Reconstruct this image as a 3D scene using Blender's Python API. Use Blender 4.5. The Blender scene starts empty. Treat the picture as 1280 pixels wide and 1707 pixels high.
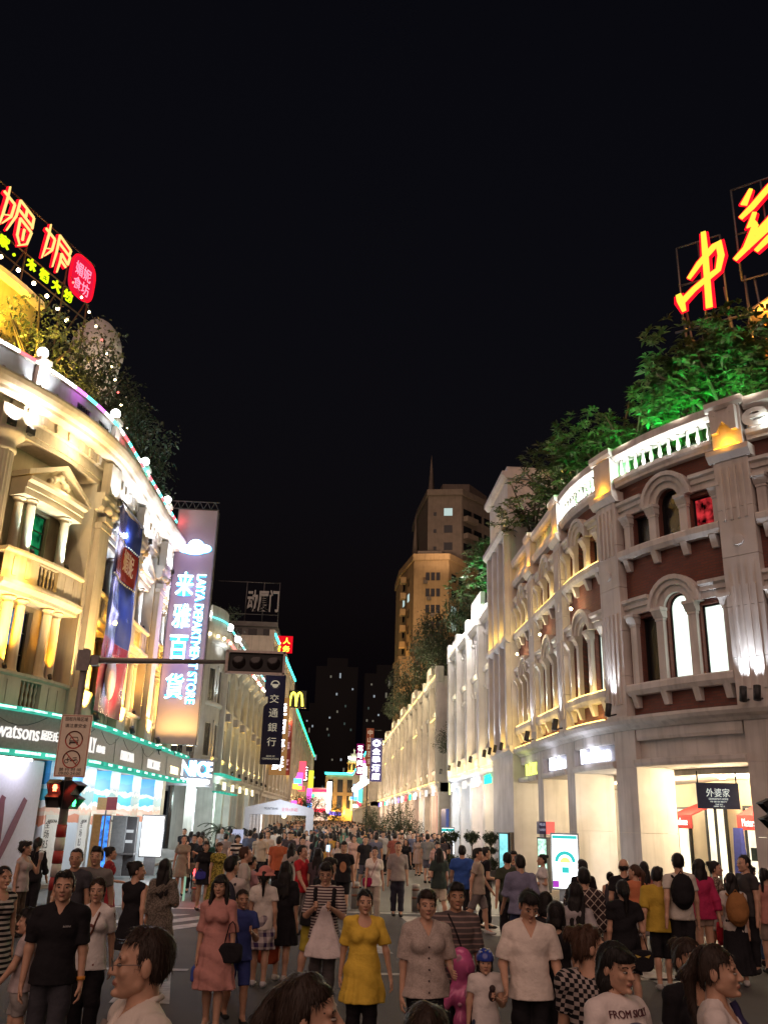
import bpy, bmesh, math, random
import numpy as np
from mathutils import Vector, Matrix
PI = math.pi
rad = math.radians
random.seed(7)
rng = np.random.default_rng(11)
scene = bpy.context.scene
COL = scene.collection

# ---------------------------------------------------------------- camera
cam_d = bpy.data.cameras.new("camera")
cam_d.sensor_fit = 'VERTICAL'
cam_d.sensor_height = 24.0
cam_d.lens = 1476.0 / 1707.0 * 24.0
cam_d.clip_start = 0.05
cam_d.clip_end = 3000
cam = bpy.data.objects.new("camera", cam_d)
COL.objects.link(cam)
CAM_H = 2.25
_p, _y, _r = rad(19.15), rad(2.95), rad(1.67)
_fw = Vector((math.sin(_y) * math.cos(_p), math.cos(_y) * math.cos(_p), math.sin(_p)))
_rt = Vector((math.cos(_y), -math.sin(_y), 0.0))
_up = _rt.cross(_fw)
_up2 = _up * math.cos(_r) - _rt * math.sin(_r)
_rt2 = _rt * math.cos(_r) + _up * math.sin(_r)
cam.matrix_world = Matrix(((_rt2.x, _up2.x, -_fw.x, 0), (_rt2.y, _up2.y, -_fw.y, 0),
                           (_rt2.z, _up2.z, -_fw.z, CAM_H), (0, 0, 0, 1)))
scene.camera = cam

# ---------------------------------------------------------------- night sky, city glow, exposure
world = bpy.data.worlds.new("World")
scene.world = world
world.use_nodes = True
wt = world.node_tree
for n in list(wt.nodes):
    wt.nodes.remove(n)
w_out = wt.nodes.new('ShaderNodeOutputWorld')
w_bg = wt.nodes.new('ShaderNodeBackground')
w_sky = wt.nodes.new('ShaderNodeTexSky')
w_sky.sky_type = 'NISHITA'
w_sky.sun_disc = False
w_sky.sun_elevation = rad(-3.5)
w_sky.sun_rotation = rad(170)
w_mix = wt.nodes.new('ShaderNodeMixRGB')
w_mix.blend_type = 'ADD'
w_mix.inputs[0].default_value = 1.0
w_mix.inputs[2].default_value = (0.016, 0.0135, 0.026, 1)      # faint even city glow over the whole night sky
wt.links.new(w_sky.outputs[0], w_mix.inputs[1])
wt.links.new(w_mix.outputs[0], w_bg.inputs[0])
w_bg.inputs[1].default_value = 0.06
wt.links.new(w_bg.outputs[0], w_out.inputs[0])

sun_d = bpy.data.lights.new("city_glow", 'SUN')
sun_d.energy = 0.98
sun_d.angle = rad(75)
sun_d.color = (1.0, 0.64, 0.51)
sun = bpy.data.objects.new("city_glow", sun_d)
sun.rotation_euler = (rad(50), 0, rad(-16))                     # from behind the camera, high and a little left
COL.objects.link(sun)

scene.view_settings.view_transform = 'Standard'
scene.view_settings.look = 'None'
scene.view_settings.gamma = 1.0
scene.view_settings.use_curve_mapping = False
scene.view_settings.exposure = 0.28
scene.cycles.max_bounces = 5
scene.cycles.diffuse_bounces = 2
scene.cycles.glossy_bounces = 2
scene.cycles.transmission_bounces = 3
scene.cycles.transparent_max_bounces = 6
scene.cycles.sample_clamp_indirect = 3.0
scene.cycles.caustics_reflective = False
scene.cycles.caustics_refractive = False
scene.cycles.use_denoising = True

# ---------------------------------------------------------------- materials
MATS = {}
def nmat(name):
    m = bpy.data.materials.new(name)
    m.use_nodes = True
    return m, m.node_tree, m.node_tree.nodes['Principled BSDF']
def stone(name, col, rough=0.8, var=0.18, scale=1.3, bump=0.25, fine=40.0, dirt=0.25, spec=0.3):
    """painted or bare masonry: broad tone drift, rain streaks, fine grain"""
    if name in MATS: return MATS[name]
    m, t, b = nmat(name)
    tc = t.nodes.new('ShaderNodeTexCoord'); geo = t.nodes.new('ShaderNodeNewGeometry')
    n1 = t.nodes.new('ShaderNodeTexNoise'); n1.inputs['Scale'].default_value = scale; n1.inputs['Detail'].default_value = 6
    t.links.new(geo.outputs['Position'], n1.inputs['Vector'])
    mp = t.nodes.new('ShaderNodeMapping'); mp.inputs['Scale'].default_value = (3.5, 3.5, 0.22)
    t.links.new(geo.outputs['Position'], mp.inputs['Vector'])
    n2 = t.nodes.new('ShaderNodeTexNoise'); n2.inputs['Scale'].default_value = 1.6; n2.inputs['Detail'].default_value = 5
    t.links.new(mp.outputs[0], n2.inputs['Vector'])
    n3 = t.nodes.new('ShaderNodeTexNoise'); n3.inputs['Scale'].default_value = fine; n3.inputs['Detail'].default_value = 3
    t.links.new(geo.outputs['Position'], n3.inputs['Vector'])
    r1 = t.nodes.new('ShaderNodeMapRange'); r1.inputs[1].default_value = 0.3; r1.inputs[2].default_value = 0.7
    r1.inputs[3].default_value = 1 - var; r1.inputs[4].default_value = 1 + var * 0.5
    t.links.new(n1.outputs[0], r1.inputs[0])
    r2 = t.nodes.new('ShaderNodeMapRange'); r2.inputs[1].default_value = 0.5; r2.inputs[2].default_value = 0.8
    r2.inputs[3].default_value = 1; r2.inputs[4].default_value = 1 - dirt
    t.links.new(n2.outputs[0], r2.inputs[0])
    mu = t.nodes.new('ShaderNodeMath'); mu.operation = 'MULTIPLY'
    t.links.new(r1.outputs[0], mu.inputs[0]); t.links.new(r2.outputs[0], mu.inputs[1])
    vm = t.nodes.new('ShaderNodeVectorMath'); vm.operation = 'SCALE'; vm.inputs[0].default_value = col[:3]
    t.links.new(mu.outputs[0], vm.inputs['Scale'])
    t.links.new(vm.outputs[0], b.inputs['Base Color'])
    b.inputs['Roughness'].default_value = rough
    b.inputs['Specular IOR Level'].default_value = spec
    bp = t.nodes.new('ShaderNodeBump'); bp.inputs['Strength'].default_value = bump; bp.inputs['Distance'].default_value = 0.01
    t.links.new(n3.outputs[0], bp.inputs['Height']); t.links.new(bp.outputs[0], b.inputs['Normal'])
    MATS[name] = m
    return m
def plain(name, col, rough=0.6, metal=0.0, var=0.12, scale=12.0, spec=0.4):
    if name in MATS: return MATS[name]
    m, t, b = nmat(name)
    geo = t.nodes.new('ShaderNodeTexCoord')
    n1 = t.nodes.new('ShaderNodeTexNoise'); n1.inputs['Scale'].default_value = scale; n1.inputs['Detail'].default_value = 4
    t.links.new(geo.outputs['Object'], n1.inputs['Vector'])
    r1 = t.nodes.new('ShaderNodeMapRange'); r1.inputs[1].default_value = 0.3; r1.inputs[2].default_value = 0.7
    r1.inputs[3].default_value = 1 - var; r1.inputs[4].default_value = 1 + var
    t.links.new(n1.outputs[0], r1.inputs[0])
    vm = t.nodes.new('ShaderNodeVectorMath'); vm.operation = 'SCALE'; vm.inputs[0].default_value = col[:3]
    t.links.new(r1.outputs[0], vm.inputs['Scale']); t.links.new(vm.outputs[0], b.inputs['Base Color'])
    b.inputs['Roughness'].default_value = rough; b.inputs['Metallic'].default_value = metal
    b.inputs['Specular IOR Level'].default_value = spec
    MATS[name] = m
    return m
def emis(name, col, strength, var=0.0, scale=3.0):
    if name in MATS: return MATS[name]
    m, t, b = nmat(name)
    t.nodes.remove(b)
    e = t.nodes.new('ShaderNodeEmission'); e.inputs[0].default_value = (*col[:3], 1); e.inputs[1].default_value = strength
    if var:
        geo = t.nodes.new('ShaderNodeTexCoord')
        n1 = t.nodes.new('ShaderNodeTexNoise'); n1.inputs['Scale'].default_value = scale; n1.inputs['Detail'].default_value = 4
        t.links.new(geo.outputs['Object'], n1.inputs['Vector'])
        r1 = t.nodes.new('ShaderNodeMapRange'); r1.inputs[1].default_value = 0.35; r1.inputs[2].default_value = 0.65
        r1.inputs[3].default_value = strength * (1 - var); r1.inputs[4].default_value = strength * (1 + var)
        t.links.new(n1.outputs[0], r1.inputs[0]); t.links.new(r1.outputs[0], e.inputs[1])
    t.links.new(e.outputs[0], t.nodes['Material Output'].inputs[0])
    MATS[name] = m
    return m
def brick_mat(name, c1, c2, mortar):
    if name in MATS: return MATS[name]
    m, t, b = nmat(name)
    uv = t.nodes.new('ShaderNodeUVMap')
    br = t.nodes.new('ShaderNodeTexBrick')
    br.inputs['Color1'].default_value = (*c1, 1); br.inputs['Color2'].default_value = (*c2, 1); br.inputs['Mortar'].default_value = (*mortar, 1)
    br.inputs['Scale'].default_value = 1.0; br.inputs['Brick Width'].default_value = 0.22; br.inputs['Row Height'].default_value = 0.075
    br.inputs['Mortar Size'].default_value = 0.008
    t.links.new(uv.outputs[0], br.inputs['Vector'])
    t.links.new(br.outputs['Color'], b.inputs['Base Color'])
    b.inputs['Roughness'].default_value = 0.85
    bp = t.nodes.new('ShaderNodeBump'); bp.inputs['Strength'].default_value = 0.5; bp.inputs['Distance'].default_value = 0.01; bp.invert = True
    t.links.new(br.outputs['Fac'], bp.inputs['Height']); t.links.new(bp.outputs[0], b.inputs['Normal'])
    MATS[name] = m
    return m

# ---------------------------------------------------------------- object helpers
def thing(name, label, cat, loc=(0, 0, 0), group=None, kind=None):
    o = bpy.data.objects.new(name, None)
    COL.objects.link(o)
    o.location = loc
    o['label'] = label; o['category'] = cat
    if group: o['group'] = group
    if kind: o['kind'] = kind
    return o
def tag(o, label, cat, group=None):
    o['label'] = label; o['category'] = cat
    if group: o['group'] = group
    return o
def wloc(o):
    v = Vector((0, 0, 0))
    while o is not None:
        v = v + Vector(o.location); o = o.parent
    return v
def link_obj(name, me, parent=None, loc=None, rot=None, scale=None):
    o = bpy.data.objects.new(name, me)
    COL.objects.link(o)
    if parent is not None: o.parent = parent
    if loc is not None: o.location = loc
    if rot is not None: o.rotation_euler = rot
    if scale is not None: o.scale = scale
    return o

class MB:
    """collects geometry in world coordinates; build() links it as ONE mesh object"""
    def __init__(self):
        self.v = []; self.f = []; self.mi = []; self.uv = {}
        self.cm = 0; self.smooth = False; self.sm = []
    def add(self, vs, fs, uvs=None):
        o = len(self.v)
        self.v.extend([tuple(p) for p in vs])
        for k, f in enumerate(fs):
            if uvs: self.uv[len(self.f)] = uvs[k]
            self.f.append([i + o for i in f]); self.mi.append(self.cm); self.sm.append(self.smooth)
        return self
    def box(self, x0, x1, y0, y1, z0, z1):
        return self.add([(x0, y0, z0), (x1, y0, z0), (x1, y1, z0), (x0, y1, z0), (x0, y0, z1), (x1, y0, z1), (x1, y1, z1), (x0, y1, z1)],
                        [(0, 3, 2, 1), (4, 5, 6, 7), (0, 1, 5, 4), (1, 2, 6, 5), (2, 3, 7, 6), (3, 0, 4, 7)])
    def prof(self, P, s0, s1, pf):
        """closed (n,z) outline swept along the plan path"""
        st = P.steps(s0, s1); k = len(pf)
        vs = [P.pt(s, n, z) for s in st for n, z in pf]; fs = []
        for i in range(len(st) - 1):
            for j in range(k):
                a, b = i * k + j, i * k + (j + 1) % k
                fs.append((a, b, b + k, a + k))
        fs.append(tuple(range(k))[::-1]); fs.append(tuple(range((len(st) - 1) * k, len(st) * k)))
        return self.add(vs, fs)
    def pbox(self, P, s0, s1, n0, n1, z0, z1):
        return self.prof(P, s0, s1, [(n0, z0), (n1, z0), (n1, z1), (n0, z1)])
    def lathe(self, c, pf, seg=12, flute=0):
        vs = []; fs = []
        for r, z in pf:
            for j in range(seg):
                a = 2 * PI * j / seg
                rr = r * (1 - (0.06 if flute and j % 2 else 0))
                vs.append((c[0] + rr * math.cos(a), c[1] + rr * math.sin(a), c[2] + z))
        for i in range(len(pf) - 1):
            for j in range(seg):
                a, b = i * seg + j, i * seg + (j + 1) % seg
                fs.append((a, b, b + seg, a + seg))
        fs.append(tuple(range(seg))[::-1]); fs.append(tuple(range((len(pf) - 1) * seg, len(pf) * seg)))
        s = self.smooth; self.smooth = not flute
        self.add(vs, fs); self.smooth = s
        return self
    def tube(self, pts, r, seg=6):
        pts = [Vector(p) for p in pts]; vs = []; fs = []
        rs = r if isinstance(r, (list, tuple)) else [r] * len(pts)
        for i, p in enumerate(pts):
            d = (pts[min(i + 1, len(pts) - 1)] - pts[max(i - 1, 0)]).normalized()
            a = d.cross(Vector((0, 0, 1)))
            if a.length < 1e-3: a = d.cross(Vector((0, 1, 0)))
            a.normalize(); b = d.cross(a)
            for j in range(seg):
                t = 2 * PI * j / seg
                vs.append(p + a * (rs[i] * math.cos(t)) + b * (rs[i] * math.sin(t)))
        for i in range(len(pts) - 1):
            for j in range(seg):
                q, w = i * seg + j, i * seg + (j + 1) % seg
                fs.append((q, w, w + seg, q + seg))
        fs.append(tuple(range(seg))[::-1]); fs.append(tuple(range((len(pts) - 1) * seg, len(pts) * seg)))
        s = self.smooth; self.smooth = seg > 4
        self.add(vs, fs); self.smooth = s
        return self
    def ball(self, c, r, seg=12, rings=8, sz=1.0):
        pf = [(max(0.001, r * math.sin(PI * i / rings)), -r * sz * math.cos(PI * i / rings)) for i in range(rings + 1)]
        s = self.smooth; self.smooth = True
        self.lathe(c, pf, seg); self.smooth = s
        return self
    def wall(self, P, s0, s1, z0, z1, holes, n=0.0, depth=0.2, uv=True):
        """wall skin with openings: hole = (sa, sb, za, zb, arched)"""
        bs = set(P.steps(s0, s1))
        def top(h, s):
            if not h[4]: return h[3]
            r = (h[1] - h[0]) / 2; c = (h[0] + h[1]) / 2
            return h[3] - r + math.sqrt(max(0, r * r - (s - c) ** 2))
        for h in holes:
            k = 12 if h[4] else 1
            for i in range(k + 1): bs.add(h[0] + (h[1] - h[0]) * i / k)
        bs = sorted(x for x in bs if s0 - 1e-6 <= x <= s1 + 1e-6)
        for a, b in zip(bs[:-1], bs[1:]):
            if b - a < 1e-5: continue
            mid = (a + b) / 2
            hs = sorted([h for h in holes if h[0] < mid < h[1]], key=lambda h: h[2])
            za, zb = z0, z0
            for h in hs + [None]:
                ta, tb = (h[2], h[2]) if h else (z1, z1)
                if ta - za > 1e-4 or tb - zb > 1e-4:
                    self.add([P.pt(a, n, za), P.pt(b, n, zb), P.pt(b, n, tb), P.pt(a, n, ta)], [(0, 1, 2, 3)],
                             [[(a, za), (b, zb), (b, tb), (a, ta)]])
                if h:
                    za, zb = top(h, a), top(h, b)
        for h in holes:
            k = 12 if h[4] else 1
            ss = [h[0] + (h[1] - h[0]) * i / k for i in range(k + 1)]
            rim = [(h[0], h[2])] + [(s, top(h, s)) for s in ss] + [(h[1], h[2])]
            rim = [p for i, p in enumerate(rim) if i == 0 or abs(p[0] - rim[i - 1][0]) + abs(p[1] - rim[i - 1][1]) > 1e-5]
            for i in range(len(rim)):
                p, q = rim[i], rim[(i + 1) % len(rim)]
                self.add([P.pt(p[0], n, p[1]), P.pt(q[0], n, q[1]), P.pt(q[0], n - depth, q[1]), P.pt(p[0], n - depth, p[1])], [(0, 1, 2, 3)],
                         [[p, q, (q[0], q[1] + .1), (p[0], p[1] + .1)]])
        return self
    def arch(self, P, sc, zc, r0, r1, n0, n1, seg=14):
        """half ring standing on zc"""
        vs = []; fs = []
        for i in range(seg + 1):
            a = PI * i / seg
            for r, n in ((r0, n0), (r1, n0), (r1, n1), (r0, n1)):
                vs.append(P.pt(sc + r * math.cos(a), n, zc + r * math.sin(a)))
        for i in range(seg):
            for j in range(4):
                a, b = i * 4 + j, i * 4 + (j + 1) % 4
                fs.append((a, b, b + 4, a + 4))
        fs += [(3, 2, 1, 0), (seg * 4, seg * 4 + 1, seg * 4 + 2, seg * 4 + 3)]
        return self.add(vs, fs)
    def pane(self, P, s0, s1, z0, z1, arched, n):
        """flat pane (rect or round-headed) with thickness"""
        k = 10; r = (s1 - s0) / 2; c = (s0 + s1) / 2
        if arched:
            rim = [(s0, z0), (s1, z0)] + [(c + r * math.cos(PI * i / k), z1 - r + r * math.sin(PI * i / k)) for i in range(k + 1)]
        else:
            rim = [(s0, z0), (s1, z0), (s1, z1), (s0, z1)]
        q = len(rim)
        vs = [P.pt(s, n, z) for s, z in rim] + [P.pt(s, n - 0.02, z) for s, z in rim]
        return self.add(vs, [tuple(range(q)), tuple(range(q, 2 * q))[::-1]] + [(i, (i + 1) % q, (i + 1) % q + q, i + q) for i in range(q)],)
    def build(self, name, mats, parent=None, label=None, fix=True):
        if not isinstance(mats, (list, tuple)): mats = [mats]
        me = bpy.data.meshes.new(name)
        off = wloc(parent) if parent is not None else Vector((0, 0, 0))
        v = np.array(self.v, dtype=np.float64) - np.array(off)
        me.from_pydata(v.tolist(), [], self.f)
        for m in mats: me.materials.append(m)
        me.polygons.foreach_set('material_index', self.mi)
        me.polygons.foreach_set('use_smooth', self.sm)
        if self.uv:
            ul = me.uv_layers.new(name='UVMap')
            for p in me.polygons:
                u = self.uv.get(p.index)
                if u:
                    for li, c in zip(p.loop_indices, u): ul.data[li].uv = c
        elif fix:
            bm = bmesh.new(); bm.from_mesh(me)
            bmesh.ops.recalc_face_normals(bm, faces=bm.faces)
            bm.to_mesh(me); bm.free()
        o = link_obj(name, me, parent)
        if label: o['label'] = label
        return o

# plan paths: s runs along the facade, n stands out toward the street
class Straight:
    def __init__(self, p0, d, nrm):
        self.p = p0; self.d = d; self.n = nrm
    def pt(self, s, n, z):
        return (self.p[0] + self.d[0] * s + self.n[0] * n, self.p[1] + self.d[1] * s + self.n[1] * n, z)
    def steps(self, a, b): return [a, b]
    def ang(self, s): return math.atan2(self.d[1], self.d[0])
class Corner:
    """straight for s>=0, round corner of radius R for s<0; side=+1 street lies toward -x (right side), -1 toward +x"""
    def __init__(self, p0, d, nrm, R):
        l = math.hypot(*d); self.d = (d[0] / l, d[1] / l)
        l = math.hypot(*nrm); self.n = (nrm[0] / l, nrm[1] / l)
        self.p = p0; self.R = R
        self.c = (p0[0] - R * self.n[0], p0[1] - R * self.n[1])
    def pt(self, s, n, z):
        if s >= 0:
            return (self.p[0] + self.d[0] * s + self.n[0] * n, self.p[1] + self.d[1] * s + self.n[1] * n, z)
        t = -s / self.R; r = self.R + n
        return (self.c[0] + r * (math.cos(t) * self.n[0] - math.sin(t) * self.d[0]),
                self.c[1] + r * (math.cos(t) * self.n[1] - math.sin(t) * self.d[1]), z)
    def steps(self, a, b):
        out = [a]
        if a < 0:
            k = max(1, int(math.ceil((min(b, 0) - a) / 0.45)))
            for i in range(1, k + 1): out.append(a + (min(b, 0) - a) * i / k)
        if b > 0 and out[-1] < b: out.append(b)
        return out
    def ang(self, s):
        t = -s / self.R if s < 0 else 0
        dx = self.d[0] * math.cos(t) + self.n[0] * math.sin(t); dy = self.d[1] * math.cos(t) + self.n[1] * math.sin(t)
        return math.atan2(dy, dx)

def text_mesh(body, ext=0.05, bold=0.0):
    c = bpy.data.curves.new("t", 'FONT'); c.body = body; c.size = 1.0; c.extrude = ext / 2; c.offset = bold
    c.resolution_u = 3
    o = bpy.data.objects.new("t", c); COL.objects.link(o)
    dg = bpy.context.evaluated_depsgraph_get()
    me = bpy.data.meshes.new_from_object(o.evaluated_get(dg))
    v = [tuple(q.co) for q in me.vertices]; f = [tuple(p.vertices) for p in me.polygons]
    bpy.data.objects.remove(o); bpy.data.curves.remove(c); bpy.data.meshes.remove(me)
    return v, f
_TC = {}
def text_fit(mb, body, fn, w, h, ext=0.05, bold=0.0):
    """letters scaled to a w x h box; fn(x, y, d) -> world point; d is 0..1 through the thickness"""
    key = (body, bold)
    if key not in _TC: _TC[key] = text_mesh(body, 0.1, bold)
    v, f = _TC[key]
    if not v: return mb
    a = np.array(v); x0, y0 = a[:, 0].min(), a[:, 1].min(); x1, y1 = a[:, 0].max(), a[:, 1].max()
    sx = w / max(1e-6, x1 - x0); sy = h / max(1e-6, y1 - y0)
    return mb.add([fn((p[0] - x0) * sx, (p[1] - y0) * sy, (p[2] + 0.05) / 0.1 * ext) for p in v], f)
def ptext(P, s, n, z, body, w, h, mat, parent, name='lettering', rev=False, ext=0.05, bold=0.0, vert=False):
    mb = MB()
    if vert:
        k = len(body)
        for i, ch in enumerate(body):
            text_fit(mb, ch, lambda x, y, d, i=i: P.pt(s + (-(x - w / 2) if rev else (x - w / 2)), n + d, z - (i + 1) * h + y), w, h * 0.8, ext, bold)
    else:
        text_fit(mb, body, lambda x, y, d: P.pt(s + (w / 2 - x if rev else x - w / 2), n + d, z + y), w, h, ext, bold)
    return mb.build(name, mat, parent)
LAMP_GAIN = 3.0
def lamp(kind, loc, power, col, parent=None, target=None, size=0.1, spot=70, blend=0.6, name=None):
    d = bpy.data.lights.new(name or (kind.lower() + '_lamp'), kind)
    d.energy = power * LAMP_GAIN; d.color = col
    if kind == 'SPOT':
        d.spot_size = rad(spot); d.spot_blend = blend; d.shadow_soft_size = size
    elif kind == 'POINT': d.shadow_soft_size = size
    elif kind == 'AREA': d.size = size
    o = bpy.data.objects.new(name or 'facade_lamp', d); COL.objects.link(o)
    off = wloc(parent) if parent is not None else Vector((0, 0, 0))
    o.location = Vector(loc) - off
    if parent is not None: o.parent = parent
    if target is not None:
        o.rotation_euler = (Vector(target) - Vector(loc)).to_track_quat('-Z', 'Y').to_euler()
    return o
def inst(name, me, P, s, n, z, parent, scale=None, flip=False):
    a = P.ang(s) + (PI if flip else 0)
    p = Vector(P.pt(s, n, z))
    return link_obj(name, me, parent, p - wloc(parent), (0, 0, a), scale)
def mesh_of(mb, name, mats):
    o = mb.build(name, mats); me = o.data
    bpy.data.objects.remove(o)
    return me
# ================================================================ shared materials
M_WHITE = stone('white_stone', (0.66, 0.62, 0.585), dirt=0.3)
M_WHITE2 = stone('pale_paint', (0.62, 0.60, 0.60), dirt=0.2)
M_CREAM = stone('cream_stone', (0.56, 0.51, 0.45), dirt=0.3)
M_BRICK = brick_mat('brown_brick', (0.19, 0.062, 0.044), (0.135, 0.047, 0.036), (0.10, 0.06, 0.05))
M_DARKFRAME = plain('dark_window_frame', (0.012, 0.012, 0.013), 0.4)
M_GLASS = plain('dark_window_glass', (0.010, 0.011, 0.013), 0.22, spec=0.35)
M_LIT = emis('lit_window_white', (0.86, 1.0, 0.88), 1.35, 0.3, 1.6)
M_TEAL = emis('dim_window_teal', (0.45, 0.7, 0.62), 0.16, 0.6, 1.2)
M_REDWIN = emis('party_window_red', (0.9, 0.05, 0.06), 0.3, 1.0, 5.0)
M_METAL = plain('dark_fixture_metal', (0.03, 0.03, 0.032), 0.5, 0.3)
M_STEEL = plain('grey_steel', (0.12, 0.12, 0.125), 0.45, 0.6)
E_YEL = emis('yellow_led', (1.0, 0.68, 0.16), 5.0)
E_ORANGE = emis('orange_led', (1.0, 0.42, 0.02), 4.0)
E_WHITE = emis('white_led', (1.0, 0.98, 0.95), 9.0)
E_COOL = emis('cool_sign_white', (0.86, 0.88, 1.0), 5.0)
E_GREEN = emis('green_lens', (0.02, 1.0, 0.18), 6.0)
WARMW = (1.0, 0.80, 0.58); YEL = (1.0, 0.58, 0.09); COOLW = (0.84, 0.9, 1.0); AMB = (1.0, 0.40, 0.015); NEUT = (1.0, 0.92, 0.84)

# ================================================================ ground
M_ASPH = stone('asphalt', (0.078, 0.072, 0.073), rough=0.75, var=0.25, scale=0.8, bump=0.6, fine=90, dirt=0.0)
M_PAVE = stone('grey_street_paving', (0.115, 0.11, 0.107), rough=0.55, var=0.2, scale=0.5, bump=0.3, fine=60, dirt=0.0)
M_KERB = stone('granite_kerb', (0.3, 0.27, 0.24), rough=0.7)
M_PAINT = stone('white_road_paint', (0.42, 0.40, 0.385), rough=0.6, var=0.45, scale=6, dirt=0.0)
def struct(o):
    o['kind'] = 'structure'; return o
g = MB(); g.box(-700, 700, -60, 1200, -0.5, -0.004); struct(g.build('ground', M_ASPH))
PR = Corner((7.6, 27.5), (0, 1), (-1, 0), 11.0)
PL = Corner((-8.85, 33.0), (0.03, 1.0), (1.0, -0.03), 14.0)
g = MB(); g.add([(-8.2, 24.9, 0.004), (7.3, 24.9, 0.004), (7.3, 235, 0.004), (-5.5, 235, 0.004)], [(0, 1, 2, 3)]); struct(g.build('street_paving', M_PAVE))
g = MB(); g.prof(PR, -16, 60, [(-8, -0.4), (0.55, -0.4), (0.55, 0.15), (-8, 0.15)]); struct(g.build('pavement', stone('beige_pavement', (0.34, 0.29, 0.24), rough=0.6, fine=50)))
g = MB(); g.prof(PR, -16, 60, [(0.552, -0.4), (0.75, -0.4), (0.75, 0.14), (0.552, 0.14)]); struct(g.build('kerb', M_KERB))
g = MB(); g.prof(PL, -20, 70, [(-8, -0.4), (0.8, -0.4), (0.8, 0.12), (-8, 0.12)]); struct(g.build('pavement', stone('grey_pavement', (0.3, 0.29, 0.28), rough=0.6, fine=50)))
g = MB(); g.prof(PL, -20, 70, [(0.802, -0.4), (1.0, -0.4), (1.0, 0.11), (0.802, 0.11)]); struct(g.build('kerb', M_KERB))
# painted markings: stop line, crossing bars, arrow heads, dashes
def marking(pts, z=0.004):
    g = MB(); g.add([(x, y, z) for x, y in pts], [tuple(range(len(pts)))]); return struct(g.build('road_marking', M_PAINT))
marking([(-6.6, 24.45), (6.9, 24.45), (6.9, 24.8), (-6.6, 24.8)])
for k in range(6):
    x = -6.0 + k * 0.95
    marking([(x, 19.2), (x + .5, 19.2), (x + 2.9, 23.2), (x + 2.4, 23.2)]) if k < 3 else None
for x0, y0 in ((0.55, 17.4), (2.1, 20.5), (3.6, 20.3), (-2.6, 12.6), (5.2, 14.0)):
    marking([(x0, y0), (x0 + .75, y0), (x0 + .22, y0 + 3.4), (x0 - .18, y0 + 3.4)])
for x0 in (-5.5, -3.3, 0.9, 2.9, 5.0):
    marking([(x0, 15.1), (x0 + 1.3, 15.1), (x0 + 1.3, 15.3), (x0, 15.3)])
for y in (28, 33, 38, 43, 48):
    marking([(1.0, y), (1.13, y), (1.13, y + 2.6), (1.0, y + 2.6)], 0.008)
    marking([(-3.1, y), (-2.97, y), (-2.97, y + 2.6), (-3.1, y + 2.6)], 0.008)
# ================================================================ RIGHT CORNER BUILDING
RB = thing('corner_building', 'brown brick corner building with white stone arched windows and a lit balustrade', 'building', (9.5, 27.5, 0))
SOFF, LEDGE, CORN = 3.75, 3.97, 5.03
PIL = [(-12.2, -11.25), (-7.95, -7.05), (-3.6, -2.65), (0.45, 1.35), (4.65, 5.5)]
BAYS = [(-11.25, -7.95), (-7.05, -3.6), (-2.65, 0.45), (1.35, 4.65), (5.5, 8.5)]
mb = MB()
holes = []
win = []
for bi, (a, b) in enumerate(BAYS):
    c = (a + b) / 2 - (0.12 if bi == 1 else 0); k = min(1.0, (b - a) / 3.45)
    for lev, (zs, zq, zt) in enumerate(((5.88, 7.66, 8.1), (9.66, 10.56, 11.02))):
        r = 0.36 * k
        trio = [(c - 1.36 * k, c - 0.69 * k, zs, zq, False), (c - r, c + r, zs, zt, True), (c + 0.69 * k, c + 1.36 * k, zs, zq, False)]
        holes += trio; win.append((bi, lev, c, k, trio))
mb.wall(PR, -14, 8.5, CORN, 11.9, holes, 0.0, 0.26)
mb.build('brick_wall', M_BRICK, RB)
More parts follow.
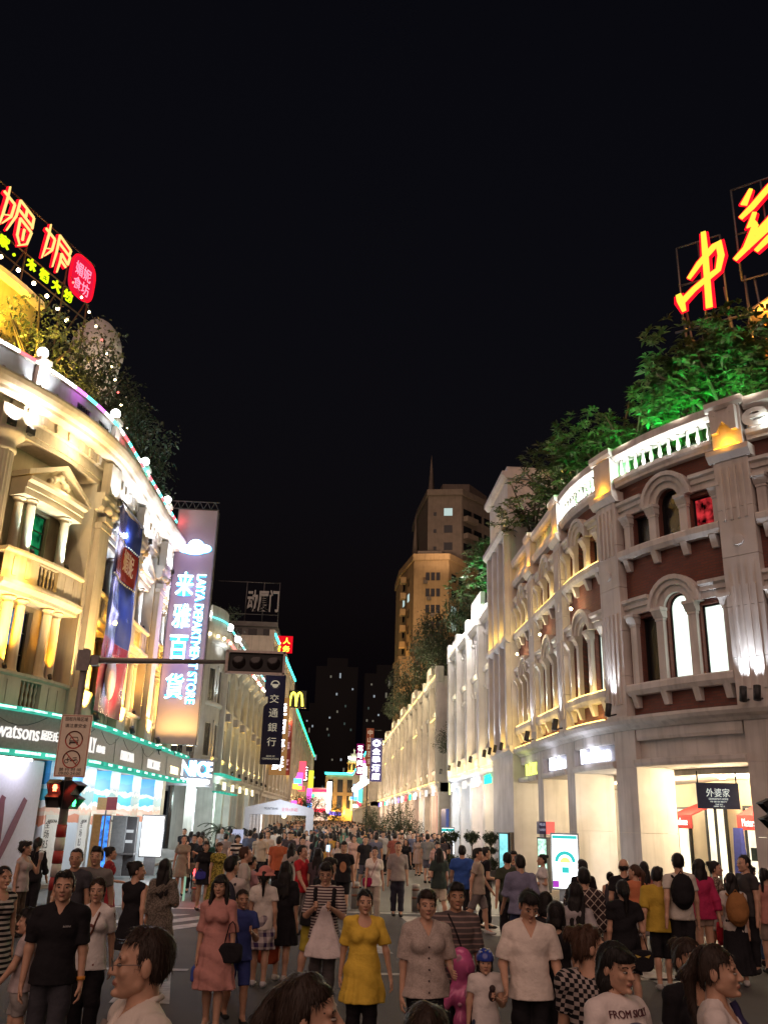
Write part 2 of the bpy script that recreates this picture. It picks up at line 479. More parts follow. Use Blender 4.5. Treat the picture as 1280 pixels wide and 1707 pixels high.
# backing shell and roof
mb = MB(); mb.prof(PR, -14, 8.5, [(-6, 11.5), (-0.3, 11.5), (-0.3, 11.7), (-6, 11.7)]); mb.build('roof', M_WHITE, RB)
mb = MB(); mb.prof(PR, -14, 8.5, [(-1.2, CORN), (-0.9, CORN), (-0.9, 11.5), (-1.2, 11.5)]); mb.build('inner_wall', plain('dark_room', (0.02, 0.018, 0.016), 0.9), RB)
LITMAP = {(1, 0): (M_LIT, M_LIT, M_GLASS), (1, 1): (M_REDWIN, M_GLASS, M_GLASS), (2, 0): (M_LIT, M_TEAL, M_TEAL), (3, 0): (M_TEAL, M_TEAL, M_TEAL)}
for bi, lev, c, k, trio in win:
    mm = LITMAP.get((bi, lev), (M_GLASS, M_GLASS, M_GLASS))
    root = None
    zs, zq, zt = trio[0][2], trio[0][3], trio[1][3]
    for q, h in enumerate(trio):
        w = MB()
        a, b = h[0], h[1]; e = 0.045
        if h[4]:
            w.arch(PR, c, h[3] - (b - a) / 2, (b - a) / 2 - e, (b - a) / 2 + 0.001, -0.2, -0.13, 10)
            top = h[3] - (b - a) / 2
        else:
            w.pbox(PR, a, b, -0.2, -0.13, h[3] - e, h[3] + 0.002); top = h[3] - e
        w.pbox(PR, a - .001, a + e, -0.2, -0.13, h[2], top); w.pbox(PR, b - e, b + .001, -0.2, -0.13, h[2], top)
        w.pbox(PR, a + e, b - e, -0.2, -0.13, h[2] - .001, h[2] + e)
        wo = w.build('window', M_DARKFRAME, RB)
        p = MB(); p.pane(PR, a + e * .5, b - e * .5, h[2] + e * .5, h[3] - e * .5, h[4], -0.165); p.build('pane', mm[q], wo)
    a, b = BAYS[bi]
    # horizontal mouldings and round hood
    r1 = 0.84 * k; rs = 0.38 * k; zc = zt - 0.36 * k
    m = MB(); m.arch(PR, c, zc, rs, r1 * .68, 0.0, 0.10); m.arch(PR, c, zc, r1 * .68, r1 * .86, 0.0, 0.17); m.arch(PR, c, zc, r1 * .86, r1, 0.0, 0.24)
    m.build('arch_moulding', M_WHITE, RB)
    for ma, mb_ in ((a, c - r1 + .01), (c + r1 - .01, b)):
     m = MB(); pf = [(0.003, zq + .12), (0.10, zq + .12), (0.10, zq + .30), (0.16, zq + .30), (0.16, zq + .42), (0.24, zq + .47), (0.24, zq + .56), (0.003, zq + .56)]
     m.prof(PR, ma, mb_, pf); m.build('lintel_moulding', M_WHITE, RB)
    # colonnettes
    for x in (-1.53, -0.525, 0.525, 1.53):
        s = c + x * k
        m = MB(); w = 0.12 * k
        m.pbox(PR, s - w, s + w, 0.002, 0.13, zs, zq - .22)
        m.prof(PR, s - w * 1.15, s + w * 1.15, [(0.002, zq - .22), (0.15, zq - .22), (0.15, zq - .15), (0.002, zq - .15)])
        m.prof(PR, s - w * 1.35, s + w * 1.35, [(0.002, zq - .15), (0.16, zq - .15), (0.26, zq + .03), (0.002, zq + .03)])
        m.pbox(PR, s - w * 1.5, s + w * 1.5, 0.002, 0.28, zq + .03, zq + .118)
        m.build('colonnette', M_WHITE, RB)
    m = MB(); m.prof(PR, a + .02, b - .02, [(0.002, zs - .3), (0.2, zs - .3), (0.27, zs - .18), (0.27, zs - .04), (0.24, zs), (0.002, zs)])
    m.build('sill', M_WHITE, RB)
    for x in (a + .25, c - .5, c + .5, b - .25):
        m = MB(); m.prof(PR, x - .09, x + .09, [(0.002, zs - .62), (0.10, zs - .62), (0.22, zs - .302), (0.002, zs - .302)]); m.build('bracket', M_WHITE, RB)
# pilasters: shafts in separate stone courses, grooves as recessed flutes between raised strips
for pi, (a, b) in enumerate(PIL):
    zz = [CORN + .002, 6.15, 7.4, 8.65, 9.9, 11.2]
    for z0, z1 in zip(zz[:-1], zz[1:]):
        m = MB(); m.pbox(PR, a, b, 0.002, 0.26, z0 + .006, z1 - .006)
        m.build('stone_block', M_WHITE, RB)
    w = (b - a)
    for z0, z1 in ((5.4, 7.9), (9.6, 11.0)):
        for q in range(4):
            x = a + w * (0.2 + 0.2 * q)
            m = MB(); m.pbox(PR, x - .035, x + .035, 0.262, 0.30, z0, z1); m.build('fluting', M_WHITE, RB)
    if pi > 0:
        cpt = PR.pt((a + b) / 2, 0.27, 9.05)
        m = MB()
        st = [(a + b) / 2 + 0.14 * math.cos(2 * PI * j / 14) for j in range(14)]; zt_ = [9.05 + 0.14 * math.sin(2 * PI * j / 14) for j in range(14)]
        vs = [PR.pt(s, n, z) for n in (0.262, 0.31) for s, z in zip(st, zt_)]
        m.add(vs, [tuple(range(14, 28))] + [(j, (j + 1) % 14, (j + 1) % 14 + 14, j + 14) for j in range(14)]); m.build('roundel', M_WHITE, RB)
    m = MB(); m.prof(PR, a - .1, b + .1, [(0.002, 11.2), (0.30, 11.2), (0.42, 11.36), (0.42, 11.5), (0.002, 11.5)]); m.build('capital', M_WHITE, RB)
    m = MB(); m.pbox(PR, a + .06, b - .06, -0.3, 0.3, 11.502, 12.62); m.prof(PR, a - .04, b + .04, [(-.36, 12.622), (.34, 12.622), (.4, 12.72), (.4, 12.86), (-.36, 12.86)])
    m.build('parapet_block', M_WHITE, RB)
    m = MB(); m.pbox(PR, a + .12, b - .12, 0.31, 0.37, 11.505, 11.55); m.build('led_bar', E_ORANGE, RB)
    lamp('POINT', PR.pt((a + b) / 2, 0.42, 11.6), 5.5, AMB, RB, size=0.12)
    # uplights at the pilaster foot
    for x in ((-.16, .16) if pi == 1 else (0,)):
        s = (a + b) / 2 + x
        m = MB(); p = PR.pt(s, 0.55, 5.08); q = PR.pt(s, 0.48, 5.42)
        m.tube([p, q], 0.085, 10); m.tube([PR.pt(s, 0.27, 5.15), p], 0.025, 6); m.build('floodlight', M_METAL, RB)
        lamp('SPOT', PR.pt(s, 0.47, 5.46), 44 if pi == 1 else 50, COOLW, RB, PR.pt(s, 0.16, 7.6), 0.05, 55, 0.7)
# balustrade between parapet blocks
bal = MB(); bal.lathe((0, 0, 0), [(.05, 0), (.05, .05), (.03, .08), (.06, .22), (.045, .34), (.03, .46), (.05, .52), (.05, .58)], 8)
BAL_ME = mesh_of(bal, 'baluster', M_WHITE)
for bi, (a, b) in enumerate(BAYS):
    m = MB(); m.prof(PR, a + .002, b - .002, [(-.18, 11.62), (0.2, 11.62), (0.2, 11.7), (0.26, 11.78), (0.26, 11.9), (-.18, 11.9)]); m.build('parapet_base', M_WHITE, RB)
    m = MB(); m.pbox(PR, a + .002, b - .002, -.5, -.42, 11.7, 12.3); m.build('shade_sheet', plain('dark_shade_sheet', (.02, .03, .02), .8), RB)  # added dark sheet so the gaps between balusters read as shade
    m = MB(); m.prof(PR, a + .002, b - .002, [(-.2, 12.485), (0.2, 12.485), (0.27, 12.58), (0.27, 12.8), (-.2, 12.8)]); m.build('rail', M_WHITE, RB)
    if bi == 0:
        m = MB(); m.pbox(PR, a, b, -.1, .1, 11.9, 12.485); m.build('parapet_panel', M_WHITE, RB); continue
    kk = 11
    for j in range(kk):
        s = a + (b - a) * (j + .5) / kk
        inst('baluster', BAL_ME, PR, s, 0.05, 11.902, RB)
    if bi in (1, 2):
        m = MB(); m.pbox(PR, a + .1, b - .1, 0.17, 0.2, 11.902, 11.93); m.build('led_strip', E_WHITE, RB)
        for q in range(4):
            lamp('POINT', PR.pt(a + (b - a) * (q + .5) / 4, 0.24, 12.02), 11, (0.95, 1.0, 0.95), RB, size=0.06)
    else:
        m = MB(); m.pbox(PR, a + .1, b - .1, 0.17, 0.2, 11.902, 11.93); m.build('led_strip', E_YEL, RB)
        lamp('POINT', PR.pt((a + b) / 2, 0.3, 12.0), 3, AMB, RB, size=0.1)
# yellow strips below sills and on the cornice
for bi, (a, b) in enumerate(BAYS):
    if bi < 2: continue
    for n_, z in ((0.3, CORN + .03), (0.22, 9.68), (0.22, 5.9)):
        if z == 5.9 and bi == 1: continue
        m = MB(); m.pbox(PR, a + .12, b - .12, n_ - .05, n_, z - .02, z + .012); m.build('led_strip', E_YEL, RB)
        for q in range(2):
            lamp('POINT', PR.pt(a + (b - a) * (q + .5) / 2, n_ + .06, z + .1), (4.2 if z < 5.5 else 2.8) * (1.0 if bi > 2 else .8), (1, .66, .2), RB, size=0.05)
    if bi >= 2:
        c = (a + b) / 2
        for x in (-.525, .525, -1.4, 1.4):
            lamp('SPOT', PR.pt(c + x * .9, 0.22, 5.95), 14, (0.8, 1.0, 0.88) if bi == 3 else NEUT, RB, PR.pt(c + x * .9, 0.1, 7.6), 0.03, 40, 0.6)
    lamp('POINT', PR.pt((a + b) / 2 + .35, 0.42, 8.75), 5, (1.0, .78, .4), RB, size=0.04)
    m = MB(); m.ball(PR.pt((a + b) / 2 + .3, 0.34, 8.62), 0.05, 8, 6); m.build('bulb', emis('warm_bulb', (1.0, .8, .45), 20.0), RB)
# cornice, frieze panels, ledge, pillars
m = MB(); m.prof(PR, -14, 8.5, [(-.5, 4.72), (0.1, 4.72), (0.16, 4.8), (0.3, 4.86), (0.36, 4.95), (0.36, CORN), (-.5, CORN)]); m.build('cornice', M_WHITE, RB)
m = MB(); m.prof(PR, -14, 8.5, [(-1.4, SOFF), (-0.12, SOFF), (-0.12, 4.718), (-1.4, 4.718)]); m.build('frieze', M_WHITE, RB)
for bi, (a, b) in enumerate(BAYS):
    m = MB(); m.prof(PR, a, b, [(-.118, 3.752), (0.12, 3.752), (0.15, 3.84), (0.15, 3.93), (-.118, LEDGE)]); m.build('ledge', M_WHITE, RB)
    m = MB(); m.prof(PR, a + .05, b - .05, [(-.118, 4.42), (0.02, 4.42), (0.05, 4.5), (0.05, 4.716), (-.118, 4.716)]); m.build('frieze_moulding', M_WHITE, RB)
for a, b in PIL:
    m = MB(); m.pbox(PR, a, b, -1.15, 0.06, 0.15, 2.1); m.build('pillar', M_WHITE, RB)
    m = MB(); m.pbox(PR, a, b, -1.15, 0.06, 2.108, 3.748); m.build('pillar', M_WHITE, RB)
    m = MB(); m.pbox(PR, a, b, -.116, 0.06, 3.752, 4.716); m.build('pillar_block', M_WHITE, RB)
# arcade: ceiling, shop wall, glazed fronts
M_SHOPW = stone('warm_shop_wall', (0.66, 0.55, 0.38), rough=0.5, dirt=0.05)
m = MB(); m.prof(PR, -14, 8.5, [(-7.4, 3.6), (-1.41, 3.6), (-1.41, 3.74), (-7.4, 3.74)]); m.build('arcade_ceiling', M_WHITE, RB)
m = MB(); m.prof(PR, -10.6, 8.5, [(-4.2, 0.15), (-3.9, 0.15), (-3.9, 3.6), (-4.2, 3.6)]); m.build('shop_wall', M_SHOPW, RB)
E_SHOP = emis('shop_interior_glow', (1.0, 0.88, 0.62), 1.5, 0.35, 1.0)
for a, b in ((-7.6, -6.3), (-5.6, -4.6), (-4.2, -2.9), (-1.6, .2), (1.5, 3.6)):
    wo = MB()
    wo.pbox(PR, a, a + .07, -3.898, -3.8, .3, 2.9); wo.pbox(PR, b - .07, b, -3.898, -3.8, .3, 2.9); wo.pbox(PR, a + .07, b - .07, -3.898, -3.8, 2.83, 2.9); wo.pbox(PR, a + .07, b - .07, -3.898, -3.8, .3, .37)
    wo.pbox(PR, (a + b) / 2 - .03, (a + b) / 2 + .03, -3.898, -3.8, .37, 2.83)
    o = wo.build('shop_window', M_DARKFRAME, RB)
    p = MB(); p.pane(PR, a + .05, b - .05, .34, 2.86, False, -3.86); p.build('pane', E_SHOP, o)
for s, n in ((-6.2, -2.2), (-4.6, -2.0), (-5.2, -3.2), (-9, -2.4), (-1.3, -2.2), (2.8, -2.2), (6.8, -2.0)):
    m = MB(); m.lathe(PR.pt(s, n, 3.52), [(.09, 0), (.12, .03), (.12, .079)], 10); m.build('ceiling_light', emis('ceiling_spot', (1, .9, .72), 25.0), RB)
    lamp('POINT', PR.pt(s, n, 3.3), 75 if s < -2 else 60, (1.0, .78, .46), RB, size=0.12)
m = MB(); m.pbox(PR, -6.9, -4.9, -1.7, -1.66, 3.55, 3.58); m.build('tube_light', E_WHITE, RB)
# red shop awnings with white lettering
M_RED = plain('red_awning_cloth', (0.34, 0.03, 0.028), 0.7)
for a, b in ((-5.95, -4.35), (-1.9, -.2)):
    m = MB(); m.prof(PR, a, b, [(-3.8, 3.1), (-2.6, 2.62), (-2.6, 2.25), (-2.63, 2.25), (-2.63, 2.6), (-3.8, 3.04)])
    o = m.build('awning', M_RED, RB)
    ptext(PR, (a + b) / 2, -2.598, 2.34, 'Meters/bonwe', 1.15, .2, emis('awning_letter', (1, .93, .85), 2.2), o, rev=True, ext=.01)
m = MB(); m.prof(PR, -4.75, -4.45, [(-2.6, .16), (-2.2, .16), (-2.35, 2.3), (-2.45, 2.3)]); m.build('blue_drape', plain('blue_drape', (.03, .04, .22), .7), RB)
for q in range(7):
    m = MB(); sx = -7.0 + q * .42; m.pbox(PR, sx, sx + .3, -3.75, -3.6, .5 + .1 * (q % 3), 1.5 + .2 * (q % 2)); m.build('shelf_goods', plain('goods_%d' % (q % 4), ((.35, .05, .05), (.5, .45, .35), (.08, .12, .3), (.1, .1, .1))[q % 4], .6), RB)
m = MB(); m.pbox(PR, -6.35, -6.05, -1.3, -1.26, 1.55, 1.85); m.build('notice', plain('green_notice', (.08, .12, .1), .5), RB)
# lit shop names in the frieze
for (a, b), tx, col, w, h in ((BAYS[2], 'New Balance', E_COOL, 2.1, .42), (BAYS[3], 'Medan', E_COOL, 1.9, .4), (BAYS[4], 'LCX', emis('sign_lime', (.72, .8, .1), 3.0), 1.7, .42)):
    c = (a + b) / 2
    m = MB(); m.pbox(PR, a + .1, b - .1, -.116, -.1, 3.985, 4.41); fo = m.build('sign_panel', plain('sign_panel_grey', (.34, .34, .4), .5), RB)
    ptext(PR, c, -.07, 4.0, tx, w, h, col, fo, rev=True, ext=.06, bold=.012)
    lamp('POINT', PR.pt(c, 0.3, 4.2), 3, (.75, .8, 1.0) if tx != 'LCX' else (.8, .9, .3), RB, size=.2)
# stone letters on the parapet
for k, ch in enumerate('Meters'):
    s = -7.5 - k * 0.74
    m = MB(); text_fit(m, ch, lambda x, y, d, s=s: PR.pt(s + .33 - x, (0.31 if k == 0 else .12) + d, 11.93 + y), .66, .66 if k == 0 else .5, .16, .02); m.build('parapet_letter', M_WHITE, RB)
m = MB(); m.pbox(PR, -11, -8.1, .105, .13, 11.905, 11.93); m.build('led_strip', E_WHITE, RB)
lamp('POINT', PR.pt(-8.5, .3, 12.0), 6, (.9, 1, .92), RB, size=.1)

# ---------------------------------------------------------------- hanging restaurant sign (a thing of its own)
T = Vector(PR.pt(-5.9, -0.75, 2.75))
HS = thing('hanging_sign', 'navy blue restaurant board hanging from two rods in the arcade opening', 'sign', PR.pt(-5.6, -.7, 2.5))
class Flat:
    """vertical plane facing -y like a board read from the camera side"""
    def __init__(self, x, y, ax=(1, 0), nr=(0, -1)):
        self.x = x; self.y = y; self.ax = ax; self.nr = nr
    def pt(self, s, n, z): return (self.x + self.ax[0] * s + self.nr[0] * n, self.y + self.ax[1] * s + self.nr[1] * n, z)
    def steps(self, a, b): return [a, b]
    def ang(self, s): return math.atan2(self.ax[1], self.ax[0])
_c = PR.pt(-5.75, -0.55, 0); _a = -0.16
FS = Flat(_c[0], _c[1], (math.cos(_a), math.sin(_a)), (math.sin(_a), -math.cos(_a)))
m = MB(); m.pbox(FS, -.5, .5, -.03, .03, 2.72, 3.33); m.build('board', plain('navy_board', (.022, .03, .085), .45), HS)
for x in (-.5, .42):
    m = MB(); m.tube([FS.pt(x + .04, 0, 3.331), FS.pt(x + .04, 0, 3.6)], .018); m.build('rod', M_METAL, HS)
E_SGN = emis('sign_offwhite', (.9, .95, .85), .75)
for tx, z, w, h in (('外婆家', 3.0, .56, .2), ("GRANDMA'S HOME", 2.93, .46, .045), ('外婆家餐厅', 2.87, .4, .035), ('YEAR 2013', 2.81, .18, .03), ('XIAMEN   NO. 01', 2.765, .26, .03)):
    mb = MB(); text_fit(mb, tx, lambda x, y, d, w=w, z=z: FS.pt(x - w / 2, .031 + d, z + y), w, h, .006); mb.build('lettering', E_SGN, HS)

# ---------------------------------------------------------------- white pavilion tower at the end of the brick block
RT = thing('pavilion_tower', 'tall white stone pavilion tower with slit windows beside the brick building', 'building', (8, 38, 0))
a, b = 8.52, 13.0
hs = []
for c in (9.45, 10.75, 12.05):
    hs += [(c - .26, c + .26, 5.9, 9.0, False), (c - .26, c + .26, 10.2, 13.2, False)]
mb = MB(); mb.wall(PR, a, b, .15, 17.2, hs, .35, .3); mb.build('wall', M_WHITE2, RT)
for s_ in (a, b): mb = MB(); mb.add([PR.pt(s_, n, z) for n, z in ((-5, .15), (.35, .15), (.35, 17.17), (-5, 17.17))], [(0, 1, 2, 3)]); mb.build('side_wall', M_WHITE2, RT)
mb = MB(); mb.add([PR.pt(s, n, 17.18) for s, n in ((a, -5), (a, .35), (b, .35), (b, -5))], [(0, 1, 2, 3)]); mb.build('roof', M_WHITE2, RT)
for h in hs:
    m = MB(); m.pane(PR, h[0], h[1], h[2], h[3], False, .1); m.build('window', M_GLASS, RT)
for c in (8.75, 10.1, 11.4, 12.75):
    m = MB(); m.pbox(PR, c - .16, c + .16, .352, .55, 5.1, 14.0); m.build('pilaster', M_WHITE2, RT)
    m = MB(); m.tube([PR.pt(c, .8, 5.0), PR.pt(c, .74, 5.3)], .07, 8); m.build('floodlight', M_METAL, RT)
    lamp('SPOT', PR.pt(c, .73, 5.34), 26, COOLW, RT, PR.pt(c, .5, 8), .04, 42, .7)
for z, p in ((4.85, .5), (9.3, .6), (14.0, .7), (16.6, .6)):
    m = MB(); m.prof(PR, a - .12, b + .12, [(-4 if z > 16 else .352, z), (p - .15, z), (p, z + .15), (p, z + .32), (-4 if z > 16 else .352, z + .32)]); m.build('cornice', M_WHITE2, RT)
for c in (9.45, 10.75, 12.05):
    m = MB(); m.pbox(PR, c - .4, c + .4, .352, .42, 9.64, 9.66); m.build('led_strip', E_YEL, RT)
    lamp('POINT', PR.pt(c, .62, 9.72), 8, YEL, RT, size=.05)
    lamp('POINT', PR.pt(c, .62, 14.42), 4, YEL, RT, size=.05)
for z in (5.2,):
    for c in (9.45, 12.05):
        lamp('POINT', PR.pt(c, .6, z + .15), 6, YEL, RT, size=.05)
m = MB(); m.box(9.6, 9.9, 35.98, 36.0, 16.95, 17.0); m.build('roof_lamp', E_YEL, RT); lamp('POINT', (9.6, 35.7, 17.1), 5, YEL, RT)
# ================================================================ LEFT CORNER BUILDING
M_LST = stone('warm_grey_stone', (0.51, 0.43, 0.34), dirt=0.25)
M_LWALL = stone('tan_plaster', (0.36, 0.29, 0.20), dirt=0.2)
M_FASC = plain('grey_fascia_panel', (0.22, 0.21, 0.22), 0.55)
E_TEAL = emis('teal_canopy_glow', (0.08, 0.72, 0.50), 0.6, 0.35, 2.0)
E_TEALB = emis('teal_canopy_bright', (0.50, 1.0, 0.82), 1.9, 0.5, 6.0)
E_FASC = emis('fascia_letter_white', (1.0, 0.95, 0.88), .95)
E_GLOBE = emis('lamp_globe', (1.0, 0.98, 0.92), 7.0)
LB = thing('corner_building', 'ornate cream corner building with columns, pediments and a green lit shop canopy', 'building', (-12, 33, 0))
PIERS = [(-2.0, -0.6), (2.9, 4.2), (7.8, 9.1), (12.7, 14.0)]
LBAYS = [(-6.2, -2.0), (-0.6, 2.9), (4.2, 7.8), (9.1, 12.7)]
# recessed wall with windows
hs = []
for a, b in LBAYS + [(-11.5, -7.6)]:
    c = (a + b) / 2
    hs += [(c - .6, c + .6, 6.3, 8.45, False), (c - .68, c + .68, 10.1, 11.8, False)]
    hs += [(c - 1.75, c - 1.5, 6.5, 8.3, False), (c + 1.5, c + 1.75, 6.5, 8.3, False)] if b - a > 3.6 else []
hs += [(-6.75, -5.95, 10.1, 12.2, False), (-6.75, -5.95, 6.4, 8.4, False)]
mb = MB(); mb.wall(PL, -16, 15.6, 5.0, 13.6, hs, -0.75, .25); mb.build('wall', M_LWALL, LB)
mb = MB(); mb.add([PL.pt(15.6, n, z) for n, z in ((-9, .12), (0.0, .12), (0.0, 16.2), (-9, 16.2))], [(0, 1, 2, 3)]); mb.build('end_wall', M_LWALL, LB)
E_GRW = emis('green_lit_window', (0.02, 0.36, 0.12), 0.35, 0.9, 2.0)
E_BLW = emis('blue_poster_window', (0.15, 0.4, 0.85), 0.5, 0.6, 3.0)
for i, h in enumerate(hs):
    w = MB(); a, b, z0, z1 = h[:4]; e = .04
    w.pbox(PL, a, a + e, -.95, -.88, z0, z1); w.pbox(PL, b - e, b, -.95, -.88, z0, z1); w.pbox(PL, a + e, b - e, -.95, -.88, z1 - e, z1); w.pbox(PL, a + e, b - e, -.95, -.88, z0, z0 + e)
    for q in (1, 2):
        z = z0 + (z1 - z0) * q / 3; w.pbox(PL, a + e, b - e, -.945, -.9, z - .02, z + .02)
    o = w.build('window', plain('bronze_window_frame', (.05, .042, .03), .5), LB)
    p = MB(); p.pane(PL, a + .02, b - .02, z0 + .02, z1 - .02, False, -.93)
    p.build('pane', E_GRW if i == 1 else M_GLASS, o)
    if i == 0:
        p = MB(); p.pane(PL, a + .05, b - .22, z0 + .95, z1 - .05, False, -.9); p.build('poster', E_BLW, o)
COLPF = lambda r, h: [(r * 1.3, 0), (r * 1.3, .06), (r * 1.1, .1), (r * 1.04, .14), (r, .2), (r * .9, h - .22), (r * 1.05, h - .2), (r * .92, h - .17), (r * .95, h - .12), (r * 1.25, h - .06), (r * 1.35, h - .055), (r * 1.35, h)]
_c = MB(); _c.lathe((0, 0, 0), COLPF(.17, 2.2), 14); COL_LOW = mesh_of(_c, 'column', M_LST)
_c = MB(); _c.lathe((0, 0, 0), COLPF(.16, 1.84), 14); COL_UP = mesh_of(_c, 'column', M_LST)
_c = MB(); _c.lathe((0, 0, 0), [(.05, 0), (.05, .06), (.025, .1), (.062, .26), (.03, .4), (.062, .56), (.03, .68), (.05, .74), (.05, .8)], 8); BAL2 = mesh_of(_c, 'baluster', M_LST)
_c = MB(); _c.box(-.13, .13, -.06, .42, 0, .16); _c.box(-.1, .1, -.06, .26, -.14, -.001); MODIL = mesh_of(_c, 'modillion', M_LST)
for bi, (a, b) in enumerate(LBAYS):
    c = (a + b) / 2; hw = (b - a) / 2
    for z0, z1 in ((5.15, 6.25), (9.0, 10.0)):
        m = MB()
        m.wall(PL, a + .002, b - .002, z0, z1 - .14, [(c - .52, c + .52, z0 + .1, z1 - .2, False)], 0.05, .35); m.build('parapet_panel', M_LST, LB)
        m = MB(); m.prof(PL, a + .002, b - .002, [(-.35, z1 - .138), (.08, z1 - .138), (.16, z1 - .08), (.16, z1), (-.35, z1)]); m.build('rail', M_LST, LB)
        for sg in (-1, 1):
            x = c + sg * (hw + .52) / 2
            for u in (-.28, .28):
                m = MB(); m.pbox(PL, x + u - .1, x + u + .1, .052, .075, z0 + .15, z1 - .25); m.build('panel_moulding', M_LST, LB)
        for q in range(5):
            inst('baluster', BAL2, PL, c - .42 + .21 * q, -.1, z0 + .1, LB, (1, 1, (z1 - z0 - .3) / .8))
    # lower order
    for x in (-1.28, -.72, .72, 1.28):
        inst('column', COL_LOW, PL, c + x, -.28, 6.252, LB, (1, 1, 1.06))
    m = MB(); m.prof(PL, a + .002, b - .002, [(-.72, 8.6), (.06, 8.6), (.06, 8.72), (.14, 8.8), (.2, 8.86), (.2, 8.98), (-.72, 8.98)]); m.build('ledge', M_LST, LB)
    # upper order with pediment
    for x in (-1.33, -.95, .95, 1.33):
        inst('column', COL_UP, PL, c + x, -.3 if abs(x) < 1 else -.5, 10.0, LB, (1, 1, 1.03))
    m = MB(); m.prof(PL, c - 1.62, c + 1.62, [(-.7, 11.9), (-.05, 11.9), (-.05, 12.12), (.02, 12.12), (.02, 12.3), (.14, 12.38), (.14, 12.5), (-.7, 12.5)]); m.build('entablature', M_LST, LB)
    m = MB(); pk = 13.45
    for sg in (-1, 1):
        q = [PL.pt(c + sg * 1.75, n, z) for n, z in ((-.7, 12.502), (.16, 12.502), (.16, 12.68), (-.7, 12.68))] + [PL.pt(c, n, z) for n, z in ((-.7, pk - .16), (.16, pk - .16), (.16, pk), (-.7, pk))]
        m.add(q, [(0, 1, 2, 3), (4, 5, 6, 7)] + [(j, (j + 1) % 4, (j + 1) % 4 + 4, j + 4) for j in range(4)])
    m.build('pediment_cornice', M_LST, LB)
    m = MB(); m.add([PL.pt(c - 1.6, -.1, 12.503), PL.pt(c + 1.6, -.1, 12.503), PL.pt(c, -.1, pk - .1)], [(0, 1, 2)]); m.build('tympanum', M_LWALL, LB)
    m = MB()
    for k in range(7):
        t = -0.9 + .3 * k; m.ball(PL.pt(c + t * .55, -.08, 12.72 + .28 * (1 - abs(t))), .1 + .04 * (k % 2), 8, 6)
    m.build('relief', M_LST, LB)
# architrave, frieze, modillions, cornice, parapet
m = MB(); m.prof(PL, -16, 15.6, [(-1, 13.62), (.1, 13.62), (.1, 13.78), (.15, 13.78), (.15, 13.98), (.08, 13.98), (.08, 14.2), (.16, 14.26), (-1, 14.26)]); m.build('architrave', M_LST, LB)
for q in range(44):
    s = -13.5 + q * .66
    if s < 15.4: inst('modillion', MODIL, PL, s, .17, 14.42, LB, flip=False)
m = MB(); m.prof(PL, -16, 15.7, [(-1, 14.262), (.16, 14.262), (.16, 14.6), (.62, 14.6), (.66, 14.7), (.78, 14.78), (.86, 14.92), (.9, 15.05), (.9, 15.12), (-1, 15.12)]); m.build('cornice', M_LST, LB)
gh = [(s, s + .85, 15.42, 15.92, False) for s in (-4.1, -2.6, -1.2, 1.1, 2.3, 5.6, 7, -9.5, -11)]
m = MB(); m.wall(PL, -16, 15.6, 15.122, 16.2, gh, 0.12, .2); m.build('parapet', stone('parapet_grey', (.34, .33, .32)), LB)
for h in gh:
    m = MB(); m.pane(PL, h[0], h[1], h[2], h[3], False, .0)
    for k in range(5): m.tube([PL.pt(h[0] + .17 * k, .06, h[2]), PL.pt(h[0] + .17 * (k + 1), .06, h[3])], .015, 5); m.tube([PL.pt(h[0] + .17 * (k + 1), .06, h[2]), PL.pt(h[0] + .17 * k, .06, h[3])], .015, 5)
    m.build('grille', M_DARKFRAME, LB)
m = MB(); m.prof(PL, -16, 15.6, [(-.15, 16.202), (.22, 16.202), (.22, 16.34), (-.15, 16.34)]); m.build('coping', M_LST, LB)
LEDC = [((.9, .95, 1), 9), ((.45, .3, 1), 6), ((.1, .9, .3), 5), ((.75, .15, 1), 6), ((.9, .9, 1), 9), ((1, .1, .12), 6), ((.1, .85, .8), 6)]
seq = [0, 0, 0, 0, 1, 0, 0, 5, 2, 3, 4, 4, 5, 0, 4, 4, 3, 6, 3, 0, 6, 0, 5, 6, 5, 6, 0, 5, 6, 0, 5, 6, 5, 0, 6, 5, 6, 0, 5, 6, 5, 6]
s = -15.0
for i, k in enumerate(seq):
    l = .62 if s < 0 else .5
    m = MB(); m.pbox(PL, s + .02, s + l, .222, .28, 16.22, 16.31); m.build('led_strip', emis('led_%d' % k, LEDC[k][0], LEDC[k][1] * .5), LB)
    if i % 3 == 1: lamp('POINT', PL.pt(s + .3, .5, 16.2), 4, LEDC[k][0], LB, size=.1)
    s += l + .04
for s in (-6.1, -1.3, 3.55, 8.45):
    m = MB(); m.pbox(PL, s - .22, s + .22, .13, .3, 15.125, 16.19); m.pbox(PL, s - .26, s + .26, .0, .36, 16.345, 16.5); m.build('parapet_block', M_LST, LB)
    m = MB(); m.lathe(PL.pt(s, .1, 16.5), [(.06, 0), (.06, .12)], 8); m.ball(PL.pt(s, .1, 16.78), .19, 12, 8); m.build('globe_lamp', E_GLOBE, LB)
    lamp('SPOT', PL.pt(s, .95, 15.2), 75 if s < -5 else 30, COOLW, LB, PL.pt(s, .25, 15.9), .06, 80)
# small orange bulbs along the cornice edge
for q in range(40):
    s = -12 + q * .68
    m = MB(); m.ball(PL.pt(s, .8, 15.17), .05, 6, 5); m.build('cornice_bulb', plain('dark_bulb', (.14, .09, .05), .3), LB)
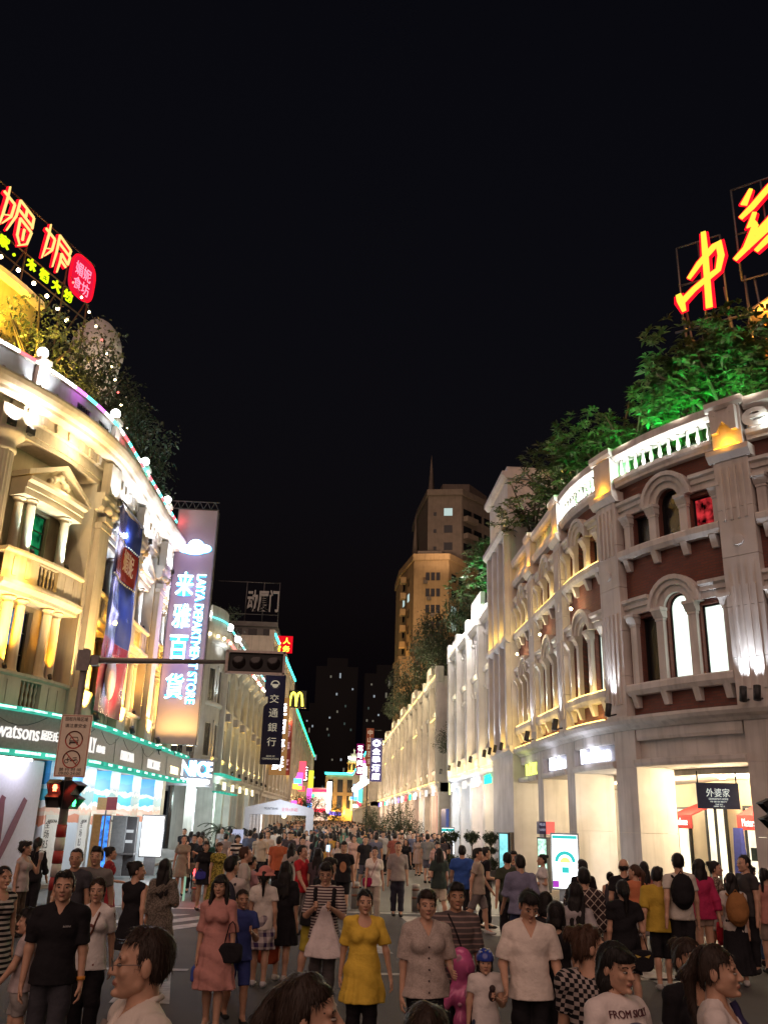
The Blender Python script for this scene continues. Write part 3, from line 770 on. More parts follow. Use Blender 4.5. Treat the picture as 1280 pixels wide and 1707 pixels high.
# piers and their blocks
for pi, (a, b) in enumerate(PIERS):
    c = (a + b) / 2
    m = MB(); m.pbox(PL, a, b, -.9, .12, 5.05, 13.618); m.build('pier', M_LST, LB)
    m = MB(); m.pbox(PL, c - .42, c + .42, .122, .34, 5.1, 12.0); m.build('pilaster', M_LST, LB)
    m = MB(); m.prof(PL, a - .1, b + .1, [(.124, 12.6), (.3, 12.6), (.42, 12.75), (.42, 13.0), (.5, 13.1), (.5, 13.25), (.124, 13.25)]); m.build('capital', M_LST, LB)
    for z, w, d in ((12.0, .5, .38), (12.25, .36, .46)):
        m = MB(); m.pbox(PL, c - w, c + w, .126, d, z, z + .2); m.build('moulding', M_LST, LB)
    m = MB()
    for sg in (-1, 1): m.tube([PL.pt(c + sg * .3 - .14, .5, 12.68), PL.pt(c + sg * .3 + .14, .5, 12.68)], .13, 10)
    m.build('volute', M_LST, LB)
    m = MB(); m.pbox(PL, c - .5, c + .5, .165, .5, 13.3, 14.5); m.build('entablature_block', M_LST, LB)
    m = MB(); m.pbox(PL, a, b, .125, .42, 5.06, 6.2); m.build('pier_base', M_LST, LB)
    # floods
    m = MB(); p = PL.pt(c, .95, 5.2); m.tube([p, PL.pt(c, .85, 5.45)], .1, 8); m.build('floodlight', M_METAL, LB)
    lamp('SPOT', PL.pt(c, .86, 5.5), 620, YEL, LB, PL.pt(c, .2, 6.6), .08, 85, .8)
    lamp('SPOT', PL.pt(c, .8, 5.6), 190, YEL, LB, PL.pt(c, .35, 9.6), .08, 50, .8)
    cw = (1.0, .9, .72) if pi == 0 else (.72, .84, 1.0)
    m = MB(); m.tube([PL.pt(c, .75, 13.0), PL.pt(c, .72, 13.25)], .09, 8); m.build('floodlight', M_METAL, LB)
    lamp('SPOT', PL.pt(c, .95, 13.2), 80 if pi == 0 else 130, COOLW if pi == 0 else cw, LB, PL.pt(c, .4, 14.4), .06, 95, .7)
# giant fluted column of the corner bay
for s in (-6.95, -11.9):
    m = MB(); m.lathe(PL.pt(s, -.02, 6.3), [(.62, 0), (.62, .15), (.52, .25), (.5, .35)], 20); m.build('column_base', M_LST, LB)
    m = MB(); m.lathe(PL.pt(s, -.02, 6.65), [(.47, 0), (.46, 2), (.41, 6.2)], 40, flute=1); m.build('fluted_column', M_LST, LB)
    m = MB(); m.lathe(PL.pt(s, -.02, 12.85), [(.42, 0), (.47, .03), (.47, .1), (.42, .14), (.43, .34), (.5, .42), (.62, .52), (.66, .56), (.66, .68), (.1, .69)], 24); m.build('capital', M_LST, LB)
    m = MB(); m.pbox(PL, s - .6, s + .6, -.7, .5, 5.1, 6.298); m.build('pedestal', M_LST, LB)
    for u in (-.3, .45):
        m = MB(); m.pbox(PL, s + u, s + u + .3, .3, .5, 13.62, 13.85); m.build('floodlight', M_METAL, LB)
        lamp('SPOT', PL.pt(s + u + .15, .62, 13.8), 75, (1, .9, .8), LB, PL.pt(s + u + .15, .2, 14.7), .06, 110, .8)
    m = MB(); m.pbox(PL, s - .5, s + .5, .165, .42, 13.4, 14.3); m.build('entablature_block', M_LST, LB)
    lamp('SPOT', PL.pt(s, .9, 5.3), 60, YEL, LB, PL.pt(s, 0, 8), .08, 60)
# bay lamps
def fix(P, s, n, z, par):
    m = MB(); m.tube([P.pt(s, n, z), P.pt(s, n - .06, z + .16)], .07, 7); m.build('floodlight', M_METAL, par)
for bi, (a, b) in enumerate(LBAYS):
    c = (a + b) / 2
    for x in (-1.28, 1.0) if bi == 0 else (-1.28, 1.28):
        fix(PL, c + x, .02, 6.3, LB)
        lamp('SPOT', PL.pt(c + x, .0, 6.5), 150 if x < 0 else 75, (1, .42, .02) , LB, PL.pt(c + x * .97, -.26, 8.3), .08, 80, 1.0)
    if bi == 0: lamp('SPOT', PL.pt(a - .2, .3, 6.4), 700, YEL, LB, PL.pt(a + .6, -.5, 8.6), .06, 85, .8)
    uc = (.72, 1.0, .88) if bi == 0 else (.55, .75, 1.0)
    for x in (-.95, .95):
        fix(PL, c + x, .06, 10.02, LB)
        lamp('SPOT', PL.pt(c + x, .0, 10.18), 95 if bi == 0 else 170, uc, LB, PL.pt(c + x, -.28, 11.6), .1, 75, 1.0)
    lamp('POINT', PL.pt(c, .42, 9.1) if bi else PL.pt(a + .6, .5, 9.15), 34 if bi == 0 else 16, YEL, LB, size=.1)
    lamp('POINT', PL.pt(c, .4, 12.62), 9 if bi == 0 else 34, (1, .8, .4) if bi == 0 else (.62, .76, 1), LB, size=.1)
    lamp('SPOT', PL.pt(c, .75, 13.7), 30 if bi == 0 else 80, (1, .76, .42) if bi == 0 else (.66, .78, 1), LB, PL.pt(c, .5, 15), .2, 150, .8)
    lamp('POINT', PL.pt(c, -.5, 12.9), 7, YEL if bi == 0 else (.7, .8, 1), LB, size=.1)
lamp('POINT', PL.pt(-4.2, 1.0, 13.9), 40, (1, .76, .4), LB, size=.3)
for s in (-7.2, -4.6, -2.4): lamp('SPOT', PL.pt(s, 2.0, 5.4), 420, (1, .76, .42), LB, PL.pt(s + .2, 0, 11.5), .3, 75, .8)  # added fill lamps without fixtures, brighten the whole round corner
for s in (1.2, 6, 11): lamp('SPOT', PL.pt(s, 2.0, 5.4), 300, (1, .62, .25), LB, PL.pt(s + .2, 0, 7.5), .3, 75, .8)  # same added fill along the straight front
# sagging wires along the fascia
for k in range(5):
    s = -6.5 + k * 3.1; m = MB(); m.tube([PL.pt(s + i * .4, .8, 4.95 - .35 * math.sin(PI * i / 6) - .02 * k) for i in range(7)], .012, 4); m.build('cable', M_METAL, LB)

# ---- shop canopy band
m = MB(); m.prof(PL, -16, 15.8, [(-1, 3.9), (.7, 3.9), (.7, 5.0), (-1, 5.0)]); m.build('fascia', M_FASC, LB)
for z0, z1, n1 in ((5.002, 5.12, 1.0), (3.76, 3.898, .98)):
    s = -14.5; k = 0
    while s < 15.6:
        l = 1.28 if s < -1 else .72
        m = MB(); m.pbox(PL, s, s + l - .05, .3, n1, z0, z1); m.build('canopy_glass', E_TEAL, LB)
        if k % 2 == 0 or s < -1:
            m = MB(); m.pbox(PL, s + .1, s + l - .15, n1 + .002, n1 + .03, z0 + .03, z1 - .03); m.build('canopy_led', E_TEALB, LB)
        if k % 3 == 0 and z0 < 4.5: lamp('POINT', PL.pt(s + l / 2, .95, z0 - .1 if z0 > 4.5 else z0 - .12), 1.6, (.2, 1, .75), LB, size=.15)
        s += l; k += 1
for s, tx, w, h, z, mt in ((-5.15, 'watsons', 1.75, .36, 4.22, E_FASC), (-3.75, '屈臣氏', .85, .3, 4.28, E_FASC), (-1.0, 'LILY', .85, .5, 4.15, E_FASC), (.1, '商务时装', 1.0, .26, 4.2, E_FASC), (4.0, 'DISSONA', 2.1, .36, 4.15, E_FASC),
                          (8.9, 'BASIC HOUSE', 2.5, .38, 4.1, E_FASC), (13.6, 'TOPPIN', 1.9, .36, 4.1, emis('fascia_letter_yellow', (1, .85, .45), 2.4))):
    if s > 2:
        m = MB(); m.pbox(PL, s - w / 2 - .9, s + w / 2 + .9, .702, .72, 4.0, 4.85); m.build('sign_panel', M_FASC, LB)
    ptext(PL, s, .722, z, tx, w, h, mt, LB, ext=.04, bold=.0)
# ---- ground floor: hoarding, poster columns, lit glazing
M_HOARD = plain('lilac_hoarding', (.50, .47, .56), .5, var=.05)
m = MB(); m.pbox(PL, -14, -3.0, -.3, .2, .12, 3.7); ho = m.build('hoarding', M_HOARD, LB)
M_MST = plain('maroon_print', (.16, .045, .075), .6)
def ribbon(P, pts, r, n0, n1, mb):
    """flat channel letter stroke of half width r following pts in the (s,z) plane"""
    L, R_ = [], []
    k = len(pts)
    for i in range(k):
        a = pts[max(0, i - 1)]; b = pts[min(k - 1, i + 1)]
        dx, dz = b[0] - a[0], b[1] - a[1]; l = math.hypot(dx, dz) or 1
        rr = r * (pts[i][2] if len(pts[i]) > 2 else 1)
        L.append((pts[i][0] - dz / l * rr, pts[i][1] + dx / l * rr)); R_.append((pts[i][0] + dz / l * rr, pts[i][1] - dx / l * rr))
    vs = [P.pt(s, n1, z) for s, z in L] + [P.pt(s, n1, z) for s, z in R_] + [P.pt(s, n0, z) for s, z in L] + [P.pt(s, n0, z) for s, z in R_]
    fs = []
    for i in range(k - 1):
        fs += [(i, i + 1, k + i + 1, k + i), (2 * k + i, 3 * k + i, 3 * k + i + 1, 2 * k + i + 1), (i, 2 * k + i, 2 * k + i + 1, i + 1), (k + i, k + i + 1, 3 * k + i + 1, 3 * k + i)]
    fs += [(0, k, 3 * k, 2 * k), (k - 1, 3 * k - 1, 4 * k - 1, 2 * k - 1)]
    mb.add(vs, fs)
for k, (x0, z0, x1, z1) in enumerate(((-6.2, .8, -5.6, 2.55), (-5.62, 2.5, -5.5, .75), (-5.5, .75, -4.75, 2.6), (-4.8, 2.55, -4.72, .7), (-4.7, .7, -3.75, 2.55))):
    m = MB(); ribbon(PL, [(x0 + (x1 - x0) * i / 8, z0 + (z1 - z0) * i / 8, .55 + .6 * math.sin(PI * (.15 + .7 * i / 8))) for i in range(9)], .12, .202 + .003 * k, .212 + .003 * k, m)
    m.build('brush_stroke', M_MST, ho)
m = MB(); m.pbox(PL, -8, -3.9, .3, .36, 3.66, 3.72); m.build('tube_light', E_WHITE, LB)
for s in (-7.5, -5.8, -4.4): lamp('POINT', PL.pt(s, .75, 3.55), 13, (.86, .86, 1), LB, size=.15)
def poster_mat():
    m, t, b = nmat('beach_poster_print')
    geo = t.nodes.new('ShaderNodeNewGeometry'); sp = t.nodes.new('ShaderNodeSeparateXYZ'); t.links.new(geo.outputs['Position'], sp.inputs[0])
    nz = t.nodes.new('ShaderNodeTexNoise'); nz.inputs['Scale'].default_value = 2.2; nz.inputs['Detail'].default_value = 3; t.links.new(geo.outputs['Position'], nz.inputs[0])
    ad = t.nodes.new('ShaderNodeMath'); ad.operation = 'MULTIPLY_ADD'; ad.inputs[1].default_value = .5; t.links.new(nz.outputs[0], ad.inputs[0]); t.links.new(sp.outputs[2], ad.inputs[2])
    r = t.nodes.new('ShaderNodeMapRange'); r.inputs[1].default_value = .2; r.inputs[2].default_value = 3.95; t.links.new(ad.outputs[0], r.inputs[0])
    cr = t.nodes.new('ShaderNodeValToRGB'); cr.color_ramp.interpolation = 'CONSTANT'
    el = cr.color_ramp.elements; el[0].color = (.62, .66, .72, 1); el[1].position = .50; el[1].color = (.66, .26, .16, 1)
    for p, c in ((.56, (.7, .55, .45, 1)), (.60, (.75, .45, .34, 1)), (.64, (.8, .84, .85, 1)), (.69, (.08, .42, .58, 1)), (.78, (.5, .7, .8, 1)), (.82, (.04, .22, .5, 1)), (.92, (.05, .28, .6, 1))):
        e = el.new(p); e.color = c
    t.links.new(r.outputs[0], cr.inputs[0]); t.links.new(cr.outputs[0], b.inputs['Base Color']); b.inputs['Roughness'].default_value = .4
    return m
M_POST = poster_mat()
E_SHOPW = emis('shop_window_white', (.88, .97, 1.0), 2.1, .5, 1.4)
for a, b in ((-2.75, -1.6), (-.1, 1.5), (3.6, 5.0), (7.2, 8.7), (11.6, 13.4)):
    m = MB(); m.pbox(PL, a, b, -.5, .3, .12, 3.75); m.build('poster_column', M_POST, LB)
    m = MB(); m.pbox(PL, a + .12, b - .12, .302, .31, .5, 2.1); o = m.build('poster', plain('white_poster', (.66, .66, .64), .5, var=.06), LB)
    ptext(PL, (a + b) / 2 - .3, .312, 2.0, ['全', '场', '8.5', '折'], .3, .3, plain('black_print', (.02, .02, .02), .6), o, ext=.004, vert=True)
    ptext(PL, (a + b) / 2, .312, 1.86, 'DISSONA', .6, .1, MATS['black_print'], o, ext=.004)
for a, b in ((-1.6, -.1), (1.5, 3.6), (5, 7.2), (8.7, 11.6), (13.4, 15.5)):
    w = MB(); w.pbox(PL, a, a + .06, -1.5, -1.42, .12, 3.6); w.pbox(PL, b - .06, b, -1.5, -1.42, .12, 3.6); w.pbox(PL, a + .06, b - .06, -1.5, -1.42, 3.5, 3.6); w.pbox(PL, (a + b) / 2 - .03, (a + b) / 2 + .03, -1.5, -1.42, .12, 3.5)
    o = w.build('shop_window', M_STEEL, LB)
    m = MB(); m.pane(PL, a + .03, b - .03, .14, 3.55, False, -1.46); m.build('pane', E_SHOPW, o)
    lamp('POINT', PL.pt((a + b) / 2, -.4, 3.2), 24, (.9, .96, 1), LB, size=.3)
    lamp('POINT', PL.pt((a + b) / 2, .9, 3.55), 13, (.9, .96, 1), LB, size=.3)
# yellow upper storey set back behind the parapet
m = MB(); m.prof(PL, -16, -2.6, [(-6, 15.0), (-3.2, 15.0), (-3.2, 21.1), (-6, 21.1)]); m.build('attic_wall', stone('yellow_attic', (.62, .5, .2)), LB)
for z, p in ((18.2, .15), (20.8, .3)):
    m = MB(); m.prof(PL, -16, -2.5, [(-3.198, z), (-3.2 + p, z + .1), (-3.2 + p, z + .3), (-3.198, z + .3)]); m.build('attic_moulding', M_LST, LB)
m = MB(); m.prof(PL, -16, 15.6, [(-8, 14.6), (-.2, 14.6), (-.2, 15.0), (-8, 15.0)]); m.build('roof', M_LWALL, LB)
m = MB(); m.prof(PL, -3.4, 7, [(-7, 15.0), (-4.2, 15.0), (-4.2, 19.0), (-7, 19.0)]); m.build('attic_wall', M_LWALL, LB)
for s in (-9.4, -7.8, -6.2, -5.0): lamp('SPOT', PL.pt(s, -1.7, 15.4), 800, (1, .62, .05), LB, PL.pt(s, -3.1, 19), .1, 100, .8)
for s in (-5.0, -3.9, -2.8): lamp('SPOT', PL.pt(s, -.5, 15.4), 330, (1, .55, .1), LB, PL.pt(s + .3, -2.1, 19.5), .1, 90, .8)
lamp('SPOT', PL.pt(-4.2, -2.0, 15.3), 230, (1, .55, .1), LB, PL.pt(-3.6, -3.1, 17.5), .1, 100, .8)
for q in range(9):
    s = -9.5 + q * 1.1
    m = MB(); m.ball(PL.pt(s, -2.7, 21.25), .075, 8, 6); m.build('bulb', MATS['warm_bulb'], LB)
# domed roof pavilion
DM = thing('roof_dome', 'small pale dome on the roof behind the neon sign', 'dome', (-12.6, 40, 19))
m = MB(); m.smooth = True; m.lathe((-12.7, 40.5, 18.5), [(1.25, 0), (1.25, 5.2), (1.4, 5.25), (1.4, 5.5)], 8); m.build('drum', M_WHITE2, DM)
m = MB(); m.lathe((-12.7, 40.5, 24.0), [(1.3, 0), (1.22, .6), (1.0, 1.2), (.62, 1.7), (.2, 2.0), (.01, 2.05)], 12); m.build('cupola', M_WHITE2, DM)
lamp('POINT', (-11.4, 37.6, 21.5), 60, (1, .7, .5), DM, size=.3)

# ---------------------------------------------------------------- hanging vinyl banner
BN = thing('banner', 'long blue and red vinyl banner hanging on the left corner building', 'banner', PL.pt(1, .6, 5.5))
def vinyl(name, col):
    m = plain(name, col, .22, var=.1, scale=3, spec=.7); return m
def banner_mesh(s0, s1, z0, z1, off, mat, name, poly=None, par=None, res=26):
    vs = []; fs = []
    nu = 14
    for j in range(res + 1):
        for i in range(nu + 1):
            u = i / nu; v = j / res
            s = s0 + (s1 - s0) * u; z = z0 + (z1 - z0) * v
            gu = (s + .75) / 3.5; gv = (z - 5.6) / 7.8
            n = .55 + .04 * math.sin(gu * 7 + gv * 2) + .016 * math.sin(gu * 19 - gv * 13) + .012 * math.sin(gu * 5 + gv * 37) + .008 * math.sin(gu * 41 + gv * 23) - .12 * (1 - abs(2 * gu - 1)) * (1 if gv > .5 else .5)
            vs.append(PL.pt(s, n + off, z))
    for j in range(res):
        for i in range(nu):
            a = j * (nu + 1) + i; fs.append((a, a + 1, a + nu + 2, a + nu + 1))
    mb = MB(); mb.smooth = True; mb.add(vs, fs); return mb.build(name, mat, par)
banner_mesh(-.75, 2.75, 8.3, 13.4, 0, vinyl('blue_vinyl', (.035, .05, .22)), 'upper_panel', par=BN)
banner_mesh(-.75, 2.75, 5.6, 8.297, 0, vinyl('red_vinyl', (.22, .02, .05)), 'lower_panel', par=BN)
banner_mesh(-.35, 2.5, 10.75, 12.1, .02, vinyl('brick_red_vinyl', (.32, .035, .025)), 'red_cartouche', par=BN, res=10)
for z in (10.68, 12.17):
    for k in range(16):
        s = -.45 + k * .2; gu = (s + .75) / 3.5; gv = (z - 5.6) / 7.8
        n = .55 + .04 * math.sin(gu * 7 + gv * 2) + .016 * math.sin(gu * 19 - gv * 13) + .012 * math.sin(gu * 5 + gv * 37) + .008 * math.sin(gu * 41 + gv * 23) - .12 * (1 - abs(2 * gu - 1))
        m = MB(); m.ball(PL.pt(s, n + .02, z), .035, 6, 4); m.build('white_dot', plain('white_print', (.7, .7, .72), .5), BN)
mb = MB(); text_fit(mb, '媚妮', lambda x, y, d: PL.pt(.3 + x, .62 + d, 11.0 + y), 1.5, .85, .02); mb.build('lettering', plain('gold_print', (.6, .4, .2), .4), BN)
m = MB(); m.lathe((0, 0, 0), [(.01, 0), (.75, .0), (.8, .03), (.01, .03)], 24)
_v = [PL.pt(.5 + p[0] * .9, .62 + p[2], 6.9 + p[1]) for p in m.v]; m.v = _v; m.build('plate_print', plain('plate_pink', (.55, .38, .33), .5), BN)
m = MB(); m.tube([PL.pt(-.8, .62, 13.42), PL.pt(2.8, .62, 13.42)], .04); m.tube([PL.pt(-.8, .0, 13.42), PL.pt(-.8, .62, 13.42)], .03); m.tube([PL.pt(2.8, .0, 13.42), PL.pt(2.8, .62, 13.42)], .03); m.build('rod', M_METAL, BN)
for s in (1.2, 2.6, 3.6): lamp('SPOT', PL.pt(s, 2.0, 11.6), 90, (.6, .75, 1), BN, PL.pt(s, .6, 9.0), .1, 60)

# ---------------------------------------------------------------- department store sign tower
TS = thing('sign_tower', 'tall purple grey sign tower with glowing white department store characters', 'sign', (-7.2, 43, 5))
FT = Flat(-7.2, 43.0)
m = MB(); m.pbox(FT, -.95, .95, -.5, 0, 5.3, 16.85); m.build('panel', plain('purple_grey_panel', (.27, .215, .20), .55, var=.08, scale=.6), TS)
m = MB(); m.pbox(FT, .952, 1.0, -.52, .02, 5.28, 16.87); m.pbox(FT, -1.0, -.952, -.52, .02, 5.28, 16.87); m.build('edge_trim', M_STEEL, TS)
E_SIGN = emis('sign_tower_white', (.88, .95, 1.0), 5.0); E_CYAN = emis('sign_tower_halo', (.05, .45, 1.0), 2.6)
def halo_text(body, x, z, w, h, rot=False):
    for bold, n, ext, mt, nm in ((.07, .03, .05, E_CYAN, 'letter_edge'), (.0, .085, .05, E_SIGN, 'lettering')):
        mb = MB()
        if rot: text_fit(mb, body, lambda X, Y, d: FT.pt(x + Y, n + d, z - X), h, w, ext, bold)
        else: text_fit(mb, body, lambda X, Y, d: FT.pt(x + X, n + d, z + Y), w, h, ext, bold)
        mb.build(nm, mt, TS)
for ch, z in (('来', 12.35), ('雅', 10.75), ('百', 9.2), ('貨', 7.35)): halo_text(ch, -.72, z, .86, 1.2)
halo_text('LAIYA DEPARTMENT STORE', .28, 13.45, .44, 6.3, rot=True)
for off, mt, nm, g in ((.03, E_CYAN, 'letter_edge', 1.1), (.09, E_SIGN, 'emblem', 1.0)):
    m = MB()
    for x, z, rx, rz in ((-.35, 14.75, .42, .2), (.05, 14.95, .38, .3), (.4, 14.8, .42, .22), (.0, 14.65, .5, .17)):
        q = 16; rx *= g; rz *= g
        o2 = off + .012 * len(m.v) / 32
        vs = [FT.pt(x + rx * math.cos(2 * PI * j / q), n, z + rz * math.sin(2 * PI * j / q)) for n in (.004, o2) for j in range(q)]
        m.add(vs, [tuple(range(q, 2 * q))] + [(j, (j + 1) % q, (j + 1) % q + q, j + q) for j in range(q)])
    m.build(nm, mt, TS)
for z, p in ((14.8, 10), (12.8, 14), (11.2, 14), (9.6, 14), (8, 14)):
    lamp('POINT', FT.pt(-.1, .8, z), p * 1.3, (.42, .3, 1.0), TS, size=.5)
m = MB()
for z in (16.95, 17.35): m.tube([FT.pt(-3.6, -.2, z), FT.pt(1.0, -.2, z)], .035, 5)
for k in range(12):
    x = -3.6 + k * .38; m.tube([FT.pt(x, -.2, 16.95), FT.pt(x + .19, -.2, 17.35)], .022, 5); m.tube([FT.pt(x + .19, -.2, 17.35), FT.pt(x + .38, -.2, 16.95)], .022, 5)
m.build('truss', M_STEEL, TS)
for x in (-.6, .1, .8):
    m = MB(); m.pbox(FT, x - .14, x + .14, .6, .75, 4.95, 5.2); m.tube([FT.pt(x, .3, 4.8), FT.pt(x, .68, 5.0)], .03, 5); m.build('floodlight', M_METAL, TS)
    m = MB(); m.pbox(FT, x - .12, x + .12, .605, .74, 5.202, 5.21); m.build('lamp_face', MATS['warm_bulb'], TS)
    lamp('SPOT', FT.pt(x, .9, 5.25), 85, (1, .62, .2), TS, FT.pt(x, 0, 7.6), .08, 100, .8)

# ---------------------------------------------------------------- neon signs on the roofs
E_NRED = emis('neon_red_edge', (1.0, .006, .02), 1.25); E_NYEL = emis('neon_yellow_core', (1.0, .66, .2), 1.15); E_NFIRE = emis('neon_fire_core', (1.0, .72, .06), 1.1)
E_LIME = emis('neon_lime', (.72, 1.0, .01), 1.1); M_NBACK = plain('red_letter_tray', (.25, .01, .012), .5)
class Plane2:
    def __init__(self, p0, d):
        l = math.hypot(*d); self.p = p0; self.d = (d[0] / l, d[1] / l); self.n = (self.d[1], -self.d[0])
    def pt(self, s, n, z): return (self.p[0] + self.d[0] * s + self.n[0] * n, self.p[1] + self.d[1] * s + self.n[1] * n, z)
    def steps(self, a, b): return [a, b]
NL = Plane2((-12.5, 31), (.4, .92))
SL = thing('neon_sign', 'red neon restaurant sign with two big characters and a round seal on the left roof', 'neon sign', (-12.5, 31, 18))
def neon(P, strokes, r, par):
    for k, (rr, n0, n1, mt, nm) in enumerate(((r * 1.85 if r > .1 else r * 2.2, -.05, .05, E_NRED, 'letter_edge'), (r, .055, .12, E_NFIRE if r > .1 else E_NYEL, 'letter_core'))):
        mb = MB()
        for q, st in enumerate(strokes): ribbon(P, st, rr, n0 + .004 * q, n1 + .004 * q, mb)
        mb.build(nm, mt, par)
# characters drawn as tapering strokes in a 1 x 1 box: x right, y up
NV = [[(.13, 1.0, .5), (.12, .7), (.08, .35), (.02, .02, .3)], [(-.02, .8), (.36, .72)], [(.36, .72), (.32, .4), (.1, .12, .4)], [(.05, .3, .4), (.3, .42, .4)]]
CH1 = NV + [[(.5, .9), (.46, .5), (.26, .05, .4)], [(.5, .9), (1.0, .78)], [(1.0, .78), (1.0, .52)], [(.5, .68), (1.0, .56)], [(.74, .84), (.74, .62)], [(.58, .52), (1.0, .42)], [(1.0, .42), (.92, .1), (.66, -.08, .5)], [(.58, .52), (.58, .12), (.72, -.05, .4)], [(.76, .36), (.76, .1)]]
CH2 = NV + [[(.5, .92), (1.0, .78)], [(1.0, .78), (.98, .66)], [(.5, .72), (1.0, .6)], [(.5, .92), (.48, .45), (.42, .0, .35)], [(1.0, .6), (.96, .36)], [(.66, .5), (.96, .36)], [(.66, .5), (.66, .3), (.6, -.05, .4)], [(.66, .32), (.9, .25)]]
for ch, s0, z0, w, h in ((CH1, -2.35, 22.95, 1.6, 1.95), (CH2, .0, 23.1, 1.5, 1.75)):
    neon(NL, [[(s0 + p[0] * w, z0 + p[1] * h) + tuple(p[2:]) for p in st] for st in ch], .040, SL)
m = MB(); q = 28
def seal(a): c, s = math.cos(a), math.sin(a); return (2.47 + .74 * math.copysign(abs(c) ** .62, c), 23.75 + .95 * math.copysign(abs(s) ** .62, s))
m.add([NL.pt(*(lambda u: (u[0], n, u[1]))(seal(2 * PI * j / q))) for n in (-.05, .05) for j in range(q)], [tuple(range(q, 2 * q)), tuple(range(q))[::-1]] + [(j, (j + 1) % q, (j + 1) % q + q, j + q) for j in range(q)])
m.build('seal_disc', emis('seal_red', (.9, .01, .05), .75), SL)
m = MB()
for j in range(q):
    a, b = seal(2 * PI * j / q), seal(2 * PI * (j + 1) / q); m.tube([NL.pt(a[0], .07, a[1]), NL.pt(b[0], .07, b[1])], .045, 5)
m.build('seal_rim', E_NRED, SL)
mb = MB(); text_fit(mb, '媚妮', lambda x, y, d: NL.pt(1.98 + x * 1, .055 + d, 23.75 + y), .98, .62, .02); text_fit(mb, '食坊', lambda x, y, d: NL.pt(1.98 + x, .055 + d, 23.05 + y), .98, .6, .02); mb.build('seal_strokes', emis('seal_pink', (1, .16, .24), 2.2), SL)
for k, ch in enumerate('家·木桶大坊'):
    mb = MB(); text_fit(mb, ch, lambda x, y, d: NL.pt(-2.1 + k * .74 + x, d, 22.35 - .02 * k + y), .5 if ch != '·' else .12, .5 if ch != '·' else .12, .06, .035); mb.build('lettering', E_LIME, SL)
m = MB()
for z in (22.2, 22.95, 24.95): m.tube([NL.pt(-2.8, -.12, z), NL.pt(3.3, -.12, z)], .035, 5)
for s in (-2.6, -.6, 1.7, 3.2): m.tube([NL.pt(s, -.14, 15.0), NL.pt(s, -.14, 25.0)], .04, 5); m.tube([NL.pt(s, -.14, 23.2), NL.pt(s, -1.8, 20.5)], .035, 5)
m.build('frame', plain('rusty_steel', (.1, .07, .05), .7), SL)
lamp('POINT', NL.pt(0, 1.2, 22.6), 30, (1, .3, .1), SL, size=.4)
NR = Plane2((11.3, 27), (.8, -.6))
SR = thing('neon_sign', 'glowing yellow brush stroke characters with red rims on a steel frame on the right roof', 'neon sign', (12.5, 27, 13))
ZH = [[(1.56, 22.47, .8), (1.55, 21.66), (1.52, 20.57), (1.49, 19.38, 1.1)], [(.9, 20.75, .6), (1.3, 21.22, .9), (1.86, 21.74)], [(1.86, 21.74), (2.03, 21.86, 1.1), (2.07, 21.3, 1.1), (1.92, 20.76, .9), (1.58, 20.58)], [(1.58, 20.58, .9), (1.05, 20.26, .9), (.64, 19.92)], [(.5, 20.22, .9), (.56, 19.95, 1.3), (.64, 19.5, .7)]]
HUA = [[(3.3, 23.6, .6), (3.0, 23.05, 1.1)], [(2.84, 22.55, .7), (3.26, 22.86), (3.9, 23.45), (4.6, 23.9)], [(3.32, 22.6, .7), (3.1, 22.08), (3.34, 22.2, .8)], [(3.3, 22.1), (2.9, 21.25, 1.1)], [(2.5, 20.95, .7), (2.93, 21.3), (3.66, 21.8), (4.6, 22.4)], [(3.2, 21.05, .7), (3.65, 21.4), (4.3, 21.7)], [(3.22, 21.7, .7), (3.7, 22.06), (4.3, 22.6)]]
neon(NR, ZH, .102, SR); neon(NR, HUA, .101, SR)
m = MB()
for a, b, z0, z1 in ((.52, 2.05, 19.1, 22.3), (2.6, 4.6, 20.2, 24.0)):
    for s in (a, (a + b) / 2, b): m.tube([NR.pt(s, -.15, z0), NR.pt(s, -.15, z1)], .04, 5)
    for z in (z0, (z0 + z1) / 2, z1): m.tube([NR.pt(a, -.15, z), NR.pt(b, -.15, z)], .04, 5)
for s in (.55, 1.3, 2.05, 2.7, 3.6, 4.5): m.tube([NR.pt(s, -.2, 11.7), NR.pt(s, -.2, 19.4 if s < 2.3 else 20.4)], .05, 5)
for s in (.6, 2.0, 3.0, 4.4): m.tube([NR.pt(s, -.2, 20.2), NR.pt(s, -2.6, 15.0)], .045, 5)
m.tube([NR.pt(.2, -.2, 18.9), NR.pt(4.8, -.2, 18.9)], .045, 5); m.build('frame', M_STEEL, SR)
lamp('POINT', NR.pt(1.6, 1.0, 20.5), 22, (1, .35, .1), SR, size=.5)
RK = thing('roof_kiosk', 'orange lit roof pavilion half hidden behind the rooftop trees', 'pavilion', (15, 27, 11.7))
m = MB(); m.lathe((15.6, 25.5, 11.7), [(1.5, 0), (1.5, 7.2)], 10); m.build('wall', stone('orange_plaster', (.6, .35, .15)), RK)
m = MB(); m.lathe((15.6, 25.5, 18.9), [(1.9, 0), (1.95, .2), (1.2, .6), (.2, .9)], 10); m.build('roof', M_LWALL, RK)
for a in range(5):
    an = PI + .3 + a * .5; lamp('POINT', (15.6 + 2.0 * math.cos(an), 25.5 + 2.0 * math.sin(an), 18.6), 60, (1, .4, .05), RK, size=.1)
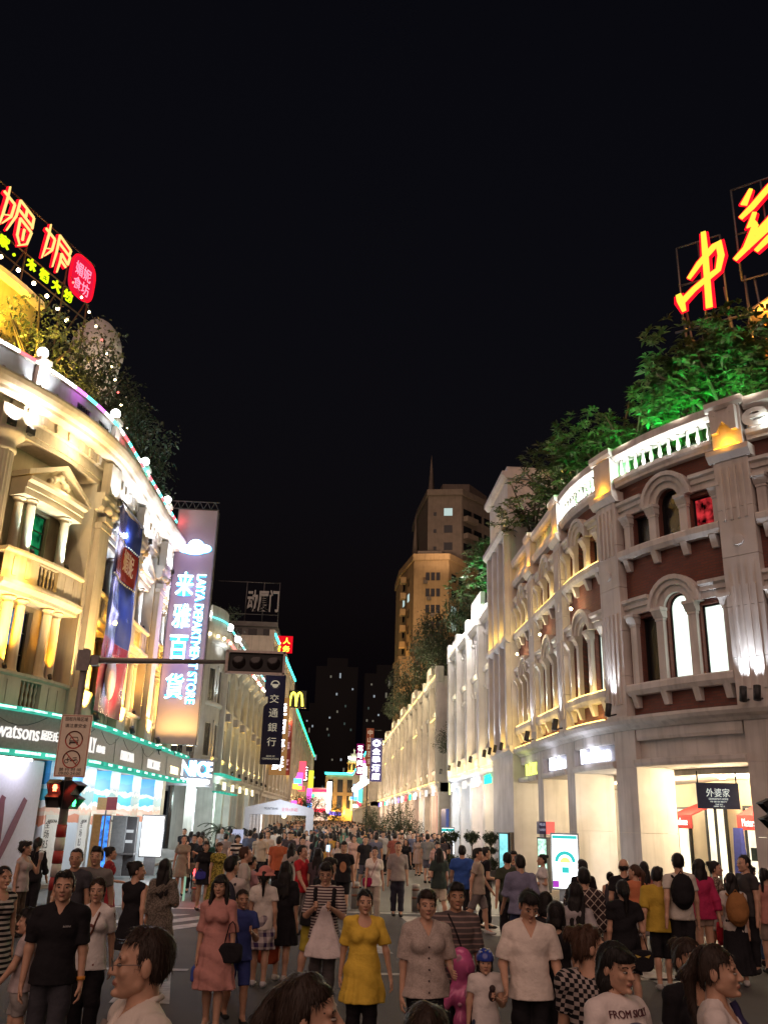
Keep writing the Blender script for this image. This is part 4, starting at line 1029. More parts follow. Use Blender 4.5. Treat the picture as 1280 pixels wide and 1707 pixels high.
# ================================================================ generic arcade rows further down the street
def block(name, label, P, s0, s1, ztop, wm, tm, bayw, levels, loc, zg=4.3, rev=True, lit=None, pane=M_GLASS, group=None, par_h=.9, depth=6.0, lights=None, shop=None, shopn=-2.0):
    B = thing(name, label, 'building', loc, group)
    nb = max(1, round((s1 - s0) / bayw)); w = (s1 - s0) / nb
    hs = []
    for k in range(nb):
        c = s0 + w * (k + .5)
        for z0, z1, hw, cnt in levels:
            for q in range(cnt):
                x = c + (q - (cnt - 1) / 2) * (w * .76 / cnt)
                hs.append((x - hw, x + hw, z0, z1, False))
    m = MB(); m.wall(P, s0, s1, zg, ztop, hs, 0, .22); m.build('wall', wm, B)
    for s in (s0, s1): m = MB(); m.add([P.pt(s, n, z) for n, z in ((-depth, 0), (0, 0), (0, ztop), (-depth, ztop))], [(0, 1, 2, 3)]); m.build('side_wall', wm, B)
    m = MB(); m.prof(P, s0 + .01, s1 - .01, [(-depth, ztop - .4), (-.3, ztop - .4), (-.3, ztop - .15), (-depth, ztop - .15)]); m.build('roof', wm, B)
    pm = MB(); pm.box(-.5, .5, -.02, 0, 0, 1); 
    pmes = {}
    for i, h in enumerate(hs):
        mt = pane
        if lit and i in lit: mt = lit[i]
        p = MB(); p.pane(P, h[0], h[1], h[2], h[3], False, -.05); p.build('window', mt, B)
    for k in range(nb + 1):
        s = s0 + w * k; s = min(max(s, s0 + .3), s1 - .3)
        m = MB(); m.pbox(P, s - .28, s + .28, .002, .34, zg + .5, ztop - .4); m.build('pilaster', tm, B)
        m = MB(); m.pbox(P, s - .36, s + .36, -.2, .36, ztop - .398, ztop + par_h * .75); m.build('parapet_block', tm, B)
        m = MB(); m.pbox(P, s - .4, s + .4, -1.1, .1, .1, zg - .15); m.build('pillar', tm, B)
    for z0, z1, hw, cnt in levels:
        for k in range(nb):
            c = s0 + w * (k + .5)
            m = MB(); m.prof(P, c - w / 2 + .3, c + w / 2 - .3, [(.002, z0 - .25), (.10, z0 - .25), (.15, z0 - .1), (.15, z0), (.002, z0)]); m.build('sill', tm, B)
            for q in range(cnt + 1):
                x = c + (q - cnt / 2) * (w * .76 / cnt)
                m = MB(); m.pbox(P, x - .07, x + .07, .002, .06, z0, z1 + .1); m.pbox(P, x - .12, x + .12, .002, .11, z1 + .1, z1 + .26); m.build('colonnette', tm, B)
    m = MB(); m.prof(P, s0, s1, [(-1.2, zg - .15), (.15, zg - .15), (.15, zg + .15), (.32, zg + .3), (.32, zg + .45), (-1.2, zg + .45)]); m.build('fascia', tm, B)
    m = MB(); m.prof(P, s0, s1, [(.0, ztop - .35), (.2, ztop - .35), (.34, ztop - .15), (.34, ztop), (-.25, ztop), (-.25, ztop - .35)]); m.build('cornice', tm, B)
    for k in range(nb):
        c = s0 + w * (k + .5)
        m = MB(); m.pbox(P, c - w / 2 + .45, c + w / 2 - .45, -.15, .1, ztop + .002, ztop + par_h * (1.7 if k % 3 == 1 else .9 if k % 2 else .55)); m.build('parapet_panel', tm, B)
    if shop:
        for k in range(nb):
            c = s0 + w * (k + .5)
            m = MB(); m.pbox(P, c - w / 2 + .42, c + w / 2 - .42, shopn - .2, shopn, .1, zg - .3); m.build('shop_front', shop[k % len(shop)], B)
    m = MB(); m.prof(P, s0, s1, [(-6, zg - .4), (-1.202, zg - .4), (-1.202, zg - .2), (-6, zg - .2)]); m.build('arcade_ceiling', wm, B)
    if lights: lights(B, P, s0, w, nb)
    return B
def shopsign(P, B, s, z, w, h, mat, tx=None, rev=True):
    if tx: ptext(P, s, .2, z, tx, w, h, mat, B, rev=rev, ext=.06, bold=.02)
    else:
        m = MB(); m.pbox(P, s - w / 2, s + w / 2, .16, .24, z, z + h); m.build('shop_sign', mat, B)
# ---- right: pale row next to the pavilion tower
E_SHA = emis('shopfront_cool', (.80, .95, .95), .75, .25, .8); E_SHB = emis('shopfront_peach', (1, .66, .42), .62, .25, .8); E_SHC = emis('shopfront_blue', (.55, .58, .95), .5, .2, .8); E_SHD = emis('shopfront_pink', (1, .45, .34), .6, .2, .8)
def lightsA(B, P, s0, w, nb):
    for k in range(nb):
        c = s0 + w * (k + .5)
        m = MB(); m.pbox(P, c - w / 2 + .5, c + w / 2 - .5, .34, .38, 12.22, 12.25); m.build('led_strip', E_YEL if k % 2 else E_WHITE, B)
        for u in (-.25, .25): lamp('POINT', P.pt(c + w * u, .62, 12.5), 70 if k % 3 == 1 else 15, (1, .95, .86), B, size=.08)
        m = MB(); m.pbox(P, c - w / 2 + .5, c + w / 2 - .5, .3, .34, 4.76, 4.79); m.build('led_strip', E_YEL, B)
        for u in (-.25, .25): lamp('POINT', P.pt(c + w * u, .5, 5.0), 16, (1, .72, .3), B, size=.06)
        lamp('POINT', P.pt(c, .6, 9.3), 9, (1, .85, .5), B, size=.08)
    for k in range(nb + 1):
        s = s0 + w * k
        m = MB(); m.tube([P.pt(s, .75, 5.0), P.pt(s, .7, 5.3)], .09, 8); m.build('floodlight', M_METAL, B)
        lamp('SPOT', P.pt(s, .7, 5.35), 26, (.80, .82, 1), B, P.pt(s, .3, 8.5), .04, 40, .7)
RA = block('arcade_row', 'pale lilac white arcade row between the slit windowed tower and the dark side lane', PR, 13.05, 29.0, 12.2, M_WHITE2, M_WHITE2, 3.98,
      [(5.6, 8.5, .4, 3), (9.6, 11.2, .4, 3)], (8, 48, 0), zg=4.3, lights=lightsA, shop=[stone('cream_hoarding', (.5, .44, .36)), E_SHC, stone('cream_hoarding', (.5, .44, .36)), E_SHA])
for s, tx, mt, w in ((15, 'i Kids', emis('sign_green', (.02, .75, .3), 3.0), 1.8), (18.8, 'BOBDOG', E_COOL, 2.2), (22.4, '雅戈尔', E_FASC, 1.6), (27, '回力', E_COOL, 1.0)):
    ptext(PR, s, .2, 3.95, tx, w, .42, mt, RA, rev=True, ext=.06, bold=.02)
for s in (15, 18.8, 22.5, 26.5): lamp('POINT', PR.pt(s, .6, 3.4), 55, (1, .82, .6) if s < 20 else (.85, .95, 1), RA, size=.2)
# warm wash on the ground floor hoardings of the brick block
# ---- right: long warm row
def lightsB(B, P, s0, w, nb):
    for k in range(nb):
        c = s0 + w * (k + .5)
        m = MB(); m.pbox(P, c - w / 2 + .4, c + w / 2 - .4, .34, .38, 4.76, 4.79); m.build('led_strip', E_YEL, B)
        lamp('POINT', P.pt(c, .6, 5.1), (26, 14, 32)[k % 3], (1, .78, .44), B, size=.1)
        if k % 3 == 0: m = MB(); m.pbox(P, c - w / 2 + .4, c + w / 2 - .4, .24, .28, 9.12, 9.15); m.build('led_strip', E_YEL, B)
        lamp('POINT', P.pt(c, .7, 9.4), (26, 5, 12)[k % 3], (1, .8, .45), B, size=.1)
        m = MB(); m.pbox(P, c - w / 2 + .4, c + w / 2 - .4, .35, .39, 12.02, 12.05); m.build('led_strip', E_YEL, B)
        lamp('POINT', P.pt(c, .7, 12.4), (22, 80, 34)[k % 3], (1, .82, .5), B, size=.1)
        lamp('SPOT', P.pt(c + w * .5, .75, 5.0), 60, (1, .93, .8), B, P.pt(c + w * .5, .2, 8), .05, 34, .7)
        if k % 3 == 1:
            lamp('SPOT', P.pt(c, .6, 5.8), 75, (.7, 1, .95), B, P.pt(c, 0, 8.4), .05, 50, .7)
RBW = block('arcade_row', 'long cream arcade row with warm yellow strip lights and coloured shop signs', PR, 35.2, 108, 12.0, M_CREAM, M_CREAM, 4.55,
      [(5.6, 8.5, .46, 3), (9.7, 11.2, .46, 3)], (8, 95, 0), zg=4.3, shopn=-.25, lights=lightsB, shop=[E_SHD, E_SHB, E_SHA, E_SHD, E_SHD, E_SHB])
for i, s in enumerate(np.arange(37.5, 107, 4.55)):
    mt = [E_COOL, E_FASC, E_FASC, E_COOL, MATS['sign_green'], emis('sign_red', (1, .03, .08), 2.5), E_COOL, emis('sign_violet', (.3, .2, 1), 2.5)][i % 8]
    ptext(PR, s, .2, 3.95, ['天', '雅 居', '美', '日 盛', 'KFC', '万', '同 仁', '金'][i % 8], [.9, 1.6, .8, 1.8, 1.5, .8, 1.6, .8][i % 8], .5, mt, RBW, rev=True, ext=.06, bold=.03)
for s in np.arange(38, 108, 9.1): lamp('POINT', PR.pt(s, 1.5, 3.6), 110, (1, .7, .5), RBW, size=.3)
# side lane annexe
SL_ = thing('lane_annexe', 'low lane annexe with a lit yellow billboard between two arcade rows', 'building', (9, 59.5, 0))
m = MB(); m.box(8.2, 16, 57.2, 62, 0, 6.2); m.build('wall', M_WHITE2, SL_)
m = MB(); m.box(7.9, 8.19, 58.2, 60.6, 3.9, 6.3); m.build('billboard', emis('lime_billboard', (.8, .85, .35), 1.2, .2), SL_)
m = MB(); m.box(7.4, 7.6, 58.0, 60.4, .1, 3.0); m.build('shutter', plain('blue_shutter', (.05, .09, .35), .5), SL_)
# ---- right far end row, hanging signs
PF = Straight((6.4, 138), (0, 1), (-1, 0))
def lightsC(B, P, s0, w, nb):
    for k in range(nb):
        c = s0 + w * (k + .5)
        lamp('POINT', P.pt(c, .8, 5.2), 70, (1, .62, .2), B, size=.2); lamp('POINT', P.pt(c, .8, 9.5), 40, (1, .6, .25), B, size=.2)
RC = block('arcade_row', 'far orange lit row with teal roof edge beyond the vertical signs', PF, 0, 95, 12.5, M_CREAM, M_CREAM, 9.5, [(5.4, 8.4, .5, 3), (9.6, 11.4, .5, 3)], (6.4, 185, 0), lights=lightsC, shop=[E_SHB, E_SHA])
m = MB(); m.pbox(PF, 0, 95, .35, .5, 12.6, 12.8); m.build('led_strip', emis('teal_led', (.05, .8, .75), 4), RC)
def vsign(label, Y, x0, x1, z0, z1, mat, tx, tmat, th=.25, horiz=False, nm='sign_board', fw=.68):
    S = thing('projecting_sign', label, 'sign', ((x0 + x1) / 2, Y, z0))
    F = Flat((x0 + x1) / 2, Y); w = x1 - x0
    m = MB(); m.pbox(F, -w / 2, w / 2, -th, 0, z0, z1); m.build(nm, mat, S)
    m = MB(); m.tube([F.pt(0, -th / 2, z1 - .2), F.pt((-1 if x0 < 0 else 1) * (w / 2 + 1.0), -th / 2, z1 - .2)], .05, 5); m.build('bracket', M_METAL, S)
    if tx:
        k = len(tx); h = (z1 - z0) / (k + .25)
        if horiz:
            mb = MB(); text_fit(mb, tx, lambda x, y, d: F.pt(x - w * .42, .01 + d, z0 + (z1 - z0) * .18 + y), w * .84, (z1 - z0) * .64, .05, .02); mb.build('lettering', tmat, S)
        else:
            for i, ch in enumerate(tx):
                if ch == ' ': continue
                mb = MB(); text_fit(mb, ch, lambda x, y, d: F.pt(x - w * fw / 2, .01 + d, z1 - h * (i + 1) + y), w * fw, h * (.78 if fw > .5 else .6), .05, .02 if fw > .5 else 0); mb.build('lettering', tmat, S)
    return S
E_LETW = emis('letter_white', (1, .97, 1), 5.0); E_LETB = emis('letter_bronze', (.80, .68, .50), .42)
vsign('indigo vertical sign with glowing white round logo and characters on the right row', 118, 5.25, 6.75, 6.8, 12.2, plain('indigo_board', (.04, .035, .16), .5), '◎全季酒店', E_LETW)
vsign('brick red vertical sign behind the indigo one', 124, 4.9, 5.9, 9.0, 14.0, emis('brick_red_board', (.45, .11, .05), .32), '中山路百货', emis('letter_dim', (.9, .6, .4), .5))
vsign('magenta vertical sign nearest the street end on the right', 128, 3.75, 4.75, 8.0, 12.2, emis('magenta_board', (.5, .02, .2), .35), '花时间里', E_LETW)
vsign('small cyan rooftop sign above the long warm row', 96, 8.4, 9.8, 12.6, 15.0, plain('dark_board', (.02, .02, .03), .5), '天虹', emis('letter_cyan', (.2, .7, 1), 4))
GL = thing('globe_lamp_string', 'string of bright globe lamps on the right side far down the street', 'lamp string', (3.7, 110, 0))
for k in range(9):
    y = 92 + k * 5; m = MB(); m.ball((3.7, y, 5.8 + .05 * k), .34, 10, 7); m.build('globe', E_GLOBE, GL)
m = MB(); m.tube([(3.7, 88, 6.2), (3.7, 136, 6.6)], .03, 5); m.tube([(3.7, 88, 0), (3.7, 88, 6.2)], .06, 6); m.tube([(3.7, 136, 0), (3.7, 136, 6.6)], .06, 6); m.build('cable', M_METAL, GL)
lamp('POINT', (3.2, 112, 5.6), 160, (1, .95, .85), GL, size=.5)
# ---- left: second corner block
P2 = Corner((-7.75, 62.5), (.03, 1.0), (1.0, -.03), 5.0)
def lightsD(B, P, s0, w, nb):
    for k in range(nb):
        c = s0 + w * (k + .5); near = s0 + w * k < 0
        if not near:
            lamp('SPOT', P.pt(c, .55, 4.95), 230, YEL, B, P.pt(c, .05, 7), .06, 62, .7)
            lamp('SPOT', P.pt(c + w / 2, .6, 4.95), 120, (1, .75, .35), B, P.pt(c + w / 2, .2, 8), .06, 45, .7)
            m = MB(); m.tube([P.pt(c, .9, 4.9), P.pt(c, .85, 5.15)], .1, 7); m.build('floodlight', M_METAL, B)
            lamp('POINT', P.pt(c, .6, 8.3), 9, YEL, B, size=.1)
            lamp('SPOT', P.pt(c, .5, 9.1), 50, (.7, .9, .95), B, P.pt(c, 0, 11), .08, 80, .8)
        else:
            lamp('SPOT', P.pt(c, .5, 5.2), 45, (1, .5, .1), B, P.pt(c, 0, 7), .08, 60, .8)
            lamp('SPOT', P.pt(c, .5, 9.3), 60, (.8, .9, 1), B, P.pt(c, 0, 11), .08, 60, .8)
        lamp('SPOT', P.pt(c, 1.0, 12.3), 45, (.95, .95, 1) if k < 4 else (1, .8, .5), B, P.pt(c, .3, 13.8), .1, 110, .8)
L2 = block('corner_building', 'smaller grey corner building with yellow lit windows behind the purple sign tower', P2, -7.2, 30, 13.6, stone('grey_green_stone', (.42, .42, .38)), stone('grey_green_trim', (.46, .46, .42)), 4.1,
      [(5.9, 8.0, .36, 2), (9.4, 11.6, .36, 2)], (-9, 76, 0), zg=4.4, rev=False, lights=lightsD, par_h=1.3, shop=[E_SHOPW, M_GLASS, M_POST])
for z, col in ((13.66, MATS['led_5']), (14.9, MATS['led_6'])):
    s = -7
    while s < 30:
        if col is MATS['led_5']: m = MB(); m.ball(P2.pt(s, .42, z + .05), .1, 6, 5); m.build('cornice_bulb', emis('red_bulb', (1, .12, .1), 4) if int(s * 2) % 2 else MATS['warm_bulb'], L2); s += .8
        else: m = MB(); m.pbox(P2, s, s + 1.4, .2, .26, z, z + .08); m.build('led_strip', col if int(s) % 3 else MATS['led_0'], L2); s += 1.5
for s in (-3, 1.5, 6, 14, 22):
    m = MB(); m.ball(P2.pt(s, .1, 15.1), .26, 10, 7); m.build('globe_lamp', E_GLOBE, L2)
for k, s in enumerate(np.arange(1.5, 30, 4.1)):
    m = MB(); m.prof(P2, s - .9, s + .9, [(.3, 12.2), (.75, 12.7), (.75, 13.2), (.3, 13.2)]); m.build('scroll_bracket', MATS['grey_green_trim'], L2)
for q in range(9):
    m = MB(); m.prof(P2, -1 + q * 1.15, .05 + q * 1.15, [(.33, 4.75), (.8, 4.75), (.8, 4.86), (.33, 4.86)]); m.build('canopy_glass', E_TEAL, L2)
    m = MB(); m.prof(P2, -1 + q * 1.0, -.1 + q * 1.0, [(.33, 3.62), (.75, 3.62), (.75, 3.72), (.33, 3.72)]); m.build('canopy_glass', E_TEAL, L2)
for s, tx in ((3, '百丽'), (7.5, '天美'), (12, '森达'), (16.5, '他她'), (21, 'VIA')): ptext(P2, s, .36, 3.9, tx, 1.3, .5, MATS['fascia_letter_yellow'], L2, ext=.08, bold=.03)
BS = thing('shop_sign', 'glowing blue edged white shop sign on the grey corner building', 'sign', P2.pt(-3.5, .6, 4.5))
m = MB(); m.pbox(P2, -5.5, -1.6, .35, .6, 3.9, 5.6); m.build('board', M_FASC, BS)
for bold, n, mt, nm in ((.05, .62, E_CYAN, 'letter_edge'), (.02, .7, E_SIGN, 'lettering')):
    mb = MB(); text_fit(mb, 'UNICE', lambda x, y, d: P2.pt(-5.2 + x, n + d, 4.5 + y), 3.2, .95, .06, bold); text_fit(mb, '优妮服饰', lambda x, y, d: P2.pt(-4.6 + x, n + d, 4.05 + y), 2.4, .32, .06, bold); mb.build(nm, mt, BS)
lamp('POINT', P2.pt(-3, 1.4, 3.4), 120, (.8, .95, 1), BS, size=.3)
lamp('POINT', P2.pt(1.5, 1.4, 3.2), 130, (.75, 1, .95), BS, size=.3)
# ---- left: third and fourth rows
P3 = Straight((-6.8, 94.5), (.03, 1.0), (1, -.03))
def lightsE(B, P, s0, w, nb):
    for k in range(nb):
        c = s0 + w * (k + .5)
        lamp('SPOT', P.pt(c, 1.2, 5.0), 300, YEL, B, P.pt(c, 0, 8), .2, 90, .8); lamp('POINT', P.pt(c, 1.0, 13.5), 70, (1, .62, .25), B, size=.2)
L3 = block('arcade_row', 'tall yellow lit building behind the navy bank sign', P3, 0, 34, 20.5, M_CREAM, M_CREAM, 4.9, [(5.4, 9.4, .42, 3), (11, 13.6, .42, 3), (15.5, 18.2, .42, 3)], (-7, 110, 0), rev=False, lights=lightsE, shop=[E_SHB, E_SHA])
m = MB(); m.pbox(P3, 0, 34, .35, .5, 20.6, 20.8); m.build('led_strip', MATS['teal_led'], L3)
P4 = Straight((-5.6, 135), (.012, 1.0), (1, -.012))
L4 = block('arcade_row', 'far beige row with a green neon roof edge on the left', P4, 0, 105, 17.2, M_CREAM, M_CREAM, 10.5, [(5.4, 8.4, .6, 3), (10, 14, .6, 3)], (-5, 185, 0), rev=False, lights=lambda B, P, s0, w, nb: [lamp('POINT', P.pt(s0 + w * (k + .5), 1.2, 5.4), 130, (1, .62, .2), B, size=.2) for k in range(nb)], shop=[E_SHB, E_SHA])
m = MB(); m.pbox(P4, 0, 105, .35, .55, 17.25, 17.5); m.build('led_strip', emis('green_led', (.03, .85, .3), 3.5), L4)
vsign('tall navy bank sign with bronze characters hanging over the left pavement', 88, -6.6, -4.62, 6.9, 15.4, plain('navy_sign_board', (.010, .010, .034), .7, spec=.08), 'Ө交通銀行 ', E_LETB, fw=.44)
F_ = Flat(-5.6, 87.97); mb = MB(); text_fit(mb, 'BANK OF', lambda x, y, d: F_.pt(x - .4, .02 + d, 7.6 + y), .8, .14, .03); text_fit(mb, 'COMMUNICATIONS', lambda x, y, d: F_.pt(x - .8, .02 + d, 7.35 + y), 1.6, .16, .03)
mb.build('lettering', E_LETB, bpy.data.objects['projecting_sign.004'])
vsign('peach lit vertical sign with bright white characters behind the navy bank sign', 96, -6.2, -4.45, 6.3, 14.2, emis('peach_board', (.62, .30, .10), .42), '佳丽海鲜', E_LETW)
vsign('maroon vertical sign beyond the peach one on the left', 112, -5.9, -4.7, 7.0, 13.5, plain('maroon_board', (.12, .012, .02), .5), '粤海庄', emis('letter_rose', (.9, .5, .5), .5))
RS = vsign('red square sign with four yellow characters high on the left', 100, -7.0, -4.75, 19.7, 21.6, emis('red_board', (.95, .008, .02), .75), None, None)
FR = Flat(-5.87, 100)
for i, ch in enumerate('人人财务'):
    mb = MB(); text_fit(mb, ch, lambda x, y, d: FR.pt(-.95 + (i % 2) * 1.0 + x, .01 + d, 20.7 - (i // 2) * .9 + y), .8, .7, .05, .02); mb.build('lettering', emis('letter_yellow', (1, .72, .05), 3), RS)
GA = thing('projecting_sign', 'yellow double arch sign on a dark board on the left', 'sign', (-4.8, 120, 16))
FG = Flat(-4.75, 120)
m = MB(); m.pbox(FG, -1.3, 1.3, -.3, 0, 15.9, 18.2); m.build('sign_board', plain('black_board', (.012, .014, .012), .4), GA)
m = MB(); m.tube([FG.pt(-1.3, -.15, 18.0), FG.pt(-2.3, -.15, 18.0)], .05); m.build('bracket', M_METAL, GA)
mb = MB()
for cx in (-.42, .42):
    ribbon(FG, [(cx - .44, 16.15, 1.1), (cx - .36, 17.1), (cx - .2, 17.8), (cx, 17.95), (cx + .2, 17.8), (cx + .36, 17.1), (cx + .44, 16.15, 1.1)], .13, .01, .09 + cx * .01, mb)
mb.build('arches', emis('arch_yellow', (1, .85, .08), 3.2), GA)
vsign('black vertical sign with white letters far down the left row', 170, -4.7, -3.75, 8.4, 11.2, plain('black_board2', (.012, .012, .014), .4), 'CRD', E_LETW)
vsign('lime yellow board beside the black lettered sign', 174, -3.7, -2.8, 7.6, 10.6, emis('lime_board', (.75, .85, .05), 1.4), None, None)
# ---- dark tower with dim roof letters behind the left rows
DT = thing('office_tower', 'unlit office tower with grey roof letters in the dark behind the left row', 'building', (-11.4, 113, 0))
M_DARKC = stone('dark_concrete', (.16, .155, .15))
m = MB(); m.box(-15.4, -7.4, 112, 122, 0, 25.6); m.build('wall', M_DARKC, DT)
for z in (20.4, 23.2):
    for k in range(4):
        m = MB(); m.box(-14.8 + k * 1.9, -13.7 + k * 1.9, 111.95, 111.998, z, z + 1.5); m.build('window', M_GLASS, DT)
m = MB(); m.box(-15.5, -7.3, 111.8, 111.997, 25.0, 25.6); m.build('cornice', M_DARKC, DT)
m = MB()
for x in (-11.6, -9.4, -7.4): m.tube([(x, 112.2, 25.6), (x, 112.2, 30.9)], .07, 5)
for z in (26.6, 30.8): m.tube([(-15.3, 112.2, z), (-7.4, 112.2, z)], .06, 5)
m.build('frame', M_STEEL, DT)
FD = Flat(-9.4, 112); mb = MB(); text_fit(mb, '动厦门', lambda x, y, d: FD.pt(x - 2.0, d, 26.9 + y), 4.0, 2.9, .15, .02); mb.build('roof_lettering', plain('dim_letter', (.36, .36, .36), .6), DT)
# ---- ochre apartment tower on the right
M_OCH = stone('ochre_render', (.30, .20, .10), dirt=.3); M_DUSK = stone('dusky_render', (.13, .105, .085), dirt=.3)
def prism(pts, z0, z1):
    m = MB(); k = len(pts); m.add([(x, y, z) for z in (z0, z1) for x, y in pts], [tuple(range(k))[::-1], tuple(range(k, 2 * k))] + [(j, (j + 1) % k, (j + 1) % k + k, j + k) for j in range(k)]); return m
AT = thing('apartment_tower', 'ochre stepped apartment tower with slender spires rising behind the right row', 'building', (18, 140, 0))
prism([(8.9, 131), (9.2, 124), (14.5, 123.5), (14.5, 131)], 0, 23.4).build('lower_wing', M_OCH, AT)
prism([(10.4, 142), (11.7, 132), (17.0, 131), (22.5, 138), (22.5, 152), (10.4, 152)], 0, 40.4).build('middle_block', M_OCH, AT)
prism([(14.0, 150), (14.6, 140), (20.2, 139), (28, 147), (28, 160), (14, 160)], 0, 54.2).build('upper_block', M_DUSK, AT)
prism([(8.7, 131.2), (9.0, 123.8), (14.7, 123.3), (14.7, 131.2)], 23.402, 24.0).build('cornice', M_OCH, AT)
prism([(10.1, 142), (11.5, 131.7), (17.1, 130.6), (22.8, 138), (22.8, 152), (10.1, 152)], 40.402, 41.4).build('cornice', M_OCH, AT)
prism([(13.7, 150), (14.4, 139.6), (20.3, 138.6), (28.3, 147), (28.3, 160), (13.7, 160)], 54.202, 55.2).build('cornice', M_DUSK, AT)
for (x, y, z0, z1, r) in ((15.9, 147, 40, 64.5, .8), (13.4, 149, 36, 54, .55)):
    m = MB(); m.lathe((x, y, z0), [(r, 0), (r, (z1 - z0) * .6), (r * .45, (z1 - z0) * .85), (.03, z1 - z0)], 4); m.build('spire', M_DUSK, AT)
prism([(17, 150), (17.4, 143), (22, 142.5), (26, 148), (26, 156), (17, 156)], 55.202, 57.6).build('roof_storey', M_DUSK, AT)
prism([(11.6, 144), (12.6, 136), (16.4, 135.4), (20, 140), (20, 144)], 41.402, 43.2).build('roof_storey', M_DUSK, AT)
def pwin(x0, y0, x1, y1, u, z, w, h, mt, par):
    l = math.hypot(x1 - x0, y1 - y0); dx, dy = (x1 - x0) / l, (y1 - y0) / l
    F = Flat(x0 + dx * u, y0 + dy * u, (dx, dy), (dy, -dx))
    m = MB(); m.pbox(F, -w / 2, w / 2, -.05, .06, z, z + h); m.build('window', mt, par)
E_WINW = emis('far_window_pale', (.75, .95, .9), .55)
for k in range(7):
    z = 37.2 - k * 2.55
    for u in (2.15, 2.95, 3.75): pwin(11.7, 132, 17, 131, u, z, .6, 1.25, M_GLASS, AT)
    for u in (1.4, 3.6): pwin(17, 131, 22.5, 138, u, z, 1.3, 1.2, E_WINW if (k in (2, 3) and u < 2) else M_GLASS, AT)
    for u in (3, 6.5): pwin(10.4, 142, 11.7, 132, u, z, 1.2, 1.2, M_GLASS if k != 1 else E_WINW, AT)
for k in range(5):
    z = 50.6 - k * 3.0
    for u, w in ((1.2, .5), (3.4, 1.4)): pwin(14.6, 140, 20.2, 139, u, z, w, 1.3 if w > 1 else .6, E_WINW if (k == 0 and w > 1) else M_GLASS, AT)
    for u in (1.5, 4.5, 7.5): pwin(20.2, 139, 28, 147, u, z, 2.2, 1.3, M_GLASS, AT)
    m = MB(); l = math.hypot(7.8, 8); F = Flat(20.2, 139, (7.8 / l, 8 / l), (8 / l, -7.8 / l)); m.pbox(F, .3, 3.4, .06, 1.0, z - 1.0, z - .1); m.build('balcony', M_DUSK, AT)
for k in range(9):
    m = MB(); z = 38 - k * 2.6; m.box(10.0, 10.9, 136.4, 138, z, z + .9); m.build('balcony', M_OCH, AT)
for (p, t, e, c) in (((10.5, 119, 14), (11.5, 124, 22), 1200, (1, .64, .3)), ((13, 118, 25), (14, 131, 36), 2000, (1, .70, .40)), ((9, 134, 22), (11, 140, 34), 900, (1, .6, .22)), ((15, 120, 38), (18, 139, 52), 2600, (1, .68, .45))):
    lamp('SPOT', p, e, c, AT, t, .5, 80, .9)
# ---- far dark towers with a few lit windows
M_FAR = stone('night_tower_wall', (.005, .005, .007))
r2 = random.Random(5)
for i, (x, y, w, h) in enumerate(((-30, 430, 26, 62), (2, 470, 22, 78), (28, 450, 24, 72), (-8, 520, 20, 60), (52, 500, 26, 64))):
    T = thing('apartment_tower', ['broad unlit tower with few lit windows at the far left end of the street', 'tallest unlit tower with few lit windows straight down the street', 'unlit tower with few lit windows right of the tallest far one', 'narrow unlit tower furthest away down the street', 'unlit tower far behind the ochre apartment block'][i], 'building', (x, y, 0))
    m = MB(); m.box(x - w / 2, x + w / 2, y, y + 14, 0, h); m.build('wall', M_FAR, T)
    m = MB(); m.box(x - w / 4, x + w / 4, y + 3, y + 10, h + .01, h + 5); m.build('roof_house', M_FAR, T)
    for k in range(20):
        wx = x + r2.uniform(-w / 2 + 1, w / 2 - 1); wz = r2.randrange(5, int(h / 3)) * 3.0
        m = MB(); m.box(wx - .4, wx + .4, y - .12, y - .002, wz, wz + r2.choice((.9, 1.2, 2.6)))
        m.build('window', emis('far_lit_%d' % (k % 3), ((.8, .9, 1), (1, .9, .7), (.7, 1, .9))[k % 3], (.30, .12, .05)[k % 3]), T)
# ---- domed building closing the view
EB = thing('domed_building', 'orange lit domed building closing the far end of the street', 'building', (6, 242, 0))
m = MB(); hs = [(x - .7, x + .7, z, z + 3.2, False) for x in (-5, -2.5, 0, 2.5, 5) for z in (4.6, 8.6)]
PE = Flat(5.6, 241); m.wall(PE, -6.2, 6.2, 0, 13.2, hs, 0, .3); m.build('wall', stone('golden_stone', (.5, .36, .2)), EB)
for h in hs:
    m = MB(); m.pane(PE, h[0], h[1], h[2], h[3], False, -.2); m.build('window', M_GLASS, EB)
for x in (-6, -3.75, -1.25, 1.25, 3.75, 6): m = MB(); m.pbox(PE, x - .35, x + .35, .002, .35, .2, 12.6); m.build('pilaster', MATS['golden_stone'], EB); lamp('POINT', PE.pt(x, 1.2, 3.6), 230, (1, .55, .1), EB, size=.3)
m = MB(); m.pbox(PE, -6.6, 6.5, .36, .8, 13.0, 13.5); m.build('led_strip', MATS['teal_led'], EB)
m = MB(); m.lathe((6.6, 246, 13.2), [(1.75, 0), (1.75, 1.0), (1.55, 1.02), (1.55, 2.9), (1.9, 2.95), (1.9, 3.3)], 16); m.build('drum', MATS['golden_stone'], EB)
m = MB(); m.lathe((6.6, 246, 16.5), [(1.75, 0), (1.6, .8), (1.2, 1.6), (.6, 2.2), (.2, 2.45), (.15, 2.9), (.3, 3.1), (.02, 3.6)], 16); m.build('dome', M_CREAM, EB)
for k in range(5):
    a = PI + k * PI / 4; m = MB(); F = Flat(6.6 + 1.56 * math.cos(a), 246 + 1.56 * math.sin(a), (-math.sin(a), math.cos(a)), (math.cos(a), math.sin(a)))
    m.pane(F, -.35, .35, 14.4, 16.0, True, .03); m.build('arch_opening', M_DARKFRAME, EB); lamp('POINT', (6.6 + 2.4 * math.cos(a + .35), 246 + 2.4 * math.sin(a + .35), 14.2), 60, (1, .6, .05), EB, size=.1)
